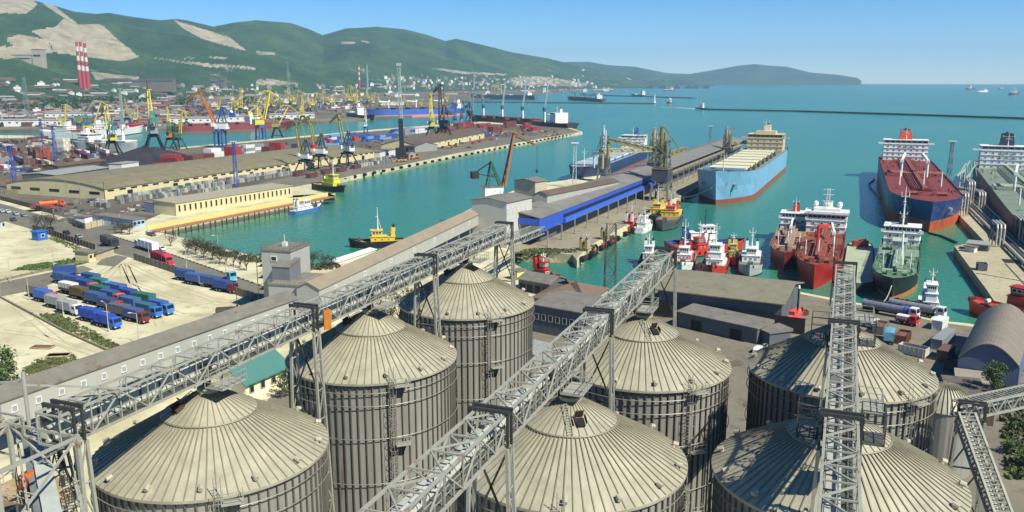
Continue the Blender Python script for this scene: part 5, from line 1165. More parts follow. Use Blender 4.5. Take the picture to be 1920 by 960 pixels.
bld('lean_to', (1420, 640), (1442, 650), 6, 3.2, 'small grey roofed box at the end of the lean to', 'shed', roof='shed', rh=.4, wall=slate, roofm=groof)
# arched hangar and neighbours
r, ln, dp, wl = bld('hangar', (1791, 722), (1905, 742), (1800, 634), 6.2, 'grey arched hangar with a blue grey front at the right', 'hangar', roof='arch', rh=1, wall=slate, roofm=groof)
bpy.data.objects.remove(wl); 
for ch in list(r.children): bpy.data.objects.remove(ch)
q = MB(); n = 16; ar = [(ln * i / n, 6.0 + 4.4 * math.sin(math.pi * (i / n * .9 + .05)) - .7) for i in range(n + 1)]
vs = [(x, 0, z) for x, z in ar] + [(x, 0, 0) for x, z in ar]; q.add(vs, [(i, n + 1 + i, n + 2 + i, i + 1) for i in range(n)]); q.add([(x, dp, z) for x, y, z in vs], [(i + 1, n + 2 + i, n + 1 + i, i) for i in range(n)])
q.bb(-.05, .1, 0, dp, 0, 5.8); q.bb(ln - .1, ln + .05, 0, dp, 0, 5.8); q.build('wall', M('blue_grey_sheet', '#5b6580', .6, .1, .08, .4, streak=.3), r)
q = MB(); vs = [(x, -.5, z + .1) for x, z in ar] + [(x, dp + .5, z + .1) for x, z in ar] + [(x, -.5, z + .32) for x, z in ar] + [(x, dp + .5, z + .32) for x, z in ar]; k = n + 1
q.add(vs, [(i, i + 1, k + i + 1, k + i) for i in range(n)] + [(2 * k + i, 3 * k + i, 3 * k + i + 1, 2 * k + i + 1) for i in range(n)] + [(i, 2 * k + i, 2 * k + i + 1, i + 1) for i in range(n)] + [(k + i, k + i + 1, 3 * k + i + 1, 3 * k + i) for i in range(n)])
q.m = 1
for j in range(9): y = dp * (j + .5) / 9; q.add([(x, y + s, z + .345) for s in (-.05, .05) for x, z in ar], [(i, i + 1, k + i + 1, k + i) for i in range(n)])
q.build('roof', [M('hangar_brown_roof', '#7a7062', .65, .1, .12, .25), groof], r)
wunit('door', r, (ln * .5, -.06, 2.2), 0, 5, 4.4, M('blue_grey_door', '#4a5470', .6))
bld('canopy', (1792, 742), (1852, 750), 5.5, 3.2, 'flat grey canopy in front of the arched hangar', 'canopy', roof='shed', rh=.5, wall=M('brown_wall', '#6b5a4b', .8), roofm=M('warm_grey_roof', '#8b8378', .7))
bld('shed', (1790, 792), (1862, 800), (1800, 740), 2.8, 'dark patched shed roof beside the small tree', 'shed', roof='shed', rh=.6, wall=brroof, roofm=M('patched_roof', '#5c534a', .85, 0, .3, .6))
bld('site_wall', (1886, 640), (1960, 650), 3, 2.4, 'long concrete wall block beside the arched hangar', 'wall', roof='flat', wall=conc, roofm=M('concrete_cap', '#979082', .8))
r, ln, dp, wl = bld('house', (462, 752), (542, 716), (418, 706), 3.6, 'cream house with a teal roof glimpsed between the left silos', 'house', roof='gable', rh=4.6, wall=M('pale_cream', '#d8d3b4', .8), roofm=M('teal_roof', '#43736b', .6, 0, .06, .3), win=[(4, 1.1, 1.4, 2.0, gwall)], ov=.7)
# fences and low walls
def fence(pts, h, th, m, label, name='fence', panel=3.0, cat='fence', z=0):
    P = [Q(*p, z) for p in pts]; r = empty(name, P[0], 0, label, cat); o = P[0]
    for a, c in zip(P, P[1:]):
        d = c - a; n = max(1, int(d.length / panel)); u = d.normalized()
        q = MB(); rz = math.atan2(d.y, d.x); q.T = Matrix.Translation(a - o) @ Matrix.Rotation(rz, 4, 'Z'); q.bb(0, d.length, -th / 2, th / 2, 0, h); q.m = 1
        for i in range(n + 1): q.bb(d.length * i / n - .12, d.length * i / n + .12, -th / 2 - .08, th / 2 + .08, 0, h + .12)
        q.build('panel', [m, M('fence_post', '#6f6b60', .8)], r)
    return r
fw_ = M('concrete_fence', '#79735f', .9, 0, .15, .5); fd = M('dark_fence', '#4c483f', .9, 0, .2, .5)
fence([(62, 432), (92, 440), (180, 470)], 2.4, .2, fd, 'dark panel fence between the sandy lot and the road, left of the guard house')
fence([(252, 487), (345, 518), (445, 553), (476, 564)], 2.4, .2, fw_, 'concrete fence between the parked trucks and the road')
fence([(0, 528), (60, 514), (155, 493)], .7, .5, fw_, 'low rubble wall across the sandy lot by the grass', 'low_wall', cat='wall')
fence([(0, 558), (60, 590), (120, 622), (215, 664), (240, 676)], .5, .45, fw_, 'broken kerb line running down the sandy lot to the roofed gallery', 'low_wall', cat='wall')
fence([(130, 418), (160, 430), (203, 420)], 2.6, .2, M('pale_fence', '#b5ab8b'), 'pale panel wall and gate at the port entrance', cat='wall')
fence([(-10, 372), (60, 390), (100, 402)], 2.2, .2, fd, 'dark fence along the far side of the road at the left edge')
fence([(10, 366), (86, 356)], 2.6, .2, M('mossy_wall', '#66674a', .9), 'mossy yard wall left of the olive warehouse', cat='wall')
q = MB()
kp = [(205, 441), (300, 470), (480, 533), (560, 562)]; P = [Q(*p, 0) for p in kp]; r = empty('striped_kerb', P[0], 0, 'black and white striped kerb on the water side of the road', 'kerb')
for a, c in zip(P, P[1:]):
    d = c - a; n = int(d.length / 1.5); q = MB(); q.T = Matrix.Translation(a - P[0]) @ Matrix.Rotation(math.atan2(d.y, d.x), 4, 'Z')
    for i in range(n): q.m = i % 2; q.bb(d.length * i / n, d.length * (i + 1) / n, -.2, .2, 0, .32)
    q.build('kerb_run', [M('kerb_white', '#bdb8a6', .8), M('kerb_dark', '#4d4a44', .8)], r)
# ================================================================ CRANES, MASTS, CHIMNEYS
ygr = M('crane_yellow_green', '#b3a848', .5, 0, .1, .4); ybr = M('crane_yellow', '#c9b545', .5, 0, .1, .4); dgr = M('crane_dark_green', '#2e5a44', .5, 0, .15, .4); cblu = M('crane_blue', '#2f5a90', .5, 0, .1, .4)
corg = M('crane_orange', '#b3672c', .5, 0, .12, .4, rust=.1); cgry = M('crane_grey', '#7f8a8c', .5, 0, .1, .4); cblk = M('crane_black', '#26282b', .6, 0, .2, .4); teal = M('crane_teal', '#2f7d78', .5, 0, .1, .4); olv = M('crane_olive', '#8c8440', .55, 0, .12, .4)
def crane(px, py, top, aim, luff, portal, tower, boom, label, hm=None, cw=None, thick=1.0, group='harbour cranes', name='portal_crane', wide=1.0):
    p = Q(px, py, 0); hh = hz(py, top); r = empty(name, p, YAW + rad(aim), label, 'crane', group); u = hh; k = max(.35, u / 58) * thick
    a, b_ = .15 * u * wide, .065 * u
    for sx in (-1, 1):
        for sy in (-1, 1): q = MB(); q.beam((sx * a, sy * a, 0), (sx * b_, sy * b_, .24 * u), 1.3 * k); q.box((sx * a, sy * a, .5 * k), (3 * k, 1.4 * k, 1 * k)); q.build('portal_leg', portal, r)
    q = MB()
    for s in (-1, 1): q.beam((s * a * .8, -a * .8, .06 * u), (s * a * .8, a * .8, .06 * u), .6 * k); q.beam((-a * .8, s * a * .8, .06 * u), (a * .8, s * a * .8, .06 * u), .6 * k)
    q.build('tie_beam', portal, r); q = MB()
    q.box((0, 0, .255 * u), (b_ * 2.6, b_ * 2.6, .03 * u)); q.tube((0, 0, .27 * u), (0, 0, .30 * u), b_ * 1.1, 12); q.build('portal_frame', portal, r)
    q = MB(); q.box((-.045 * u, 0, .35 * u), (.2 * u, .12 * u, .1 * u)); q.m = 1; q.box((-.045 * u, 0, .402 * u), (.21 * u, .13 * u, .008 * u)); q.build('machine_house', [hm or tower, groof], r)
    q = MB(); q.box((.075 * u, .075 * u, .37 * u), (.05 * u, .045 * u, .06 * u)); q.m = 1; q.box((.1 * u, .075 * u, .375 * u), (.006 * u, .04 * u, .03 * u)); q.build('cab', [white, dwin], r)
    q = MB(); t = (-.06 * u, 0, .66 * u)
    for sy in (-1, 1): q.beam((.05 * u, sy * .05 * u, .4 * u), (t[0], sy * .02 * u, t[2]), .8 * k); q.beam((-.1 * u, sy * .05 * u, .4 * u), (t[0], sy * .02 * u, t[2]), .8 * k); q.beam((.0 * u, sy * .04 * u, .52 * u), (-.08 * u, sy * .04 * u, .52 * u), .5 * k)
    q.beam((t[0], -.03 * u, t[2]), (t[0], .03 * u, t[2]), .9 * k); q.build('tower', tower, r)
    e = (.10 * u + .28 * u * luff, 0, 1.0 * u - .14 * u * luff); f = (.08 * u, 0, .40 * u)
    q = MB()
    for sy in (-1, 1): q.beam((f[0], sy * .045 * u, f[2]), (e[0], sy * .012 * u, e[2]), 1.0 * k, 1.3 * k)
    for i in range(7):
        s0, s1 = i / 7, (i + 1) / 7; g = lambda s, sy: (f[0] + (e[0] - f[0]) * s, sy * (.045 - .033 * s) * u, f[2] + (e[2] - f[2]) * s)
        q.beam(g(s0, -1), g(s1, 1), .45 * k); q.beam(g(s1, -1), g(s1, 1), .45 * k)
    q.build('boom', boom, r)
    j0 = (e[0] - .14 * u, 0, e[2] + .03 * u); j1 = (e[0] + .26 * u, 0, e[2] - .10 * u - .1 * u * luff)
    q = MB()
    for sy in (-1, 1): q.beam((j0[0], sy * .025 * u, j0[2]), (e[0], sy * .03 * u, e[2] + .02 * u), .8 * k); q.beam((e[0], sy * .03 * u, e[2] + .02 * u), (j1[0], sy * .005 * u, j1[2]), .7 * k)
    q.beam((e[0], 0, e[2] - .03 * u), (j1[0], 0, j1[2]), .5 * k); q.beam((j0[0], -.025 * u, j0[2]), (j0[0], .025 * u, j0[2]), .6 * k); q.beam((e[0], -.03 * u, e[2]), (e[0], .03 * u, e[2]), .8 * k); q.build('jib', boom, r)
    q = MB(); q.beam(t, j0, .5 * k); q.build('tie_rod', boom, r)
    q = MB(); q.beam(t, (-.24 * u, 0, .55 * u), .7 * k); q.beam((-.02 * u, 0, .5 * u), (-.24 * u, 0, .55 * u), .5 * k); q.box((-.24 * u, 0, .53 * u), (.07 * u, .09 * u, .07 * u)); q.build('counterweight', cw or tower, r)
    q = MB(); q.tube(j1, (j1[0], 0, j1[2] - .25 * u), .12 * k, 5); q.box((j1[0], 0, j1[2] - .27 * u), (1.2 * k, 1.2 * k, 2 * k)); q.build('hook', steeld, r)
    return r
crane(572, 326, 226, 150, .3, cblk, dgr, olv, 'dark legged crane with an olive boom, leftmost of the three on the warehouse quay', white, M('cw_red', '#a8362c', .5))
crane(600, 318, 214, 155, .35, cblk, dgr, olv, 'dark legged crane with an olive boom, second of the three on the warehouse quay', white, M('cw_red', '#a8362c'))
crane(652, 313, 210, 140, .4, cblk, dgr, olv, 'dark legged crane with an olive boom, rightmost of the three on the warehouse quay', white, M('cw_red', '#a8362c'))
crane(832, 268, 160, 120, .1, cblk, M('crane_brown', '#4a3a32', .6), M('crane_brown', '#4a3a32'), 'slim dark brown crane with an upright boom in front of the brown warehouse', cblk)
crane(810, 262, 176, 100, .1, dgr, ybr, ybr, 'single bright yellow crane with a folded upright boom near the brown warehouse', ybr)
crane(931, 420, 240, 20, .35, dgr, dgr, M('crane_rust', '#8f6240', .6, 0, .15, .4, rust=.1), 'green crane with a rusty orange boom beside the pale transfer house', white, cblk)
crane(212, 292, 192, 130, .5, cblk, teal, ygr, 'yellow boomed crane with a teal tower over the white ships at the left', ybr)
crane(172, 268, 184, 20, .6, cblk, teal, ygr, 'pale yellow crane with a drooping jib at the left of the white ships', ybr)
crane(290, 284, 168, 120, .2, cblk, teal, ybr, 'bright yellow crane with a bundled boom behind the coal heap', cgry)
crane(320, 281, 200, 110, .2, cblk, dgr, ygr, 'yellow crane with a brown house right of the bundled one', corg)
crane(335, 280, 205, 60, .3, cblk, dgr, ygr, 'yellow green crane with its jib to the right by the coal heap', dgr)
crane(414, 276, 160, 170, .75, cblu, cblu, corg, 'blue crane with a long orange boom leaning left over the dark red ship', white, cblu, wide=.45)
crane(490, 262, 166, 45, .5, cblu, ybr, ybr, 'blue footed crane with a big yellow boom behind the red and white containers', ybr, wide=.5)
crane(520, 258, 190, 20, .9, cblk, olv, ybr, 'yellow crane with a low boom stretched right across the basin', olv)
crane(568, 232, 180, 90, .1, cblk, ybr, ybr, 'yellow crane with a straight upright boom at the far quay', ybr)
crane(686, 250, 205, 90, .0, cblu, white, white, 'white columned crane on a blue base among the blue containers', white, cblu, wide=.5)
crane(866, 232, 190, 80, .1, cblu, cblu, cblk, 'dark blue slender crane at the back of the container pier', cblu)
crane(882, 230, 172, 60, .4, cblk, cblk, cgry, 'black crane with a grey boom left of the dark bulk carrier', cblk)
crane(853, 234, 195, 70, .1, cblk, cblu, cblu, 'small dark blue crane with a short boom behind the container stacks', cblu)
fars = [(545, 205, 165, 150), (553, 207, 168, 40), (600, 203, 162, 70), (610, 204, 170, 150), (623, 203, 166, 30), (646, 200, 160, 100), (655, 201, 160, 60), (664, 201, 164, 150), (678, 200, 163, 30), (690, 200, 166, 120), (700, 202, 172, 60), (240, 236, 182, 120), (452, 218, 165, 80), (440, 220, 172, 140), (472, 214, 166, 40), (120, 250, 196, 60), (350, 236, 205, 120), (905, 193, 168, 60), (760, 205, 180, 140), (790, 204, 184, 50), (730, 205, 178, 80), (500, 215, 172, 40), (510, 212, 168, 140), (528, 214, 170, 60), (580, 212, 176, 120), (588, 208, 172, 40), (632, 206, 170, 140), (668, 205, 168, 70), (712, 206, 176, 130), (722, 208, 182, 30), (745, 204, 184, 60), (410, 216, 180, 60), (395, 214, 184, 130), (775, 202, 186, 80), (838, 198, 172, 50), (150, 240, 205, 60), (255, 236, 198, 40)]
for i, (x, y, t, a) in enumerate(fars):
    crane(x, y, t, a, .2 + .4 * (i % 3) / 2, [cblk, dgr, cblu][i % 3], [ygr, ybr, olv][i % 3], [ybr, ygr, olv][i % 3], ['bright yellow harbour crane in the crowd along the far quay', 'yellow green harbour crane in the crowd along the far quay', 'olive harbour crane in the crowd along the far quay'][i % 3], group='yellow cranes along the far quay')
def mobile(px, py, top, label, m1, m2, lean):
    p = Q(px, py, 0); u = hz(py, top); r = empty('mobile_crane', p, YAW, label, 'crane', 'harbour cranes')
    q = MB(); q.box((0, 0, 2.2), (10, 7, 2)); 
    for x in (-4, 4):
        for y in (-3.6, 3.6): q.tube((x, y - .5, 1.1), (x, y + .5, 1.1), 1.1, 10)
    q.build('carrier', m1, r)
    q = MB(); q.box((-1, 0, 6), (8, 5, 5)); q.build('machine_house', m1, r)
    q = MB(); q.beam((0, 0, 8), (-.5, 0, u * .42), 3.4); q.build('tower', m1, r)
    q = MB()
    for sx in (-1, 1):
        for sy in (-1, 1): q.beam((sx * 1.2, sy * 1.2 + 2, u * .25), (sx * .8 + lean, sy * .8 + 2, u * .97), .45)
    for i in range(14):
        z0, z1 = u * (.25 + .72 * i / 14), u * (.25 + .72 * (i + 1) / 14); l0, l1 = lean * i / 14, lean * (i + 1) / 14
        for sy in (-1, 1): q.beam((-1.1 + l0, sy + 2, z0), (1.1 + l1, sy + 2, z1), .28)
        for sx in (-1, 1): q.beam((sx + l0, 1, z0), (sx + l1, 3, z1), .28)
    q.box((lean, 2, u * .98), (3.5, 3, u * .03)); q.build('lattice_boom', m2, r)
    q = MB(); q.beam((-.5, 0, u * .42), (lean, 2, u * .96), .3); q.build('stay_rope', m2, r)
    return r
mobile(754, 297, 118, 'tall mobile crane with a black body and upright grey lattice boom on the quay', cblk, M('pale_lattice', '#98a4a4', .5), -1)
mobile(230, 240, 165, 'grey lattice boom crane standing upright among the white ships', cgry, M('pale_lattice', '#98a4a4'), 0)
# ship loaders on the grain pier
def loader(px, py, top, label, m1, m2, arms, s=1.0):
    p = Q(px, py, 0); u = hz(py, top); r = empty('ship_loader', p, rz, label, 'ship loader', 'ship loaders on the grain pier')
    for x in (-5 * s, 5 * s):
        for y in (-4 * s, 4 * s): q = MB(); q.beam((x, y, 0), (x * .7, y * .7, u * .3), .9); q.beam((x * .7, y * .7, u * .3), (x * .55, y * .55, u * .8), .7); q.build('leg', m1, r)
    q = MB()
    for z in (.15, .3, .45, .6, .75):
        f = .95 - z * .5
        for sgn in (-1, 1): q.beam((-5 * s * f, sgn * 4 * s * f, u * z), (5 * s * f, sgn * 4 * s * f, u * z), .45); q.beam((sgn * 5 * s * f, -4 * s * f, u * z), (sgn * 5 * s * f, 4 * s * f, u * z), .45); q.beam((-5 * s * f, sgn * 4 * s * f, u * z), (5 * s * f * .95, sgn * 4 * s * f, u * (z + .14)), .35); q.beam((sgn * 5 * s * f, -4 * s * f, u * z), (sgn * 5 * s * f, 4 * s * f, u * (z + .14)), .35)
    q.build('bracing', m1, r)
    q = MB(); q.box((0, 0, u * .34), (9 * s, 7 * s, u * .16)); q.m = 1; q.box((0, 0, u * .425), (9.4 * s, 7.4 * s, .4)); q.build('machine_house', [M('loader_dark_house', '#44464a', .6), groof], r)
    q = MB(); q.tube((1, 1, u * .45), (1, 1, u * .98), 1.0 * s, 9); q.tube((-2.5, -1.5, u * .45), (-2.5, -1.5, u * .9), .7 * s, 8); q.build('bucket_leg', m2, r)
    for k, (dx, dy, z0, z1) in enumerate(arms):
        q = MB(); L_ = math.hypot(dx, dy); n = 10; ux, uy = -dy / L_, dx / L_
        for sd in (-1.1, 1.1): q.beam((ux * sd, uy * sd, u * z0), (dx + ux * sd, dy + uy * sd, u * z1), .5); q.beam((ux * sd, uy * sd, u * z0 + 2.4), (dx + ux * sd, dy + uy * sd, u * z1 + 2.0), .4)
        for i in range(n):
            for sd in (-1.1, 1.1): q.beam((dx * i / n + ux * sd, dy * i / n + uy * sd, u * (z0 + (z1 - z0) * i / n) + (2.3 if i % 2 else 0)), (dx * (i + 1) / n + ux * sd, dy * (i + 1) / n + uy * sd, u * (z0 + (z1 - z0) * (i + 1) / n) + (0 if i % 2 else 2.2)), .3)
        q.beam((0, 0, u * z0 + 1), (dx, dy, u * z1 + 1), 1.6, 1.0); q.build('loading_arm', m2, r)
        q = MB(); q.beam((0, 0, u * .97), (dx * .75, dy * .75, u * (z0 + (z1 - z0) * .75) + 2), .3); q.build('stay_rope', m1, r)
        if k == 0: q = MB(); q.tube((dx, dy, u * z1), (dx, dy, u * z1 - 9), .9, 8, .7); q.build('spout', m2, r)
    return r
lgr = M('loader_grey', '#6d6c62', .6, 0, .15, .4); lye = M('loader_yellow', '#857d54', .55, 0, .12, .4); lbg = M('loader_beige', '#a09878', .6, 0, .12, .4)
loader(1132, 340, 232, 'pale mast loader with fanned blue stays on the left side of the grain pier', lgr, M('pale_blue_mast', '#a9c0c8', .5), [(22, 14, .5, .42)], .8)
loader(1240, 375, 232, 'yellow and grey ship loader straddling the blue warehouse', lgr, lye, [(-12, 26, .62, .78), (24, -6, .55, .62)], 1.2)
loader(1226, 352, 236, 'grey loader tower behind the yellow one', lgr, lbg, [(-30, 22, .6, .62)], 1.0)
loader(1362, 306, 236, 'grey loader reaching its arm over the light blue carrier', lgr, lbg, [(20, -38, .52, .56)], 1.0)
# lattice masts
def lattice_mast(px, py, top, label, m, w0=2.2, w1=.9, head=True, name='light_mast', cat='light mast', grp=None):
    p = far_at(px, py); u = hz(py, top) if p.z == 0 else (py - top) / upx(p); r = empty(name, p, YAW, label, cat, grp); n = max(6, int(u / 3.2))
    q = MB()
    for sx in (-1, 1):
        for sy in (-1, 1): q.beam((sx * w0 / 2, sy * w0 / 2, 0), (sx * w1 / 2, sy * w1 / 2, u), .16 + u * .003)
    for i in range(n):
        a, c = w0 + (w1 - w0) * i / n, w0 + (w1 - w0) * (i + 1) / n; z0, z1 = u * i / n, u * (i + 1) / n; s = 1 if i % 2 else -1
        for k in (-1, 1): q.beam((-s * a / 2, k * a / 2, z0), (s * c / 2, k * c / 2, z1), .1 + u * .002); q.beam((k * a / 2, -s * a / 2, z0), (k * c / 2, s * c / 2, z1), .1 + u * .002); q.beam((-c / 2, k * c / 2, z1), (c / 2, k * c / 2, z1), .1); q.beam((k * c / 2, -c / 2, z1), (k * c / 2, c / 2, z1), .1)
    q.build('lattice', m, r)
    if head:
        q = MB(); q.box((0, 0, u), (w1 * 3, w1 * 2, .2)); q.m = 1
        for x in (-1, -.33, .33, 1):
            for sy in (-1, 1): q.box((x * w1 * 1.3, sy * w1, u + .5), (w1 * .5, .3, .6))
        q.m = 0
        for sy in (-1, 1): q.beam((-w1 * 1.5, sy * w1, u + .4), (w1 * 1.5, sy * w1, u + .4), .15)
        for sx in (-1, 1): q.beam((sx * w1, 0, u), (sx * w1, 0, u + 1.2), .12)
        q.build('lamp_head', [m, M('lamp_glass', '#c8ccc8', .3)], r)
    return r
bm = M('mast_blue', '#3a4fa0', .5)
lattice_mast(28, 356, 272, 'blue lattice light mast at the left edge by the scrap yard', bm, 2.4, 1.2)
lattice_mast(105, 304, 235, 'blue lattice light mast among the red containers at the left', bm, 2.4, 1.2)
lattice_mast(80, 268, 222, 'thin blue lattice light mast beside the white reefer ship', bm, 2.4, 1.2)
lattice_mast(443, 350, 266, 'blue lattice light mast in front of the olive warehouse', bm, 2.2, 1.1)
lattice_mast(1143, 560, 415, 'dark lattice mast rising from the inner quay in the middle of the picture', M('rusty_dark_lattice', '#4a433b', .7), 3.2, 2.6, False, 'lattice_tower', 'lattice tower')
lattice_mast(1778, 346, 265, 'slim grey lattice light mast between the two big tankers', M('mast_grey', '#5d6b6e', .5), 2.2, 1.2)
lattice_mast(1331, 272, 237, 'thin light mast on the far part of the grain pier', M('mast_grey', '#5d6b6e'), 2, 1.2)
lattice_mast(1077, 352, 268, 'pale lattice light mast at the bow of the navy carrier', M('mast_pale', '#a8bcc0', .5), 2.2, 1.4)
lattice_mast(53, 222, 145, 'tall grey lattice pylon over the rail yard at the left', cgry, 7, 3, False, 'pylon', 'pylon')
lattice_mast(535, 172, 118, 'distant grey lattice pylon in front of the wooded hills', cgry, 9, 4, True, 'pylon', 'pylon')
# chimneys
cr_, cw_ = M('chimney_red', '#a83a38', .6, 0, .08, .1), M('chimney_white', '#cfc8bc', .6, 0, .08, .1)
def chimney(v, px, top, rb, label, stripes, lean=(0, 0)):
    p = far_at(px, v); dd = 1 / upx(p); u = dd * (v - top) + 4; p.z -= 4; rb = rb * dd; r = empty('chimney', p, 0, label, 'chimney'); n = 10
    for i in range(n):
        q = MB(); r0, r1 = rb * (1 - .35 * i / n), rb * (1 - .35 * (i + 1) / n); q.tube((lean[0] * i / n, 0, u * i / n), (lean[0] * (i + 1) / n, 0, u * (i + 1) / n), r0, 14, r1)
        q.build('band', (cr_ if (i % 2 if i > 2 else 1) else cw_) if stripes else cgry, r)
chimney(166, 139, 82, 3.4, 'left of the three red and white striped factory chimneys below the quarry', 1)
chimney(167, 146.5, 80, 3.6, 'middle of the three red and white striped factory chimneys below the quarry', 1)
chimney(168, 154, 84, 3.8, 'right of the three red and white striped factory chimneys below the quarry', 1)
chimney(168, 672, 122, 2.2, 'slim red and white striped chimney in front of the town hills', 1)
chimney(168, 686, 122, 2.6, 'plain grey chimney next to the slim striped one', 0)
chimney(165, 888, 146, 2.2, 'short grey chimney in the town right of the masts', 0)
# ================================================================ CONTAINERS
a, c = Q(300, 402, 0), Q(1089, 247, 0); PANG = math.atan2(c.y - a.y, c.x - a.x)
CC = {'red': '#9c3a34', 'maroon': '#6b3134', 'brown': '#6a4a3a', 'white': '#cfcfca', 'blue': '#2f4f8e', 'light blue': '#6d8fb8', 'grey': '#85898a', 'orange': '#b8552c', 'green': '#3f6a58', 'cream': '#c4b78f'}
_ct = {}
def container(pos, rz, colr, ln=12.2, label='', group=None):
    k = (colr, ln)
    if k not in _ct:
        q = MB(); h_, w_ = 2.6, 2.44; q.bb(-ln / 2 + .06, ln / 2 - .06, -w_ / 2 + .05, w_ / 2 - .05, .1, h_ - .04)
        for sx in (-1, 1):
            for sy in (-1, 1): q.box((sx * (ln / 2 - .08), sy * (w_ / 2 - .08), h_ / 2), (.16, .16, h_))
            for z in (.08, h_ - .08): q.box((sx * (ln / 2 - .08), 0, z), (.15, w_ - .34, .15))
        for sy in (-1, 1):
            for z in (.08, h_ - .08): q.box((0, sy * (w_ / 2 - .07), z), (ln - .34, .12, .15))
            for i in range(int(ln / .8)): q.box((-ln / 2 + .6 + i * .8, sy * (w_ / 2 - .04), h_ / 2), (.3, .05, h_ - .3))
        q.m = 1
        for y in (-.7, -.25, .25, .7): q.box((ln / 2 + .0, y, h_ / 2), (.08, .06, h_ - .2))
        q.box((ln / 2 + .0, .5, h_ * .65), (.06, .6, .4))
        o = q.build('shipping_container', [M('container_' + colr.replace(' ', '_'), CC[colr], .5, 0, .12, .3, rust=.06), white]); _ct[k] = o
        o.location = pos; o.rotation_euler = (0, 0, rz)
    else: o = link_copy(_ct[k], None, pos, rz)
    return tag(o, label, 'container', group)
_stk = []
def stack(px, py, colrs, nx, ny, nz, where, rz=None, ln=12.2, gap=.35):
    rz = PANG if rz is None else rz; p = Q(px, py, 0); d = Vector((math.cos(rz), math.sin(rz), 0)); n = Vector((-d.y, d.x, 0)); rr = random.Random(int(px * 7 + py))
    if n.dot(p) < 0: n = -n
    for i in range(nx):
        for j in range(ny):
            for k in range(nz):
                if k == nz - 1 and nz > 1 and rr.random() < .15: continue
                cl = colrs[(i + j + k) % len(colrs)] if len(colrs) < 3 else rr.choice(colrs)
                tier = 'ground' if k == 0 else ('top' if k == nz - 1 else 'middle')
                hid = j > 0 and k < nz - 1 and 0 < i < nx - 1
                _stk.append((tuple(p + d * (i * (ln + gap) + ln / 2) + n * (j * 2.6 + 1.3) + Vector((0, 0, k * 2.62))), rz, cl, ln, f'{cl} container, {tier} tier {where}', 'containers ' + where, hid))
end = PANG + math.pi / 2
stack(296, 314, ['red'], 1, 3, 1, 'of the low red pile left of the big red stack', end, 6.1)
stack(330, 310, ['red', 'maroon'], 1, 4, 3, 'of the big red stack behind the olive roof', end + .15)
stack(362, 305, ['maroon', 'brown'], 2, 4, 2, 'of the dark red row between the red and white stacks')
stack(402, 298, ['white'], 1, 4, 3, 'of the white stack behind the olive roof')
stack(443, 294, ['red'], 1, 3, 3, 'of the red stack by the blue light mast', end)
stack(462, 290, ['white', 'grey'], 2, 3, 3, 'of the white and grey stack right of the red one')
stack(505, 287, ['maroon'], 1, 3, 3, 'of the brown red stack right of the white one', end)
stack(527, 285, ['red'], 1, 2, 3, 'of the last red stack behind the olive roof', end)
stack(610, 276, ['blue', 'blue', 'light blue'], 4, 3, 2, 'of the blue rows behind the olive cranes')
stack(690, 266, ['blue', 'light blue', 'blue'], 5, 3, 2, 'of the long blue rows by the white columned crane')
stack(640, 262, ['blue', 'light blue', 'blue'], 5, 2, 1, 'of the low blue row at the edge of the basin')
stack(770, 252, ['blue', 'grey', 'white', 'blue'], 4, 3, 2, 'of the mixed blue and grey row behind the brown warehouse')
stack(832, 248, ['maroon', 'red', 'brown'], 3, 3, 2, 'of the maroon row behind the brown warehouse')
stack(902, 259, ['blue', 'maroon'], 2, 2, 2, 'of the mixed pile at the end of the brown warehouse')
stack(925, 250, ['maroon', 'brown'], 3, 3, 3, 'of the tall maroon stack in front of the dark bulk carrier')
stack(985, 243, ['red', 'maroon'], 2, 3, 3, 'of the red stack nearest the pier tip')
stack(900, 240, ['maroon', 'red'], 3, 2, 2, 'of the maroon row alongside the dark bulk carrier')
stack(930, 263, ['light blue'], 1, 1, 1, 'alone by the quay road near the brown warehouse', None, 6.1)
stack(68, 300, ['maroon', 'brown', 'red'], 3, 4, 3, 'of the brown red stack at the far left yard', 2.6)
stack(25, 290, ['maroon', 'grey', 'brown'], 3, 3, 2, 'of the mixed stack nearest the left edge', 2.6)
stack(120, 282, ['cream', 'white'], 1, 3, 4, 'of the cream stack by the coal heap', end)
stack(150, 296, ['maroon', 'white', 'brown'], 2, 3, 2, 'of the mixed row in front of the cream stack', 2.6)
stack(165, 303, ['brown', 'blue', 'maroon'], 2, 2, 2, 'of the dark row just left of the coal heap', 2.6)
stack(200, 300, ['maroon', 'brown', 'white'], 2, 2, 3, 'of the mixed pile by the yellow crane', 2.6)
stack(45, 312, ['brown', 'maroon', 'grey'], 4, 3, 2, 'of the long mixed row behind the blue light mast', 2.6)
stack(85, 318, ['grey', 'brown', 'cream'], 3, 2, 2, 'of the grey and brown row nearer the earth heap', 2.6)
stack(-10, 300, ['maroon', 'brown', 'grey'], 3, 4, 2, 'of the stack cut by the left edge', 2.6)
stack(180, 288, ['maroon', 'cream', 'brown'], 3, 2, 3, 'of the tall row in front of the grey ship', 2.6)
stack(560, 281, ['blue', 'brown'], 2, 3, 2, 'of the small pile left of the blue rows')
stack(620, 268, ['blue', 'light blue', 'white'], 4, 3, 3, 'of the tall blue rows at the edge of the basin')
stack(740, 256, ['blue', 'blue', 'grey'], 4, 3, 3, 'of the tall blue row behind the tall mobile crane')
stack(860, 243, ['maroon', 'brown', 'red'], 4, 3, 3, 'of the tall maroon row at the pier end')
stack(950, 240, ['maroon', 'brown'], 3, 2, 3, 'of the tall brown row beside the bulk carrier')
stack(1000, 247, ['brown', 'maroon', 'red'], 2, 2, 2, 'of the last low pile at the pier tip')
stack(54, 262, ['maroon'], 2, 1, 1, 'of the dark pair on the far quay by the white reefer ship')
stack(0, 318, ['maroon', 'red', 'orange', 'white'], 3, 3, 1, 'of the low mixed row at the left edge', 2.75)
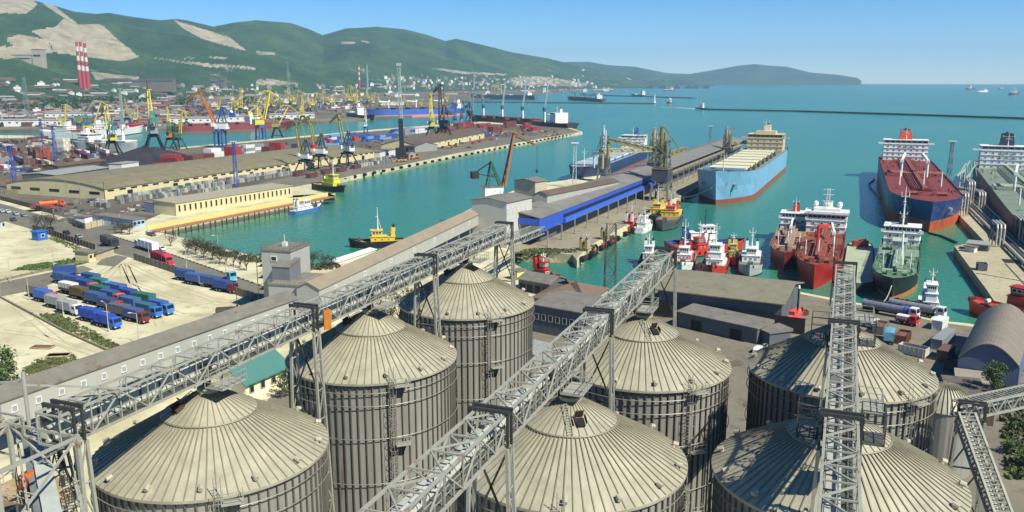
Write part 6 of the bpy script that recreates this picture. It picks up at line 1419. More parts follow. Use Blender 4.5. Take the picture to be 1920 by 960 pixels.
stack(10, 278, ['brown', 'white', 'maroon'], 4, 3, 1, 'of the low scattered row beyond the left stacks', 2.7)
_stk.sort(key=lambda t: (t[6], Vector(t[0]).length))
for t in _stk[:285]: container(*t[:6])
q = MB(); cm = list(CC)
for p, rz, cl, ln, *_ in _stk[285:]: q.m = cm.index(cl); q.box((p[0], p[1], p[2] + 1.3), (ln - .1, 2.36, 2.56), rz)
tag(q.build('far_containers', [M('container_' + c_.replace(' ', '_'), CC[c_], .5, 0, .12, .3, rust=.06) for c_ in cm]), kind='stuff')
# coal heaps
def heap(px, py, rx, ry, h_, m, label, name='coal_heap', cat='heap', rz=None):
    p = Q(px, py, 0); q = MB(); n, k = 26, 7
    for j in range(k + 1):
        t = j / k
        for i in range(n):
            a = 2 * math.pi * i / n; f = 1 - t; w_ = 1 + .16 * noise.noise(Vector((math.cos(a) * 2, math.sin(a) * 2, px)))
            q.v.append((rx * f * w_ * math.cos(a), ry * f * w_ * math.sin(a), h_ * t ** .85 * (1 + .1 * noise.noise(Vector((i * .6, j * .7, py))))))
    q.f = [(j * n + i, j * n + (i + 1) % n, (j + 1) * n + (i + 1) % n, (j + 1) * n + i) for j in range(k) for i in range(n)]; q.mi = [0] * len(q.f)
    o = q.build(name, m); o.location = p; o.rotation_euler = (0, 0, PANG if rz is None else rz); return tag(o, label, cat)
coal = mix_ground('coal', '#2d2b30', '#38363b', '#232226', .1, .6)
heap(272, 303, 50, 20, 12, coal, 'big dark coal heap behind the grey shed on the container pier')
heap(212, 307, 34, 16, 7, coal, 'smaller dark coal heap left of the big one')
heap(45, 338, 26, 9, 2.5, M('scrap_brown', '#6b4f3c', .9, 0, .4, .7), 'rusty brown scrap heap at the left edge', 'scrap_heap')
heap(72, 345, 12, 6, 2.2, M('scrap_orange', '#8a6136', .9, 0, .4, .7), 'orange tinged scrap heap near the olive warehouse', 'scrap_heap')
heap(160, 318, 30, 8, 2, M('brown_earth', '#5d4634', .9, 0, .3, .3), 'long brown earth heap between the sheds', 'earth_heap')
heap(772, 294, 9, 5, 4, M('grey_gravel', '#7c7c7a', .9), 'pale grey gravel heap at the foot of the tall mobile crane', 'gravel_heap')
# pallets of bagged cargo in front of the warehouses
_pl = {}
def pallet(pos, rz, kind, lab, grp):
    if kind not in _pl:
        q = MB(); rr = random.Random(kind)
        q.bb(-1.3, 1.3, -1.1, 1.1, 0, .15); q.m = 1
        for k in range(4):
            for x in (-.62, .62): q.box((x + rr.uniform(-.05, .05), rr.uniform(-.05, .05), .45 + k * .6), (1.2, 2.1 - .05 * k, .57))
        o = q.build('pallet_stack', [brroof, M(['bag_grey', 'bag_pale', 'bag_dark'][kind % 3], ['#7d7f7c', '#a9a89c', '#55585a'][kind % 3], .7, 0, .15, .8)]); _pl[kind] = o; o.location = pos; o.rotation_euler = (0, 0, rz)
    else: o = link_copy(_pl[kind], None, pos, rz)
    return tag(o, lab, 'pallet stack', grp)
for (x0, y0, x1, y1, n, rows_, wh) in ((170, 380, 196, 384, 9, 2, 'in the bunch at the near corner of the olive warehouse'), (222, 376, 292, 364, 16, 2, 'in the rows before the first doors of the olive warehouse'), (300, 362, 342, 355, 12, 2, 'in the rows before the middle of the olive warehouse'), (345, 352, 540, 322, 44, 2, 'in the long double row before the right half of the olive warehouse'), (655, 310, 735, 297, 16, 2, 'in the row right of the three olive cranes'), (310, 372, 335, 368, 6, 1, 'by the road behind the jetty building'), (372, 364, 430, 354, 14, 1, 'in the grey row behind the jetty building')):
    for j in range(rows_):
        for i in range(n):
            t = i / max(1, n - 1); p = Q(x0 + (x1 - x0) * t + j * 5 + random.uniform(-.7, .7), y0 + (y1 - y0) * t + j * 6 + random.uniform(-.5, .5), 0)
            kk = random.choice((0, 0, 1, 1, 2)); pallet(tuple(p), PANG + random.uniform(-.15, .15), kk, ['grey', 'pale', 'dark'][kk] + ' pallet stack ' + wh, 'pallet stacks ' + wh)
# ================================================================ VEHICLES
tyr = M('tyre_rubber', '#17171a'); chas = M('chassis_black', '#26262a', .7)
_part = {}
def part(key, mk, parent, loc=(0, 0, 0)):
    if key not in _part:
        o = mk(); o.parent = parent; _part[key] = o.data
    else: o = bpy.data.objects.new(key[0], _part[key]); col.objects.link(o); o.parent = parent
    o.location = loc; return o
def wheel(parent, x, y, r_=.52):
    def mk():
        q = MB(); q.tube((0, -.17, 0), (0, .17, 0), r_, 14); q.m = 1; q.tube((0, -.19, 0), (0, .19, 0), r_ * .5, 10); return q.build('wheel', [tyr, M('wheel_rim', '#8b8b88', .5, .4)], None)
    return part(('wheel', r_), mk, parent, (x, y, r_))
def pm(c): return M('paint_' + c.lstrip('#'), c, .55, 0, .18, .9)
def cargo(parent, x0, x1, c, top=None, z=1.25, h=2.35, w_=2.5):
    def mk():
        q = MB(); q.bb(x0, x1, -w_ / 2, w_ / 2, z, z + h * .3); q.m = 1
        q.add([(x, y, zz) for x in (x0 + .03, x1 - .03) for y, zz in ((-w_ / 2 + .04, z + h * .3), (-w_ / 2 + .04, z + h - .12), (-w_ / 4, z + h), (w_ / 4, z + h), (w_ / 2 - .04, z + h - .12), (w_ / 2 - .04, z + h * .3))],
              [(0, 1, 2, 3, 4, 5), (11, 10, 9, 8, 7, 6)] + [(i, i + 6, i + 7, i + 1) for i in range(5)])
        q.m = 0
        for i in range(5): xx = x0 + .05 + (x1 - x0 - .1) * i / 4; q.box((xx, -w_ / 2, z + h * .48), (.09, .06, h * .9)); q.box((xx, w_ / 2, z + h * .48), (.09, .06, h * .9))
        return q.build('cargo_box', [pm(c), pm(top or c)], None)
    return part(('cargo_box', x0, x1, c, top, z), mk, parent)
def cab(parent, x0, c, ln=2.0, h=2.1, nose=0):
    def mk():
        q = MB(); z = .85
        if nose: q.bb(x0 + ln, x0 + ln + nose, -.95, .95, .75, 1.75); q.bb(x0 + ln + nose, x0 + ln + nose + .12, -1.1, 1.1, .6, .95)
        pr = [(x0, z), (x0 + ln + .08, z), (x0 + ln + .1, z + h * .48), (x0 + ln - .18, z + h), (x0 + .1, z + h)]
        q.add([(x, -1.2, zz) for x, zz in pr] + [(x, 1.2, zz) for x, zz in pr], [(4, 3, 2, 1, 0), (5, 6, 7, 8, 9)] + [(i, (i + 1) % 5, 5 + (i + 1) % 5, 5 + i) for i in range(5)])
        if nose: q.add([(x0, -1.15, z + h), (x0 + ln * .8, -1.15, z + h), (x0, -1.1, z + h + .9), (x0, 1.1, z + h + .9), (x0, 1.15, z + h), (x0 + ln * .8, 1.15, z + h)], [(0, 1, 2), (5, 4, 3), (1, 5, 3, 2), (0, 2, 3, 4)])
        q.bb(x0 + ln + .06, x0 + ln + .2, -1.15, 1.15, .55, .85); return q.build('cab', pm(c), None)
    k = part(('cab', x0, c, ln, nose), mk, parent)
    def mw():
        q = MB(); z = .85; a, b_ = (x0 + ln + .11, z + h * .5), (x0 + ln - .15, z + h * .95)
        q.add([(a[0], -1.05, a[1]), (a[0], 1.05, a[1]), (b_[0] + .03, 1.0, b_[1]), (b_[0] + .03, -1.0, b_[1])], [(0, 1, 2, 3)]); return q.build('windshield', dwin, None)
    part(('windshield', x0, ln, h), mw, k)
    for s in (-1, 1):
        def ms(): 
            q = MB(); q.box((0, 0, 0), (ln * .5, .05, .65)); return q.build('side_window', dwin, None)
        part(('side_window', ln), ms, k, (x0 + ln * .58, s * 1.21, .85 + h * .68))
        def ml():
            q = MB(); q.box((0, 0, 0), (.08, .35, .25)); return q.build('headlight', M('lamp_glass', '#c8ccc8', .3), None)
        part(('headlight', 1), ml, k, (x0 + ln + nose + .22, s * .85, .75))
    return k
def chassis(parent, x0, x1):
    def mk(): q = MB(); q.bb(x0, x1, -.45, .45, .7, 1.0); q.bb(x0 + 1, x0 + 1.2, -1.1, 1.1, .5, .95); q.bb(x0 + 2.5, x0 + 3.6, -1.15, -.6, .5, .95); q.bb(x0 + .0, x0 + .12, -1.15, 1.15, .6, .9); q.bb(x0 + 2.5, x0 + 3.6, -.62, -.4, .75, .9); q.bb(x0 + 1, x0 + 1.2, -.2, .2, .9, 1.0); return q.build('chassis', chas, None)
    return part(('chassis', x0, x1), mk, parent)
def ground_at(px, py): return Q(px, py, .05)
HD = None
def heading(a, b_): p, q = Q(*a), Q(*b_); return math.atan2(q.y - p.y, q.x - p.x)
LOT = heading((152, 606), (222, 622))
grpT = 'tarpaulin trucks and trailers parked on the sandy lot'
def truck(px, py, boxc, cabc, label, rz=LOT, top=None, grp=grpT, s=1.):
    r = empty('cargo_truck', ground_at(px, py), rz, label, 'truck', grp); r.scale = (s, s, s)
    chassis(r, -4.2, 3.8); cargo(r, -4.2, 1.55, boxc, top); cab(r, 1.85, cabc)
    for x in (-3.0, -1.7, 2.75):
        for y in (-1.02, 1.02): wheel(r, x, y)
    return r
def trailer(px, py, boxc, label, rz=LOT, top=None, grp=grpT):
    r = empty('cargo_trailer', ground_at(px, py), rz, label, 'trailer', grp); chassis(r, -3.6, 3.2); cargo(r, -3.6, 2.9, boxc, top)
    q = MB(); q.beam((3.2, -.5, .85), (5.0, 0, .8), .14); q.beam((3.2, .5, .85), (5.0, 0, .8), .14); q.build('drawbar', chas, r)
    for x in (-2.4, 1.9):
        for y in (-1.02, 1.02): wheel(r, x, y)
    return r
B1, B2, B3 = '#2e4680', '#37517f', '#2a47a0'
def zt_(x, y): return (x / 4, 380 + y / 4 + 11)
T = [('r', 290, 665, '#6d635c', None, 'grey brown trailer at the left end of the nearest row'), ('t', 350, 700, '#3f5fa6', '#c83a2e', 'blue truck with a red cab in the nearest row, behind the grey trailer'),
     ('r', 428, 745, '#8f928e', None, 'pale grey trailer hitched behind the white cabbed grey truck'), ('t', 530, 790, '#8d928f', '#c8ccc8', 'grey truck with a white cab at the right end of the nearest row'),
     ('r', 688, 845, B3, None, 'vivid blue trailer in front of the other trucks'), ('t', 815, 890, B3, '#2f5fc0', 'vivid blue truck with a blue cab nearest the camera'),
     ('r', 500, 510, B1, None, 'blue trailer set askew at the back left corner of the lot'), ('t', 488, 565, B2, '#3a6aa8', 'blue truck with a pale blue cab at the back left corner'),
     ('r', 570, 590, B1, None, 'blue trailer in front of the orange cabbed blue truck at the back left'), ('t', 660, 622, B1, '#d8552e', 'blue truck with an orange red cab beside the white topped trailer'),
     ('r', 525, 640, '#3a3a3c', '#cfcfca', 'dark trailer with a white top'), ('t', 620, 680, '#5a4f33', '#4a4430', 'olive brown truck next to the white topped trailer'),
     ('r', 728, 720, B2, None, 'blue trailer between the olive truck and the red cabbed dark truck'), ('t', 835, 765, '#35456c', '#a8322c', 'dark blue truck with a dark red cab in the middle row'),
     ('r', 910, 812, '#5c5a64', None, 'slate grey trailer in front of the maroon cabbed truck'), ('t', 1030, 848, '#44517c', '#6d2b2a', 'slate blue truck with a maroon cab at the front of the middle row'),
     ('r', 693, 570, B2, None, 'short blue trailer at the rear of the far rows'), ('t', 765, 610, '#2f6a5c', '#4a8ac0', 'green truck with a sky blue cab in the far row'),
     ('r', 885, 650, '#3f5c98', None, 'long steel blue trailer in the far row'), ('t', 985, 695, B1, '#2f5a9a', 'blue truck behind the long steel blue trailer'),
     ('r', 758, 665, '#2f6152', None, 'green trailer beside the orange red cab'), ('t', 852, 705, B2, '#d8562a', 'blue truck with an orange cab in the middle of the pack'),
     ('r', 985, 755, '#3c5f86', None, 'teal blue trailer hitched behind the teal truck'), ('t', 1125, 808, '#3a5e74', '#2f6ab8', 'teal truck with a bright blue cab near the right front'),
     ('r', 1095, 725, '#2c6453', None, 'green trailer hitched behind the rightmost blue truck'), ('t', 1215, 785, '#37589a', '#3f78b8', 'blue truck with a light blue cab at the right end of the pack'),
     ('r', 1395, 540, B1, None, 'blue trailer at the left end of the row along the fence'), ('t', 1485, 572, '#41588f', '#c8d0d2', 'blue truck with a white cab in the row along the fence'),
     ('r', 1588, 590, B2, None, 'blue trailer next to the white cab along the fence'), ('t', 1700, 625, B1, '#6d2426', 'blue truck with a maroon cab at the right end of the row along the fence')]
for kind, x, y, c, c2, lab in T:
    px, py = zt_(x, y)
    if kind == 'r': trailer(px, py, c, lab, LOT + random.uniform(-.03, .03) + (.8 if 'askew' in lab else 0), c2)
    else: truck(px, py, c, c2, lab, LOT + random.uniform(-.03, .03))
ROAD = heading((252, 476), (455, 542))
def semi(px, py, rz, boxc, cabc, label, nose=0, ln=12.5, tank=False, extra=None):
    r = empty('semi_truck', ground_at(px, py), rz, label, 'truck')
    x0 = -ln / 2 - 2; chassis(r, x0, x0 + ln - 1)
    if tank:
        q = MB(); q.tube((x0, 0, 2.15), (x0 + ln, 0, 2.15), 1.2, 18); q.tube((x0 - .25, 0, 2.15), (x0, 0, 2.15), .7, 18, 1.2); q.tube((x0 + ln, 0, 2.15), (x0 + ln + .25, 0, 2.15), 1.2, 18, .7); q.m = 1
        for i in range(5): q.ring  # plain shell
        q.bb(x0 + 1, x0 + ln - 1, -.35, .35, 3.33, 3.45)
        for i in range(4): q.tube((x0 + 2 + i * (ln - 4) / 3, 0, 3.4), (x0 + 2 + i * (ln - 4) / 3, 0, 3.65), .35, 10)
        q.build('tank', [pm(boxc), chas], r)
        if extra: q = MB(); q.tube((x0 + ln + .26, 0, 2.15), (x0 + ln + .34, 0, 2.15), 1.15, 18); q.tube((x0 + ln - .6, 0, 2.15), (x0 + ln + .02, 0, 2.15), 1.215, 18); q.build('tank_end', pm(extra), r)
    else: cargo(r, x0, x0 + ln, boxc, None, 1.25, 2.75)
    xt = x0 + ln - 1.8; q = MB(); q.bb(xt - 1, xt + 5.4, -.45, .45, .6, .9); q.build('tractor_frame', chas, r); cab(r, xt + 2.6, cabc, 2.1, 2.4, nose)
    for x in (x0 + .9, x0 + 2.2, x0 + 3.5, xt + .2, xt + 1.4, xt + 4.2 + nose * .6):
        for y in (-1.02, 1.02): wheel(r, x, y)
    return r
semi(274, 469, ROAD + math.pi, '#d2d4d0', '#c8ccc8', 'long white semi trailer truck driving up the road by the kerb')
semi(305, 495, ROAD, '#8e2a38', '#c02a45', 'crimson semi truck with a bonnet driving down the road behind the fence', 1.3, 9)
truck(207, 464, '#4a4a44', '#2f3234', 'dark grey tipper lorry turning on the road beside the guard house', ROAD, None, None, 1.25)
r = empty('tractor_unit', ground_at(430, 527), ROAD, 'light blue tractor unit on the road behind the end of the fence row', 'truck'); chassis(r, -2.8, 2.5); cab(r, .6, '#5fa8c0', 2.1, 2.4)
for x in (-1.9, 1.6):
    for y in (-1.02, 1.02): wheel(r, x, y)
def car(px, py, c, label, rz=ROAD, van=False, grp='cars on the road by the port'):
    r = empty('van' if van else 'parked_car', ground_at(px, py), rz, label, 'van' if van else 'car', grp)
    def mk():
        q = MB(); h = 1.45 if not van else 2.0
        pr = [(-2.1, .35), (2.1, .35), (2.15, .8), (1.2, .95), (.5, h), (-1.4, h), (-2.05, .95)] if not van else [(-2.3, .35), (2.3, .35), (2.3, 1.0), (1.9, 1.15), (1.2, h), (-2.25, h), (-2.3, 1)]
        n = len(pr); q.add([(x, -.85, z) for x, z in pr] + [(x, .85, z) for x, z in pr], [tuple(range(n - 1, -1, -1)), tuple(range(n, 2 * n))] + [(i, (i + 1) % n, n + (i + 1) % n, n + i) for i in range(n)]); return q.build('body', pm(c), None)
    b_ = part(('body', c, van), mk, r)
    def mg():
        q = MB(); h = 1.45 if not van else 2.0
        a, e = ((1.22, .98), (.54, h - .04)) if not van else ((1.9, 1.2), (1.24, h - .06))
        q.add([(a[0] + .02, -.75, a[1]), (a[0] + .02, .75, a[1]), (e[0] + .02, .7, e[1]), (e[0] + .02, -.7, e[1])], [(0, 1, 2, 3)]); return q.build('windscreen', dwin, None)
    part(('windscreen', van), mg, b_)
    for s in (-1, 1):
        def mw(): q = MB(); q.box((0, 0, 0), (1.9, .03, .36)); return q.build('side_window', dwin, None)
        part(('side_window', 'car'), mw, b_, (-.35, s * .855, 1.18 if not van else 1.6))
    for x in (-1.3, 1.35):
        for y in (-.8, .8): wheel(r, x, y, .32)
    return r
for x, y, c, lab in ((143, 424, '#3a3f3c', 'dark green car waiting before the port entrance, nearer the gate'), (152, 427, '#2b2d30', 'black car waiting before the port entrance, behind the dark green one'), (125, 439, '#2a2a2e', 'black car on the road left of the silver one'), (148, 446, '#8d9292', 'silver car on the road just before the guard house'), (95, 432, '#26282a', 'dark car beside the fence by the bare trees'),
                     (4, 398, '#b8bcbc', 'pale car at the very left end of the road'), (15, 399, '#c4c8c8', 'white car on the road at the left, second from the edge'), (30, 403, '#a8adad', 'light grey car on the road at the left, third from the edge'), (45, 406, '#8b8f8f', 'grey car on the road at the left, nearest the bare tree'), (25, 414, '#4a4d50', 'dark grey car on the near lane at the left edge'),
                     (281, 440, '#c8ccca', 'white car at the kerb near the gatehouse'), (303, 469, '#d0d4d4', 'small white car between the white semi and the crimson truck')):
    car(x, y, c, lab)
car(285, 442, '#5a5f60', 'grey car at the kerb by the jetty entrance')
# orange tanker lorry and flat red trailer at the port gate
semi(100, 388, heading((70, 388), (124, 384)), '#d85a24', '#c84a20', 'orange tank lorry standing in the yard inside the port gate', 0, 8, True)
m = MB(); m.box((0, 0, 1.0), (12, 3.2, .5)); m.box((0, 0, 1.6), (11, 2.8, .8))
for x in (-4, 4): m.box((x, 0, .4), (1.2, 2.6, .8))
o = m.build('flat_trailer', M('faded_red', '#8f4a38', .7, 0, .2, .5)); o.location = Q(80, 392); o.rotation_euler = (0, 0, .2); tag(o, 'faded red flat trailer left of the orange tank lorry', 'trailer')
# tank trucks and people in the right hand yard
TT = heading((1622, 589), (1700, 604))
semi(1672, 592, TT, '#6f7484', '#d0d2d0', 'grey tank truck with a violet end cap and a white cab', 0, 11.5, True, '#3f3fa0')
semi(1722, 590, TT, '#7d7f86', '#c8cccc', 'grey tank truck nearer the water with a white cab', 0, 11.5, True)
r = empty('truck', Q(1701, 609), TT, 'small red and white truck beside the tank trucks', 'truck'); chassis(r, -2.6, 2.4); cargo(r, -2.6, .4, '#b0242a', '#c8c8c4', 1.1, 1.4); cab(r, .7, '#c02a2a', 1.7, 1.9)
for x in (-1.6, 1.5):
    for y in (-.95, .95): wheel(r, x, y, .45)
truck(1667, 640, '#5f93ac', '#d0d2d0', 'white cabbed truck with a pale blue cargo bed in the right hand yard', TT + 1.9, None, None, .9)
car(1637, 612, '#c4c8c4', 'white van beside the end of the right gallery', TT + 1.4, True, 'cars in the right hand yard')
car(1424, 660, '#d0d2d0', 'white car parked between two silos', 1.3, False, 'cars in the right hand yard')
car(1436, 690, '#5a3a30', 'brown car parked between two silos below the white one', 1.3, False, 'cars in the right hand yard')
def skip(px, py, rz, c, label, name='dumpster', L_=6.0, W_=2.6, h_=2.2, cat='dumpster'):
    r = empty(name, Q(px, py), rz, label, cat); q = MB()
    q.bb(-L_ / 2, L_ / 2, -W_ / 2, W_ / 2, .2, .35)
    for s in (-1, 1): q.bb(-L_ / 2, L_ / 2, s * W_ / 2 - .06, s * W_ / 2 + .06, .2, h_); q.bb(s * L_ / 2 - .06, s * L_ / 2 + .06, -W_ / 2 + .061, W_ / 2 - .061, .2, h_)
    for i in range(6): 
        for s in (-1, 1): q.box((-L_ / 2 + .5 + i * (L_ - 1) / 5, s * (W_ / 2 + .1), h_ / 2), (.12, .09, h_ - .3))
    q.build('body', c, r); q = MB(); q.bb(-L_ / 2 + .1, L_ / 2 - .1, -W_ / 2 + .1, W_ / 2 - .1, .36, h_ * .72); q.build('load', M('scrap_brown', '#6b4f3c'), r); return r
rustm = M('rusty_bin', '#6d3c28', .8, .1, .25, .8, rust=.2)
skip(1692, 640, TT + 1.75, rustm, 'big rusty brown open bin in the right hand yard')
skip(1650, 622, TT + 1.75, M('grey_rack', '#77746a', .7), 'grey open frame bin left of the pale blue truck')
skip(1712, 665, TT, M('pale_bin', '#b9b5a8', .7), 'pale bin with white sacks at the edge of the far right silo')
container(tuple(Q(1762, 615)), TT + 1.65, 'white', 6.1, 'white container nearest the water beside the arched hangar', 'containers beside the arched hangar')
container(tuple(Q(1768, 645)), TT + 1.65, 'grey', 12.2, 'grey container in the row beside the arched hangar', 'containers beside the arched hangar')
container(tuple(Q(1772, 672)), TT + 1.65, 'brown', 6.1, 'rust brown container beside the arched hangar', 'containers beside the arched hangar')
skip(1790, 690, TT + 1.6, M('dark_bin', '#4a4440', .8), 'dark bin in the shade of the arched hangar')
# red fishing boat on a cradle and the red lamp post
r = empty('boat_on_cradle', Q(1487, 602), rad(70), 'red open boat standing ashore at the end of the long olive shed', 'boat'); hull_parts(r, 9.5, 3.2, 2.0, .6, .5, M('coral_red', '#c84a40', .5), M('coral_red', '#c84a40'), M('pink_deck', '#b06a60'), fb=.4, bul=.4, rake=.05)
q = MB(); q.bb(-1.5, .5, -.9, .9, 2.0, 2.9); q.build('cuddy', M('coral_red', '#c84a40'), r)
r = empty('lamp_post', Q(1494, 600), 0, 'dark post with a lantern at the end of the long olive shed', 'lamp post'); q = MB(); q.tube((0, 0, 0), (0, 0, 8.6), .22, 8); q.box((0, 0, 4), (.5, .5, 1.2)); q.build('pole', black, r); q = MB(); q.tube((0, 0, 8.6), (0, 0, 9.4), .35, 8, .25); q.build('lantern', white, r)
skip(1500, 590, .4, M('rusty_bin', '#6d3c28'), 'rusty rack of tyres beside the red boat ashore', 'pallet_rack', 4, 2, 1.2, 'rack')
# person walking in the yard
def person(px, py, rz, shirt, trousers, label):
    r = empty('person', Q(px, py), rz, label, 'person')
    me = bpy.data.meshes.new('body'); V = [(0, 0, .95), (0, 0, 1.2), (0, 0, 1.42), (0, 0, 1.54), (.02, 0, 1.68), (0, .2, 1.40), (-.08, .27, 1.14), (.08, .27, .92), (0, -.2, 1.40), (.1, -.27, 1.15), (.25, -.25, .97), (.0, .1, .9), (.2, .11, .5), (.08, .11, .08), (.22, .11, .04), (0, -.1, .9), (-.05, -.11, .5), (-.28, -.11, .12), (-.16, -.11, .04)]
    E_ = [(0, 1), (1, 2), (2, 3), (3, 4), (2, 5), (5, 6), (6, 7), (2, 8), (8, 9), (9, 10), (0, 11), (11, 12), (12, 13), (13, 14), (0, 15), (15, 16), (16, 17), (17, 18)]
    RR = [.15, .16, .17, .06, .11, .075, .05, .04, .075, .05, .04, .1, .075, .05, .05, .1, .075, .05, .05]
    me.from_pydata(V, E_, []); o = bpy.data.objects.new('body', me); col.objects.link(o); o.parent = r
    o.modifiers.new('s', 'SKIN'); me.skin_vertices.new() if not me.skin_vertices else None
    for v, q in zip(me.skin_vertices[0].data, RR): v.radius = (q, q)
    me.skin_vertices[0].data[0].use_root = True; ss = o.modifiers.new('d', 'SUBSURF'); ss.levels = 1; ss.render_levels = 1
    me.materials.append(pm(trousers))
    q = MB(); q.lathe([(.165, 1.0), (.19, 1.2), (.2, 1.38), (.13, 1.5), (.05, 1.54)], 12); q.build('jacket', pm(shirt), r)
    q = MB(); q.lathe([(.12, 1.68), (.115, 1.75), (.07, 1.8), (.01, 1.81)], 10, (.01, 0)); q.build('hair', black, r)
person(1679, 602, 2.6, '#2b2d33', '#23242a', 'person in dark clothes walking across the yard beside the grey tank truck')
person(1707, 612, .4, '#b03030', '#2b2d33', 'person in a red jacket standing by the small red and white truck')
# ---------------------------------------------------------------- lamp posts on the lot and road
def lamp(px, py, top, label, arm=1.6, rz=0, c=None):
    u = hz(py, top); r = empty('street_lamp', Q(px, py), rz, label, 'lamp post', 'lamp posts around the truck lot'); c = c or M('lamp_pole', '#a9a594', .6)
    q = MB(); q.tube((0, 0, 0), (0, 0, u), .13, 7, .08); q.box((0, 0, .5), (.4, .4, 1.0))
    if arm: q.beam((0, 0, u), (arm, 0, u + .3), .09)
    q.build('pole', c, r)
    if arm: q = MB(); q.box((arm + .3, 0, u + .3), (.8, .28, .16)); q.build('lamp_head', M('lamp_glass', '#c8ccc8'), r)
for px, py, top, lab, arm in ((20, 528, 484, 'bent lamp post standing left of the grass patches', 1.6), (102, 508, 466, 'lamp post between the two grass strips near the guard house', 1.6), (55, 563, 519, 'pale concrete pole near the first trucks', 0), (119, 592, 550, 'pale pole between the nearest truck row and the weeds', 0), (204, 622, 567, 'lamp post with an arm in front of the vivid blue truck', 2.0), (261, 645, 585, 'thin lamp post at the lower end of the lot by the roofed gallery', 1.2), (280, 485, 457, 'pale pole at the lot entrance next to the fence end', 0), (350, 502, 467, 'pole at the fence before the row of four trucks', 0), (424, 515, 487, 'short pole by the light blue tractor unit', 0), (409, 465, 441, 'lamp post by the shrubs on the water side of the road', 1.4), (332, 448, 427, 'lamp post at the shore near the jetty', 1.4), (226, 425, 400, 'pole beside the blue and white gatehouse', 0), (135, 366, 342, 'pole at the gable of the olive warehouse', 1.2)):
    lamp(px, py, top, lab, arm, random.uniform(2, 4))
for px, py, top, lab in ((445, 578, 547, 'short dark post at the corner of the lot near the elevator tower'), (473, 568, 545, 'dark stub post by the red barrels at the end of the fence')):
    lamp(px, py, top, lab, 0, 0, steeld)
skip(428, 592, .6, M('dark_bin', '#4a4440'), 'dark bin at the lot corner beside the roofed gallery')
skip(110, 668, .5, M('pale_board', '#b8aa84', .8), 'pale shallow tray of boards lying on the weeds', 'board_tray', 5, 2.6, .5, 'boards')
skip(80, 652, .3, M('pale_board', '#b8aa84'), 'pale wooden frame lying on the sand above the tray of boards', 'board_tray', 5, 2.4, .35, 'boards')
# ---------------------------------------------------------------- trees and shrubs
leafm = [M('leaf_light', (.085, .14, .030), .8, 0, .3, .8), M('leaf_mid', (.050, .095, .022), .8, 0, .3, .8), M('leaf_dark', (.028, .055, .018), .8, 0, .3, .8)]
shl = [M('shrub_olive', (.060, .062, .028), .9, 0, .3, .8), M('shrub_dark', (.030, .034, .018), .9, 0, .3, .8)]
bark = M('bark', '#51463a', .9, 0, .3, 1.)
def foliage(blobs, n, size, seed, mats, name, parent):
    rr = random.Random(seed); q = MB()
    for _ in range(n):
        bx, by, bz, br = rr.choice(blobs); u = Vector((rr.gauss(0, 1), rr.gauss(0, 1), rr.gauss(0, 1))).normalized() * br * rr.random() ** .4
        c = Vector((bx, by, bz)) + u; a = Vector((rr.gauss(0, 1), rr.gauss(0, 1), rr.gauss(0, .6))).normalized(); b_ = a.cross(Vector((rr.gauss(0, 1), rr.gauss(0, 1), rr.gauss(0, 1)))).normalized(); s = size * rr.uniform(.5, 1.2)
        q.m = rr.randrange(len(mats)); q.add([c - a * s, c + b_ * s * .5, c + a * s, c - b_ * s * .5], [(0, 1, 2, 3)])
    return q.build(name, mats, parent)
def tree(loc, h, w_, label, seed, mats=leafm, n=900, size=.35, cat='tree', bare=False, group=None, trunk=.35):
    r = empty('bare_tree' if bare else ('shrub' if cat == 'shrub' else 'broadleaf_tree'), loc, 0, label, cat, group); rr = random.Random(seed); q = MB(); bl_ = []
    q.tube((0, 0, 0), (.1, .05, h * trunk), h * .022, 8, h * .016)
    for k in range(9 if bare else 7):
        a = 2 * math.pi * k / 7 + rr.uniform(-.4, .4); z0 = h * (trunk * rr.uniform(.5, 1)); e = Vector((math.cos(a) * w_ * rr.uniform(.25, .5), math.sin(a) * w_ * rr.uniform(.25, .5), h * rr.uniform(.5, .95)))
        q.tube((0.05, 0, z0), e, h * .012, 5, h * .004); bl_.append((e.x, e.y, e.z, w_ * rr.uniform(.16, .28)))
        for j in range(5 if bare else 2):
            s = Vector((.05, 0, z0)).lerp(e, rr.uniform(.3, .9)); f = s + Vector((rr.uniform(-1, 1), rr.uniform(-1, 1), rr.uniform(.2, 1))) * w_ * .25; q.tube(s, f, h * .006, 4, h * .002); bl_.append((f.x, f.y, f.z, w_ * rr.uniform(.1, .2)))
    bl_.append((0, 0, h * .7, w_ * .3)); q.build('trunk', bark, r); foliage(bl_, n, size, seed, mats, 'crown', r); return r
p = Q(2, 800, 0); tree((p.x - 1, p.y, 0), 14, 11, 'big bright green tree at the left edge behind the steel frames', 1, n=6000, size=.35)
p = Q(1862, 762, 0); tree(p, 8.5, 5.0, 'slender bright green tree in front of the arched hangar', 2, n=2200, size=.25)
for k, (px, py, h) in enumerate(((1900, 770, 2.5), (1918, 755, 3), (1896, 850, 2.2), (1930, 880, 3))):
    tree(Q(px, py), h, h * 1.3, 'low green bush in the scrub at the right edge', 20 + k, n=500, size=.25, cat='shrub', group='bushes at the right edge', trunk=.2)
p = Q(748, 620, 0); tree(p, 11, 9, 'dark green tree glimpsed between the middle and far left silos', 3, [leafm[1], leafm[2], shl[0]], 1500, .35)
p = Q(535, 745, 0); tree(p, 5, 4, 'small green tree beside the cream house with the teal roof', 4, n=700, size=.25)
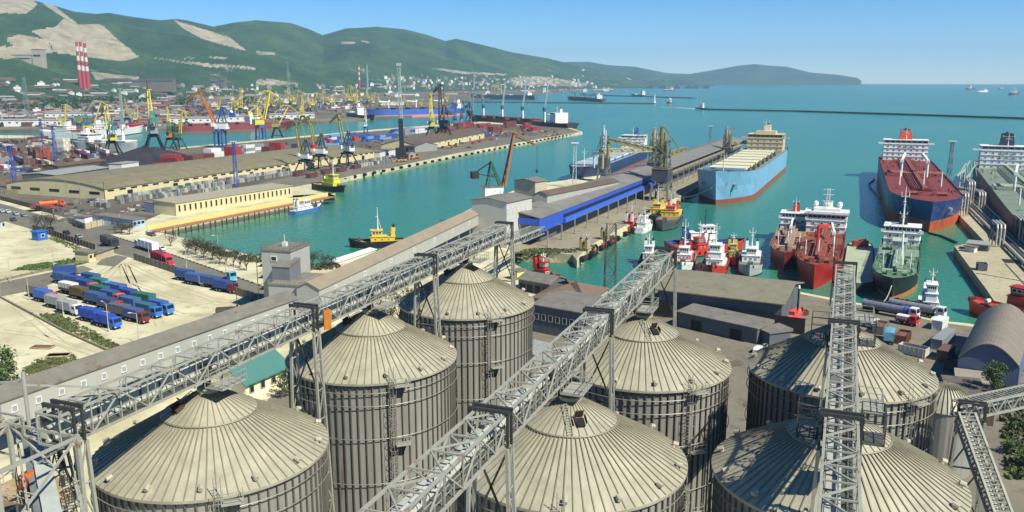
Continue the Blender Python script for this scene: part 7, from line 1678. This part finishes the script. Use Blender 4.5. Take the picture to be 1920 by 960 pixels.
for k, (px, py, h, w_, n) in enumerate(((84, 435, 9, 9, 500), (95, 430, 8, 7, 400), (228, 438, 5, 6, 420), (243, 440, 5.5, 6, 500), (320, 462, 6, 5, 120), (352, 474, 5, 6, 520), (366, 478, 6, 7, 700), (382, 484, 6, 7, 700), (398, 488, 6.5, 7, 650), (412, 495, 6, 6, 500), (424, 496, 6, 5, 160), (438, 500, 6, 5, 160), (450, 503, 6, 5, 160), (462, 508, 6, 5, 200), (570, 498, 5, 6, 260), (585, 500, 5, 6, 260), (604, 503, 5.5, 6, 300), (622, 500, 4, 4, 160), (215, 432, 5, 5, 200), (70, 428, 6, 6, 260))):
    lab = ['bare grey tree by the road at the left, above the blue booth', 'bare grey tree right of the one above the blue booth', 'dark shrub by the gatehouse, left of its neighbour', 'dark shrub by the gatehouse next to the kerb', 'lone bare tree at the kerb across from the white semi', 'dark shrub at the left end of the roadside row'][k] if k < 6 else ('dark leafy shrub in the roadside row along the shore' if k < 10 else ('thin bare roadside tree near the elevator tower' if k < 14 else ('scrubby bush on the shore behind the elevator tower' if k < 18 else ('bare bush at the port entrance kerb' if k == 18 else 'bare tree at the road bend near the left edge'))))
    tree(Q(px, py), h, w_, lab, 40 + k, shl, n, .28, 'shrub' if k not in (0, 1, 4) and not 10 <= k < 14 else 'tree', True, 'roadside bushes and bare trees', .3)
def scatter(name, poly, n, size, mats, seed, hmax=.5):
    rr = random.Random(seed); q = MB(); xs = [p[0] for p in poly]; ys = [p[1] for p in poly]; c = 0
    while c < n:
        x, y = rr.uniform(min(xs), max(xs)), rr.uniform(min(ys), max(ys))
        if not inside(poly, x, y): continue
        c += 1; p = Q(x, y, 0)
        for _ in range(3):
            a = rr.uniform(0, 6.3); s = size * rr.uniform(.4, 1.2); o_ = Vector((rr.uniform(-.4, .4), rr.uniform(-.4, .4), .05)); dx, dy = math.cos(a) * s * .5, math.sin(a) * s * .5; hh = hmax * rr.uniform(.3, 1)
            q.m = rr.randrange(len(mats)); b_ = p + o_; q.add([(b_.x - dx, b_.y - dy, .05), (b_.x + dx, b_.y + dy, .05), (b_.x + dx * .6 + rr.uniform(-.3, .3), b_.y + dy * .6, hh), (b_.x - dx * .6, b_.y - dy * .6 + rr.uniform(-.3, .3), hh * .8)], [(0, 1, 2, 3)])
    return tag(q.build(name, mats), kind='stuff')
dry = [M('dry_weed', (.13, .12, .05), .9, 0, .3, .8), leafm[0], shl[0]]
scatter('weeds', [(75, 590), (110, 586), (225, 650), (235, 665), (180, 645), (120, 622)], 420, .7, dry, 5)
scatter('weeds', [(40, 700), (70, 675), (140, 665), (150, 690), (60, 712)], 330, .7, dry, 6)
scatter('weeds', [(22, 508), (50, 497), (95, 492), (160, 480), (168, 492), (108, 507)], 500, .8, [leafm[0], leafm[1]], 7)
scatter('weeds', [(90, 440), (120, 450), (180, 475), (170, 480), (110, 458)], 200, .7, dry, 8)
scatter('scrub', [(1870, 745), (1960, 735), (1990, 900), (1890, 900)], 600, .8, leafm + dry, 9, .9)
scatter('bank_grass', [(965, 474), (1000, 466), (1050, 467), (1080, 469), (1080, 474), (1000, 476), (970, 484)], 400, 1.1, [leafm[1], shl[0], dry[0]], 10, .6)
scatter('shore_scrub', [(345, 448), (400, 464), (470, 480), (560, 499), (640, 492), (640, 505), (560, 508), (470, 492), (390, 474)], 500, 1.0, shl + [dry[0]], 11, 1.0)
# ---------------------------------------------------------------- oil pier fittings
pd = heading((1788, 392), (1845, 452)); pale_p = M('pale_pipe', '#b5b2a4', .5, .1, .1, .5); darkp = M('dark_pipe', '#5c574e', .6, .1, .2, .5)
for k, (a, c, r_, lab) in enumerate((((1800, 372), (1990, 560), .55, 'thick pale pipeline along the right of the oil pier, outermost'), ((1806, 371), (1998, 558), .45, 'pale pipeline second from the outside on the oil pier'), ((1812, 370), (2006, 556), .45, 'pale pipeline third from the outside on the oil pier'), ((1819, 369), (2014, 554), .5, 'pale pipeline fourth from the outside on the oil pier'), ((1830, 368), (2026, 552), .45, 'pale pipeline closest to the dark tanker'))):
    A, C = Q(*a, 1.4), Q(*c, 1.4); r = empty('pipeline', (A.x, A.y, 0), 0, lab, 'pipeline', 'pipelines on the oil pier'); d = C - A; q = MB(); q.tube((0, 0, 1.4), (d.x, d.y, 1.4), r_, 9); q.build('pipe', pale_p if k % 2 == 0 else darkp, r)
    n = int(d.length / 12)
    for i in range(n): t = (i + .5) / n; q = MB(); q.box((d.x * t, d.y * t, .5), (1.6, .5, 1.0), math.atan2(d.y, d.x)); q.build('support', conc, r)
for k, (px, py, h, lab) in enumerate(((1803, 402, 10, 'pipe frame nearest the bow of the blue tanker'), (1815, 385, 12, 'pipe frame with bent pipes in the middle of the oil pier'), (1835, 395, 9, 'low pipe frame beside the dark tanker'), (1868, 458, 8, 'square gantry frame at the wide part of the oil pier'), (1910, 452, 9, 'pipe gantry at the right edge of the oil pier'))):
    r = empty('pipe_gantry', Q(px, py), pd, lab, 'pipe gantry', 'pipe gantries on the oil pier'); q = MB()
    for x in (-3, 3):
        for y in (-2, 2): q.beam((x, y, 0), (x, y, h), .35)
    for z in (h * .5, h):
        for s in (-1, 1): q.beam((-3, s * 2, z), (3, s * 2, z), .3); q.beam((s * 3, -2, z), (s * 3, 2, z), .3)
    q.build('frame', darkp, r); q = MB()
    for y in (-1.2, 0, 1.2): q.tube((-6, y, h + .4), (5, y, h + .4), .35, 8); q.tube((5, y, h + .4), (6, y, h - 1), .35, 8); q.tube((6, y, h - 1), (6, y, .2), .35, 8)
    for x in (-2.5, 2.5): q.beam((x, -1.5, h + .1), (x, 1.5, h + .1), .3)
    q.build('bent_pipes', pale_p, r)
for k, (px, py) in enumerate(((1798, 352), (1806, 346), (1815, 356))):
    r = empty('loading_arm', Q(px, py), pd, 'white marine loading arm at the side of the blue tanker', 'loading arm', 'loading arms at the blue tanker'); q = MB(); q.tube((0, 0, 0), (0, 0, 9), .5, 8); q.beam((0, 0, 9), (-5, 3, 14), .5); q.beam((-5, 3, 14), (-9, 5, 7), .4); q.beam((0, 0, 9), (3, -2, 7), .8); q.build('arm', pale_p, r)
bld('shed', (1794, 366), (1820, 372), 8, 4.0, 'grey control house among the pipes of the oil pier', 'building', roof='flat', wall=M('grey_blue_house', '#6d7480', .7), win=[(3, 1.2, .9, 2.6)])
bld('shed', (1812, 468), (1852, 472), 5, 2.2, 'grey roofed kiosk at the corner of the oil pier', 'kiosk', roof='shed', rh=.5, wall=slate, roofm=M('pale_grey_roof', '#8b8c86'))
bld('kiosk', (1808, 471), (1826, 474), 2.2, 1.9, 'small white cabin in front of the grey kiosk on the oil pier', 'kiosk', roof='flat', wall=M('white_box', '#c8c8c0'))
skip(1840, 506, pd, M('slate_bin', '#565a62', .7), 'dark square bin on the oil pier edge', 'dumpster', 3.4, 2.8, 2.4)
r = empty('drain_grate', Q(1900, 490, .06), pd, 'dark grate set in the deck of the oil pier', 'grate'); q = MB()
for i in range(9): q.bb(-3 + i * .75, -2.6 + i * .75, -3, 3, 0, .12)
for y in (-2.9, 2.9): q.bb(-3.1, 3.5, y - .15, y + .15, 0, .16)
q.build('bars', steeld, r)
for k, (a, c) in enumerate((((1830, 512), (1935, 530)), ((1885, 494), (1935, 548)))):
    A, C = Q(*a, .08), Q(*c, .08); q = MB(); q.beam(A, C, .35, .12); tag(q.build('cable_duct', darkp), ['dark cable duct crossing the oil pier deck', 'dark cable duct running along the right of the oil pier deck'][k], 'cable duct')
fence([(1882, 588), (1900, 612), (1925, 640)], 1.2, .4, conc, 'low concrete parapet of the pier beside the scarlet tug', 'parapet', cat='wall')
# quay fenders along the container pier
A, C = Q(645, 334, -.6), Q(1086, 248.5, -.6); d = (C - A); n = 42
q = MB(); q.box((0, 0, 0), (3.0, 1.2, 1.9)); q.tube((-1.3, -.7, 0), (1.3, -.7, 0), .5, 8); f0 = q.build('quay_fender', tyr)
for i in range(n):
    f = f0 if i == 0 else link_copy(f0, None); f.location = A + d * (i / (n - 1)) + Vector((0, 0, -.3)); f.rotation_euler = (0, 0, math.atan2(d.y, d.x)); tag(f, 'black rubber fender on the wall of the container quay', 'fender', 'fenders along the container quay')
A, C = Q(1092, 486, -.6), Q(1296, 366, -.6); d = C - A; n = 18
for i in range(n):
    f = link_copy(f0, None); f.location = A + d * (i / (n - 1)); f.rotation_euler = (0, 0, math.atan2(d.y, d.x) + .0); tag(f, 'black rubber fender on the wall of the grain pier', 'fender', 'fenders along the grain pier')
# wheel loaders on the quay
def loader_v(px, py, rz, c, label):
    r = empty('wheel_loader', Q(px, py), rz, label, 'loader', 'yellow machines on the quay')
    q = MB(); q.bb(-2.6, .4, -1.1, 1.1, .9, 2.1); q.bb(.4, 2.2, -.8, .8, .8, 1.6); q.beam((1.8, 0, 1.5), (3.6, 0, .9), .5); q.build('body', c, r); q = MB(); q.bb(-.9, .5, -.8, .8, 2.1, 3.4); q.build('cab', dwin, r)
    q = MB(); q.bb(3.5, 4.4, -1.4, 1.4, .2, 1.3); q.build('bucket', c, r)
    for x in (-1.6, 1.5):
        for y in (-1.1, 1.1): wheel(r, x, y, .8)
oy = M('machine_orange', '#d8902a', .5, 0, .1, .6)
for k, (px, py, z_) in enumerate(((732, 303, .3), (748, 304, 2.0), (760, 303, .5), (772, 299, 2.8), (782, 297, .2), (1025, 256, .3), (1038, 254, 2), (842, 278, .4), (855, 275, 1.2))):
    loader_v(px, py, z_ + PANG, oy, ['orange wheel loader in the group at the foot of the tall mobile crane', 'orange wheel loader near the tip of the container pier', 'orange wheel loader in front of the brown roofed warehouse'][0 if k < 5 else (1 if k < 7 else 2)])
# red scrap and timber on the quay under the olive cranes
for k, (px, py) in enumerate(((560, 330), (585, 333), (612, 326), (640, 322), (668, 316))):
    skip(px, py, PANG, M('maroon_hopper', '#5f3a38', .7, 0, .2, .5), 'maroon hopper wagon under the three olive cranes', 'hopper_wagon', 9, 3.0, 2.8, 'wagon').__setitem__('group', 'wagons under the olive cranes')
for k, (px, py) in enumerate(((888, 270), (900, 267), (922, 263))):
    skip(px, py, PANG, M('container_red', CC['red']), 'red open skip on the quay by the brown warehouse', 'dumpster', 6, 2.5, 2.0).__setitem__('group', 'red skips on the quay')
# ================================================================ TOWN AND FAR PORT
tw = [M('town_cream', '#cfc6ad', .8, 0, .1, .1), M('town_white', '#dcdad2', .8, 0, .08, .1), M('town_grey', '#8d8b84', .8, 0, .1, .1), M('town_brown', '#6f6557', .8, 0, .15, .1), M('town_pink', '#b08a7c', .8, 0, .1, .1)]
trf = [M('town_roof_grey', '#77756f', .8, 0, .1, .1), M('town_roof_red', '#8a5a4a', .8, 0, .1, .1), M('town_roof_pale', '#b5b2a8', .8, 0, .1, .1)]
tproto = []
for k in range(10):
    rr = random.Random(k); q = MB(); kind = k % 5
    if kind < 2: q.bb(-9, 9, -6, 6, -6, 8 + 3 * kind); q.m = 1; q.add([(-9.6, -6.6, 8 + 3 * kind), (9.6, -6.6, 8 + 3 * kind), (9.6, 6.6, 8 + 3 * kind), (-9.6, 6.6, 8 + 3 * kind), (-9.6, 0, 12 + 3 * kind), (9.6, 0, 12 + 3 * kind)], [(0, 1, 5, 4), (2, 3, 4, 5), (1, 2, 5), (3, 0, 4)])
    elif kind == 2: q.bb(-22, 22, -7, 7, -6, 18); q.m = 2; [q.bb(-20 + i * 5, -17 + i * 5, -7.2, -7.01, z, z + 1.6) for i in range(8) for z in (2, 6, 10, 14)]; q.m = 1; q.bb(-22.4, 22.4, -7.4, 7.4, 18.01, 19)
    elif kind == 3: q.bb(-40, 40, -11, 11, -6, 7); q.m = 1; q.add([(-41, -12, 7), (41, -12, 7), (41, 12, 7), (-41, 12, 7), (-41, 0, 11), (41, 0, 11)], [(0, 1, 5, 4), (2, 3, 4, 5), (1, 2, 5), (3, 0, 4)])
    else: q.bb(-14, 14, -8, 8, -6, 14); q.bb(-4, 6, -5, 5, 14, 20); q.m = 1; q.bb(-14.5, 14.5, -8.5, 8.5, 14.01, 14.8); q.bb(-4.4, 6.4, -5.4, 5.4, 20.01, 20.6)
    o = q.build('town_house' if kind < 2 else ('apartment_block' if kind == 2 else ('long_shed' if kind == 3 else 'factory_block')), [tw[rr.choice((0, 1, 0, 2, 2, 4)) if kind != 3 else rr.choice((2, 3, 3, 0))], trf[rr.randrange(3)], dwin]); tproto.append(o)
used = set()
def town(k, loc, rz, s, label, grp, cat='building'):
    o = tproto[k] if k not in used else link_copy(tproto[k], None); used.add(k); o.location = loc; o.rotation_euler = (0, 0, rz); o.scale = (s, s, s); return tag(o, label, cat, grp)
rr = random.Random(11)
for i in range(250):      # houses climbing the foot of the hills beyond the cranes
    px = rr.uniform(720, 1120); y = rr.triangular(140, 172, 163); y = max(y, 136 + (px - 720) * .02); p = far_at(px, y)
    k = rr.choice((0, 1, 5, 6, 0, 1, 2)); town(k, p, rr.uniform(0, 3.1), rr.uniform(.55, 1.0) * (1 if k not in (2,) else .8), ('small pale house' if k != 2 else 'pale apartment block') + ' in the distant town below the wooded hills', 'houses of the distant town')
for i in range(75):
    px = rr.uniform(380, 740); y = rr.uniform(160, 184); p = far_at(px, y); k = rr.choice((0, 1, 4, 5, 6, 3, 9))
    town(k, p, rr.uniform(0, 3.1), rr.uniform(.5, .9), 'building at the hill foot behind the yellow cranes', 'buildings at the hill foot behind the cranes')
for i in range(85):
    px = rr.uniform(-60, 420); y = rr.triangular(140, 196, 180); p = far_at(px, y); k = rr.choice((3, 3, 4, 8, 3, 8, 9))
    town(k, p, rr.uniform(-.3, .3) + YAW, rr.uniform(.35, .7), ('long works shed' if k in (3, 8) else 'works building') + ' below the quarries at the left', 'works buildings below the quarries')
for i in range(230):
    px = rr.uniform(-40, 690); y = (rr.uniform(181, 234) if px < 340 else rr.uniform(178, 215)) if i % 3 else rr.uniform(178, 196); p = Q(px, y, 0); k = rr.choice((3, 8, 3, 8, 4, 0, 9, 5))
    town(k, p, YAW + rr.uniform(-.15, .15) + .1, rr.uniform(.25, .6), ('long low shed' if k in (3, 8) else 'low block') + ' on the far shore between the rail yard and the quay', 'sheds on the far shore')
for i in range(40):
    px = rr.uniform(700, 1160); y = 168 + (1160 - px) / 460 * 14 + rr.uniform(-1, 2); p = Q(px, y, 0); k = rr.choice((3, 8, 4, 9, 0))
    town(k, p, YAW + rr.uniform(-.2, .2), rr.uniform(.5, .9), 'pale port building on the far shore past the blue cargo ship', 'port buildings on the far shore')
for px, y, w_, lab in ((370, 232, 80, 'long white transit shed behind the dark red ship, left one'), (440, 229, 60, 'long white transit shed behind the dark red ship, right one'), (535, 224, 50, 'white quay shed left of the three olive cranes'), (570, 222, 30, 'short white quay shed near the olive cranes'), (125, 222, 70, 'long grey white transit shed behind the white reefer ship'), (40, 237, 120, 'pale low quay shed at the far left edge'), (735, 197, 60, 'white port office block behind the blue cargo ship')):
    A = Q(px, y, 0); d = Vector((math.cos(YAW + .06), math.sin(YAW + .06), 0)); r = empty('transit_shed', A, YAW + .06, lab, 'warehouse'); q = MB(); q.bb(-w_ / 2, w_ / 2, 0, 16, 0, 8); q.build('wall', white, r); q = MB(); q.extr([(-.6, 8), (-.6, 8.4), (8, 10), (16.6, 8.4), (16.6, 8)], -w_ / 2 - .5, w_ / 2 + .5); q.build('roof', M('pale_grey_roof', '#8b8c86'), r)
    for i in range(int(w_ / 10)): q = MB(); q.box((-w_ / 2 + 5 + i * 10, -.08, 5), (3, .12, 1.6)); q.build('window', dwin, r)
def factory(px, py, v, blocks, label, m1=None):
    p = far_at(px, py); r = empty('factory', p, YAW, label, 'factory')
    for (x0, x1, y0, y1, h) in blocks: q = MB(); q.bb(x0, x1, y0, y1, -30, h); q.build('wall', m1 or M('concrete_factory', '#a49c88', .85, 0, .1, .03), r); q = MB(); q.bb(x0 - 1, x1 + 1, y0 - 1, y1 + 1, h + .02, h + 2); q.build('roof', trf[0], r); q = MB(); q.bb(x0 + 4, x1 - 4, y0 - .8, y0 - .02, h * .5, h * .62); q.build('window_band', dwin, r)
factory(40, 120, .40, [(-90, 10, 0, 30, 26), (14, 46, 0, 30, 44), (-160, -95, 0, 30, 22)], 'big grey cement works on the slope at the far left below the upper quarry')
factory(215, 158, .13, [(-60, 30, 0, 20, 16), (34, 90, 0, 20, 12), (95, 190, 0, 20, 15)], 'long dark works building right of the striped chimneys', M('dark_factory', '#6d655a', .85, 0, .15, .03))
factory(395, 160, .1, [(-20, 20, 0, 20, 22), (24, 44, 0, 20, 30), (-60, -24, 0, 20, 14)], 'grey block works with a tower behind the orange crane', M('dark_factory', '#6d655a'))
# belts of trees on the far shore: no single tree can be told apart
for k, (poly, n) in enumerate((([(80, 193), (130, 183), (205, 178), (212, 188), (150, 196), (90, 201)], 900), ([(0, 128), (60, 124), (135, 140), (130, 152), (60, 150), (0, 160)], 0), ([(330, 190), (360, 180), (362, 194), (335, 200)], 90), ([(0, 205), (80, 200), (150, 203), (60, 210)], 120), ([(200, 190), (300, 186), (300, 192), (210, 196)], 120), ([(450, 190), (560, 184), (560, 188), (455, 196)], 120))):
    if not n: continue
    q = MB(); r2 = random.Random(60 + k); c_ = 0
    while c_ < n:
        x, y = r2.uniform(0, 480), r2.uniform(170, 205)
        if not inside(poly, x, y): continue
        c_ += 1; p = Q(x, y, 0); s = r2.uniform(4, 8)
        for j in range(10):
            c0 = p + Vector((r2.gauss(0, s * .45), r2.gauss(0, s * .45), s * r2.uniform(.3, 1.5))); a = Vector((r2.gauss(0, 1), r2.gauss(0, 1), r2.gauss(0, 1))).normalized() * s * .4; b_ = a.cross(Vector((.3, .5, .8))).normalized() * s * .35; q.m = r2.randrange(3); q.add([c0 - a, c0 - b_, c0 + a, c0 + b_], [(0, 1, 2, 3)])
    tag(q.build('woods', leafm), kind='stuff')
# rail yard wagons on the far left shore
for k, (x0, x1, y0, y1, c) in enumerate(((70, 130, 214, 209, 'cream'), (20, 60, 222, 218, 'brown'), (220, 330, 205, 199, 'brown'), (120, 200, 223, 218, 'grey'))):
    n = 8
    for i in range(n):
        p = Q(x0 + (x1 - x0) * i / (n - 1), y0 + (y1 - y0) * i / (n - 1), 0); A, C = Q(x0, y0), Q(x1, y1); rz = math.atan2(C.y - A.y, C.x - A.x)
        key = ('wagon', c)
        if key not in _ct:
            q = MB(); q.bb(-6.5, 6.5, -1.5, 1.5, 1.1, 4.2); q.m = 1; q.bb(-6.8, 6.8, -1.3, 1.3, .8, 1.1); [q.tube((x, -.8, .5), (x, .8, .5), .5, 8) for x in (-5, -3.5, 3.5, 5)]; q.m = 0; q.bb(-6.6, 6.6, -1.2, 1.2, 4.2, 4.6); _ct[key] = q.build('goods_wagon', [M('container_' + c, CC[c]), chas]); o = _ct[key]
        else: o = link_copy(_ct[key], None)
        o.location = p; o.rotation_euler = (0, 0, rz); tag(o, f'{c} goods wagon in ' + ['the cream train at the rail yard below the works', 'the brown train at the far left edge', 'the long brown train behind the yellow cranes', 'the grey train behind the white reefer ship'][k], 'wagon', 'goods wagons in ' + ['the cream train', 'the left brown train', 'the long brown train', 'the grey train'][k])

for k, o in enumerate(tproto):
    if k not in used: bpy.data.objects.remove(o)

# small clutter of the yards: crates, drums, poles and scrap nobody could count
cl = [M('clutter_brown', '#5d4a3c', .8, 0, .3, .5), M('clutter_grey', '#83807a', .8, 0, .3, .5), M('clutter_pale', '#b9b3a3', .8, 0, .2, .5), M('clutter_rust', '#7d4432', .8, 0, .3, .5), M('clutter_dark', '#34322f', .8, 0, .3, .5), M('clutter_blue', '#3c5278', .8, 0, .3, .5)]
def clutter(n, reg, smin, smax, poles, seed, avoid=()):
    r3 = random.Random(seed); q = MB(); c_ = 0
    while c_ < n:
        x0, x1, y0, y1 = r3.choice(reg); x, y = r3.uniform(x0, x1), r3.uniform(y0, y1)
        c_ += 1; p = Q(x, y, 0)
        if p.length > 3200: continue
        s = r3.uniform(smin, smax); h_ = s * r3.uniform(.3, .8); q.m = r3.choice((0, 0, 1, 1, 2, 3, 4, 4, 5)); q.box((p.x, p.y, h_ / 2), (s * r3.uniform(.6, 2.4), s * r3.uniform(.4, 1), h_), r3.choice((PANG, PANG, YAW, r3.uniform(0, 3))))
        if r3.random() < poles: q.m = r3.choice((1, 4)); hh = r3.uniform(9, 20); q.tube((p.x + 3, p.y, 0), (p.x + 3, p.y, hh), .22 * smax / 4, 5, .12)
    return tag(q.build('yard_clutter', cl), kind='stuff')
clutter(1500, [(-30, 330, 200, 238), (-30, 700, 181, 212), (330, 560, 196, 226)], 2.5, 8, .12, 71)
clutter(420, [(0, 190, 264, 292), (5, 110, 296, 330), (120, 200, 288, 312)], 1.2, 4, .05, 72)
clutter(160, [(600, 880, 262, 280), (880, 1050, 246, 256)], 1.2, 3.5, .04, 73)
clutter(90, [(110, 200, 392, 416), (225, 300, 384, 398), (96, 150, 380, 400)], .5, 1.8, .05, 74)
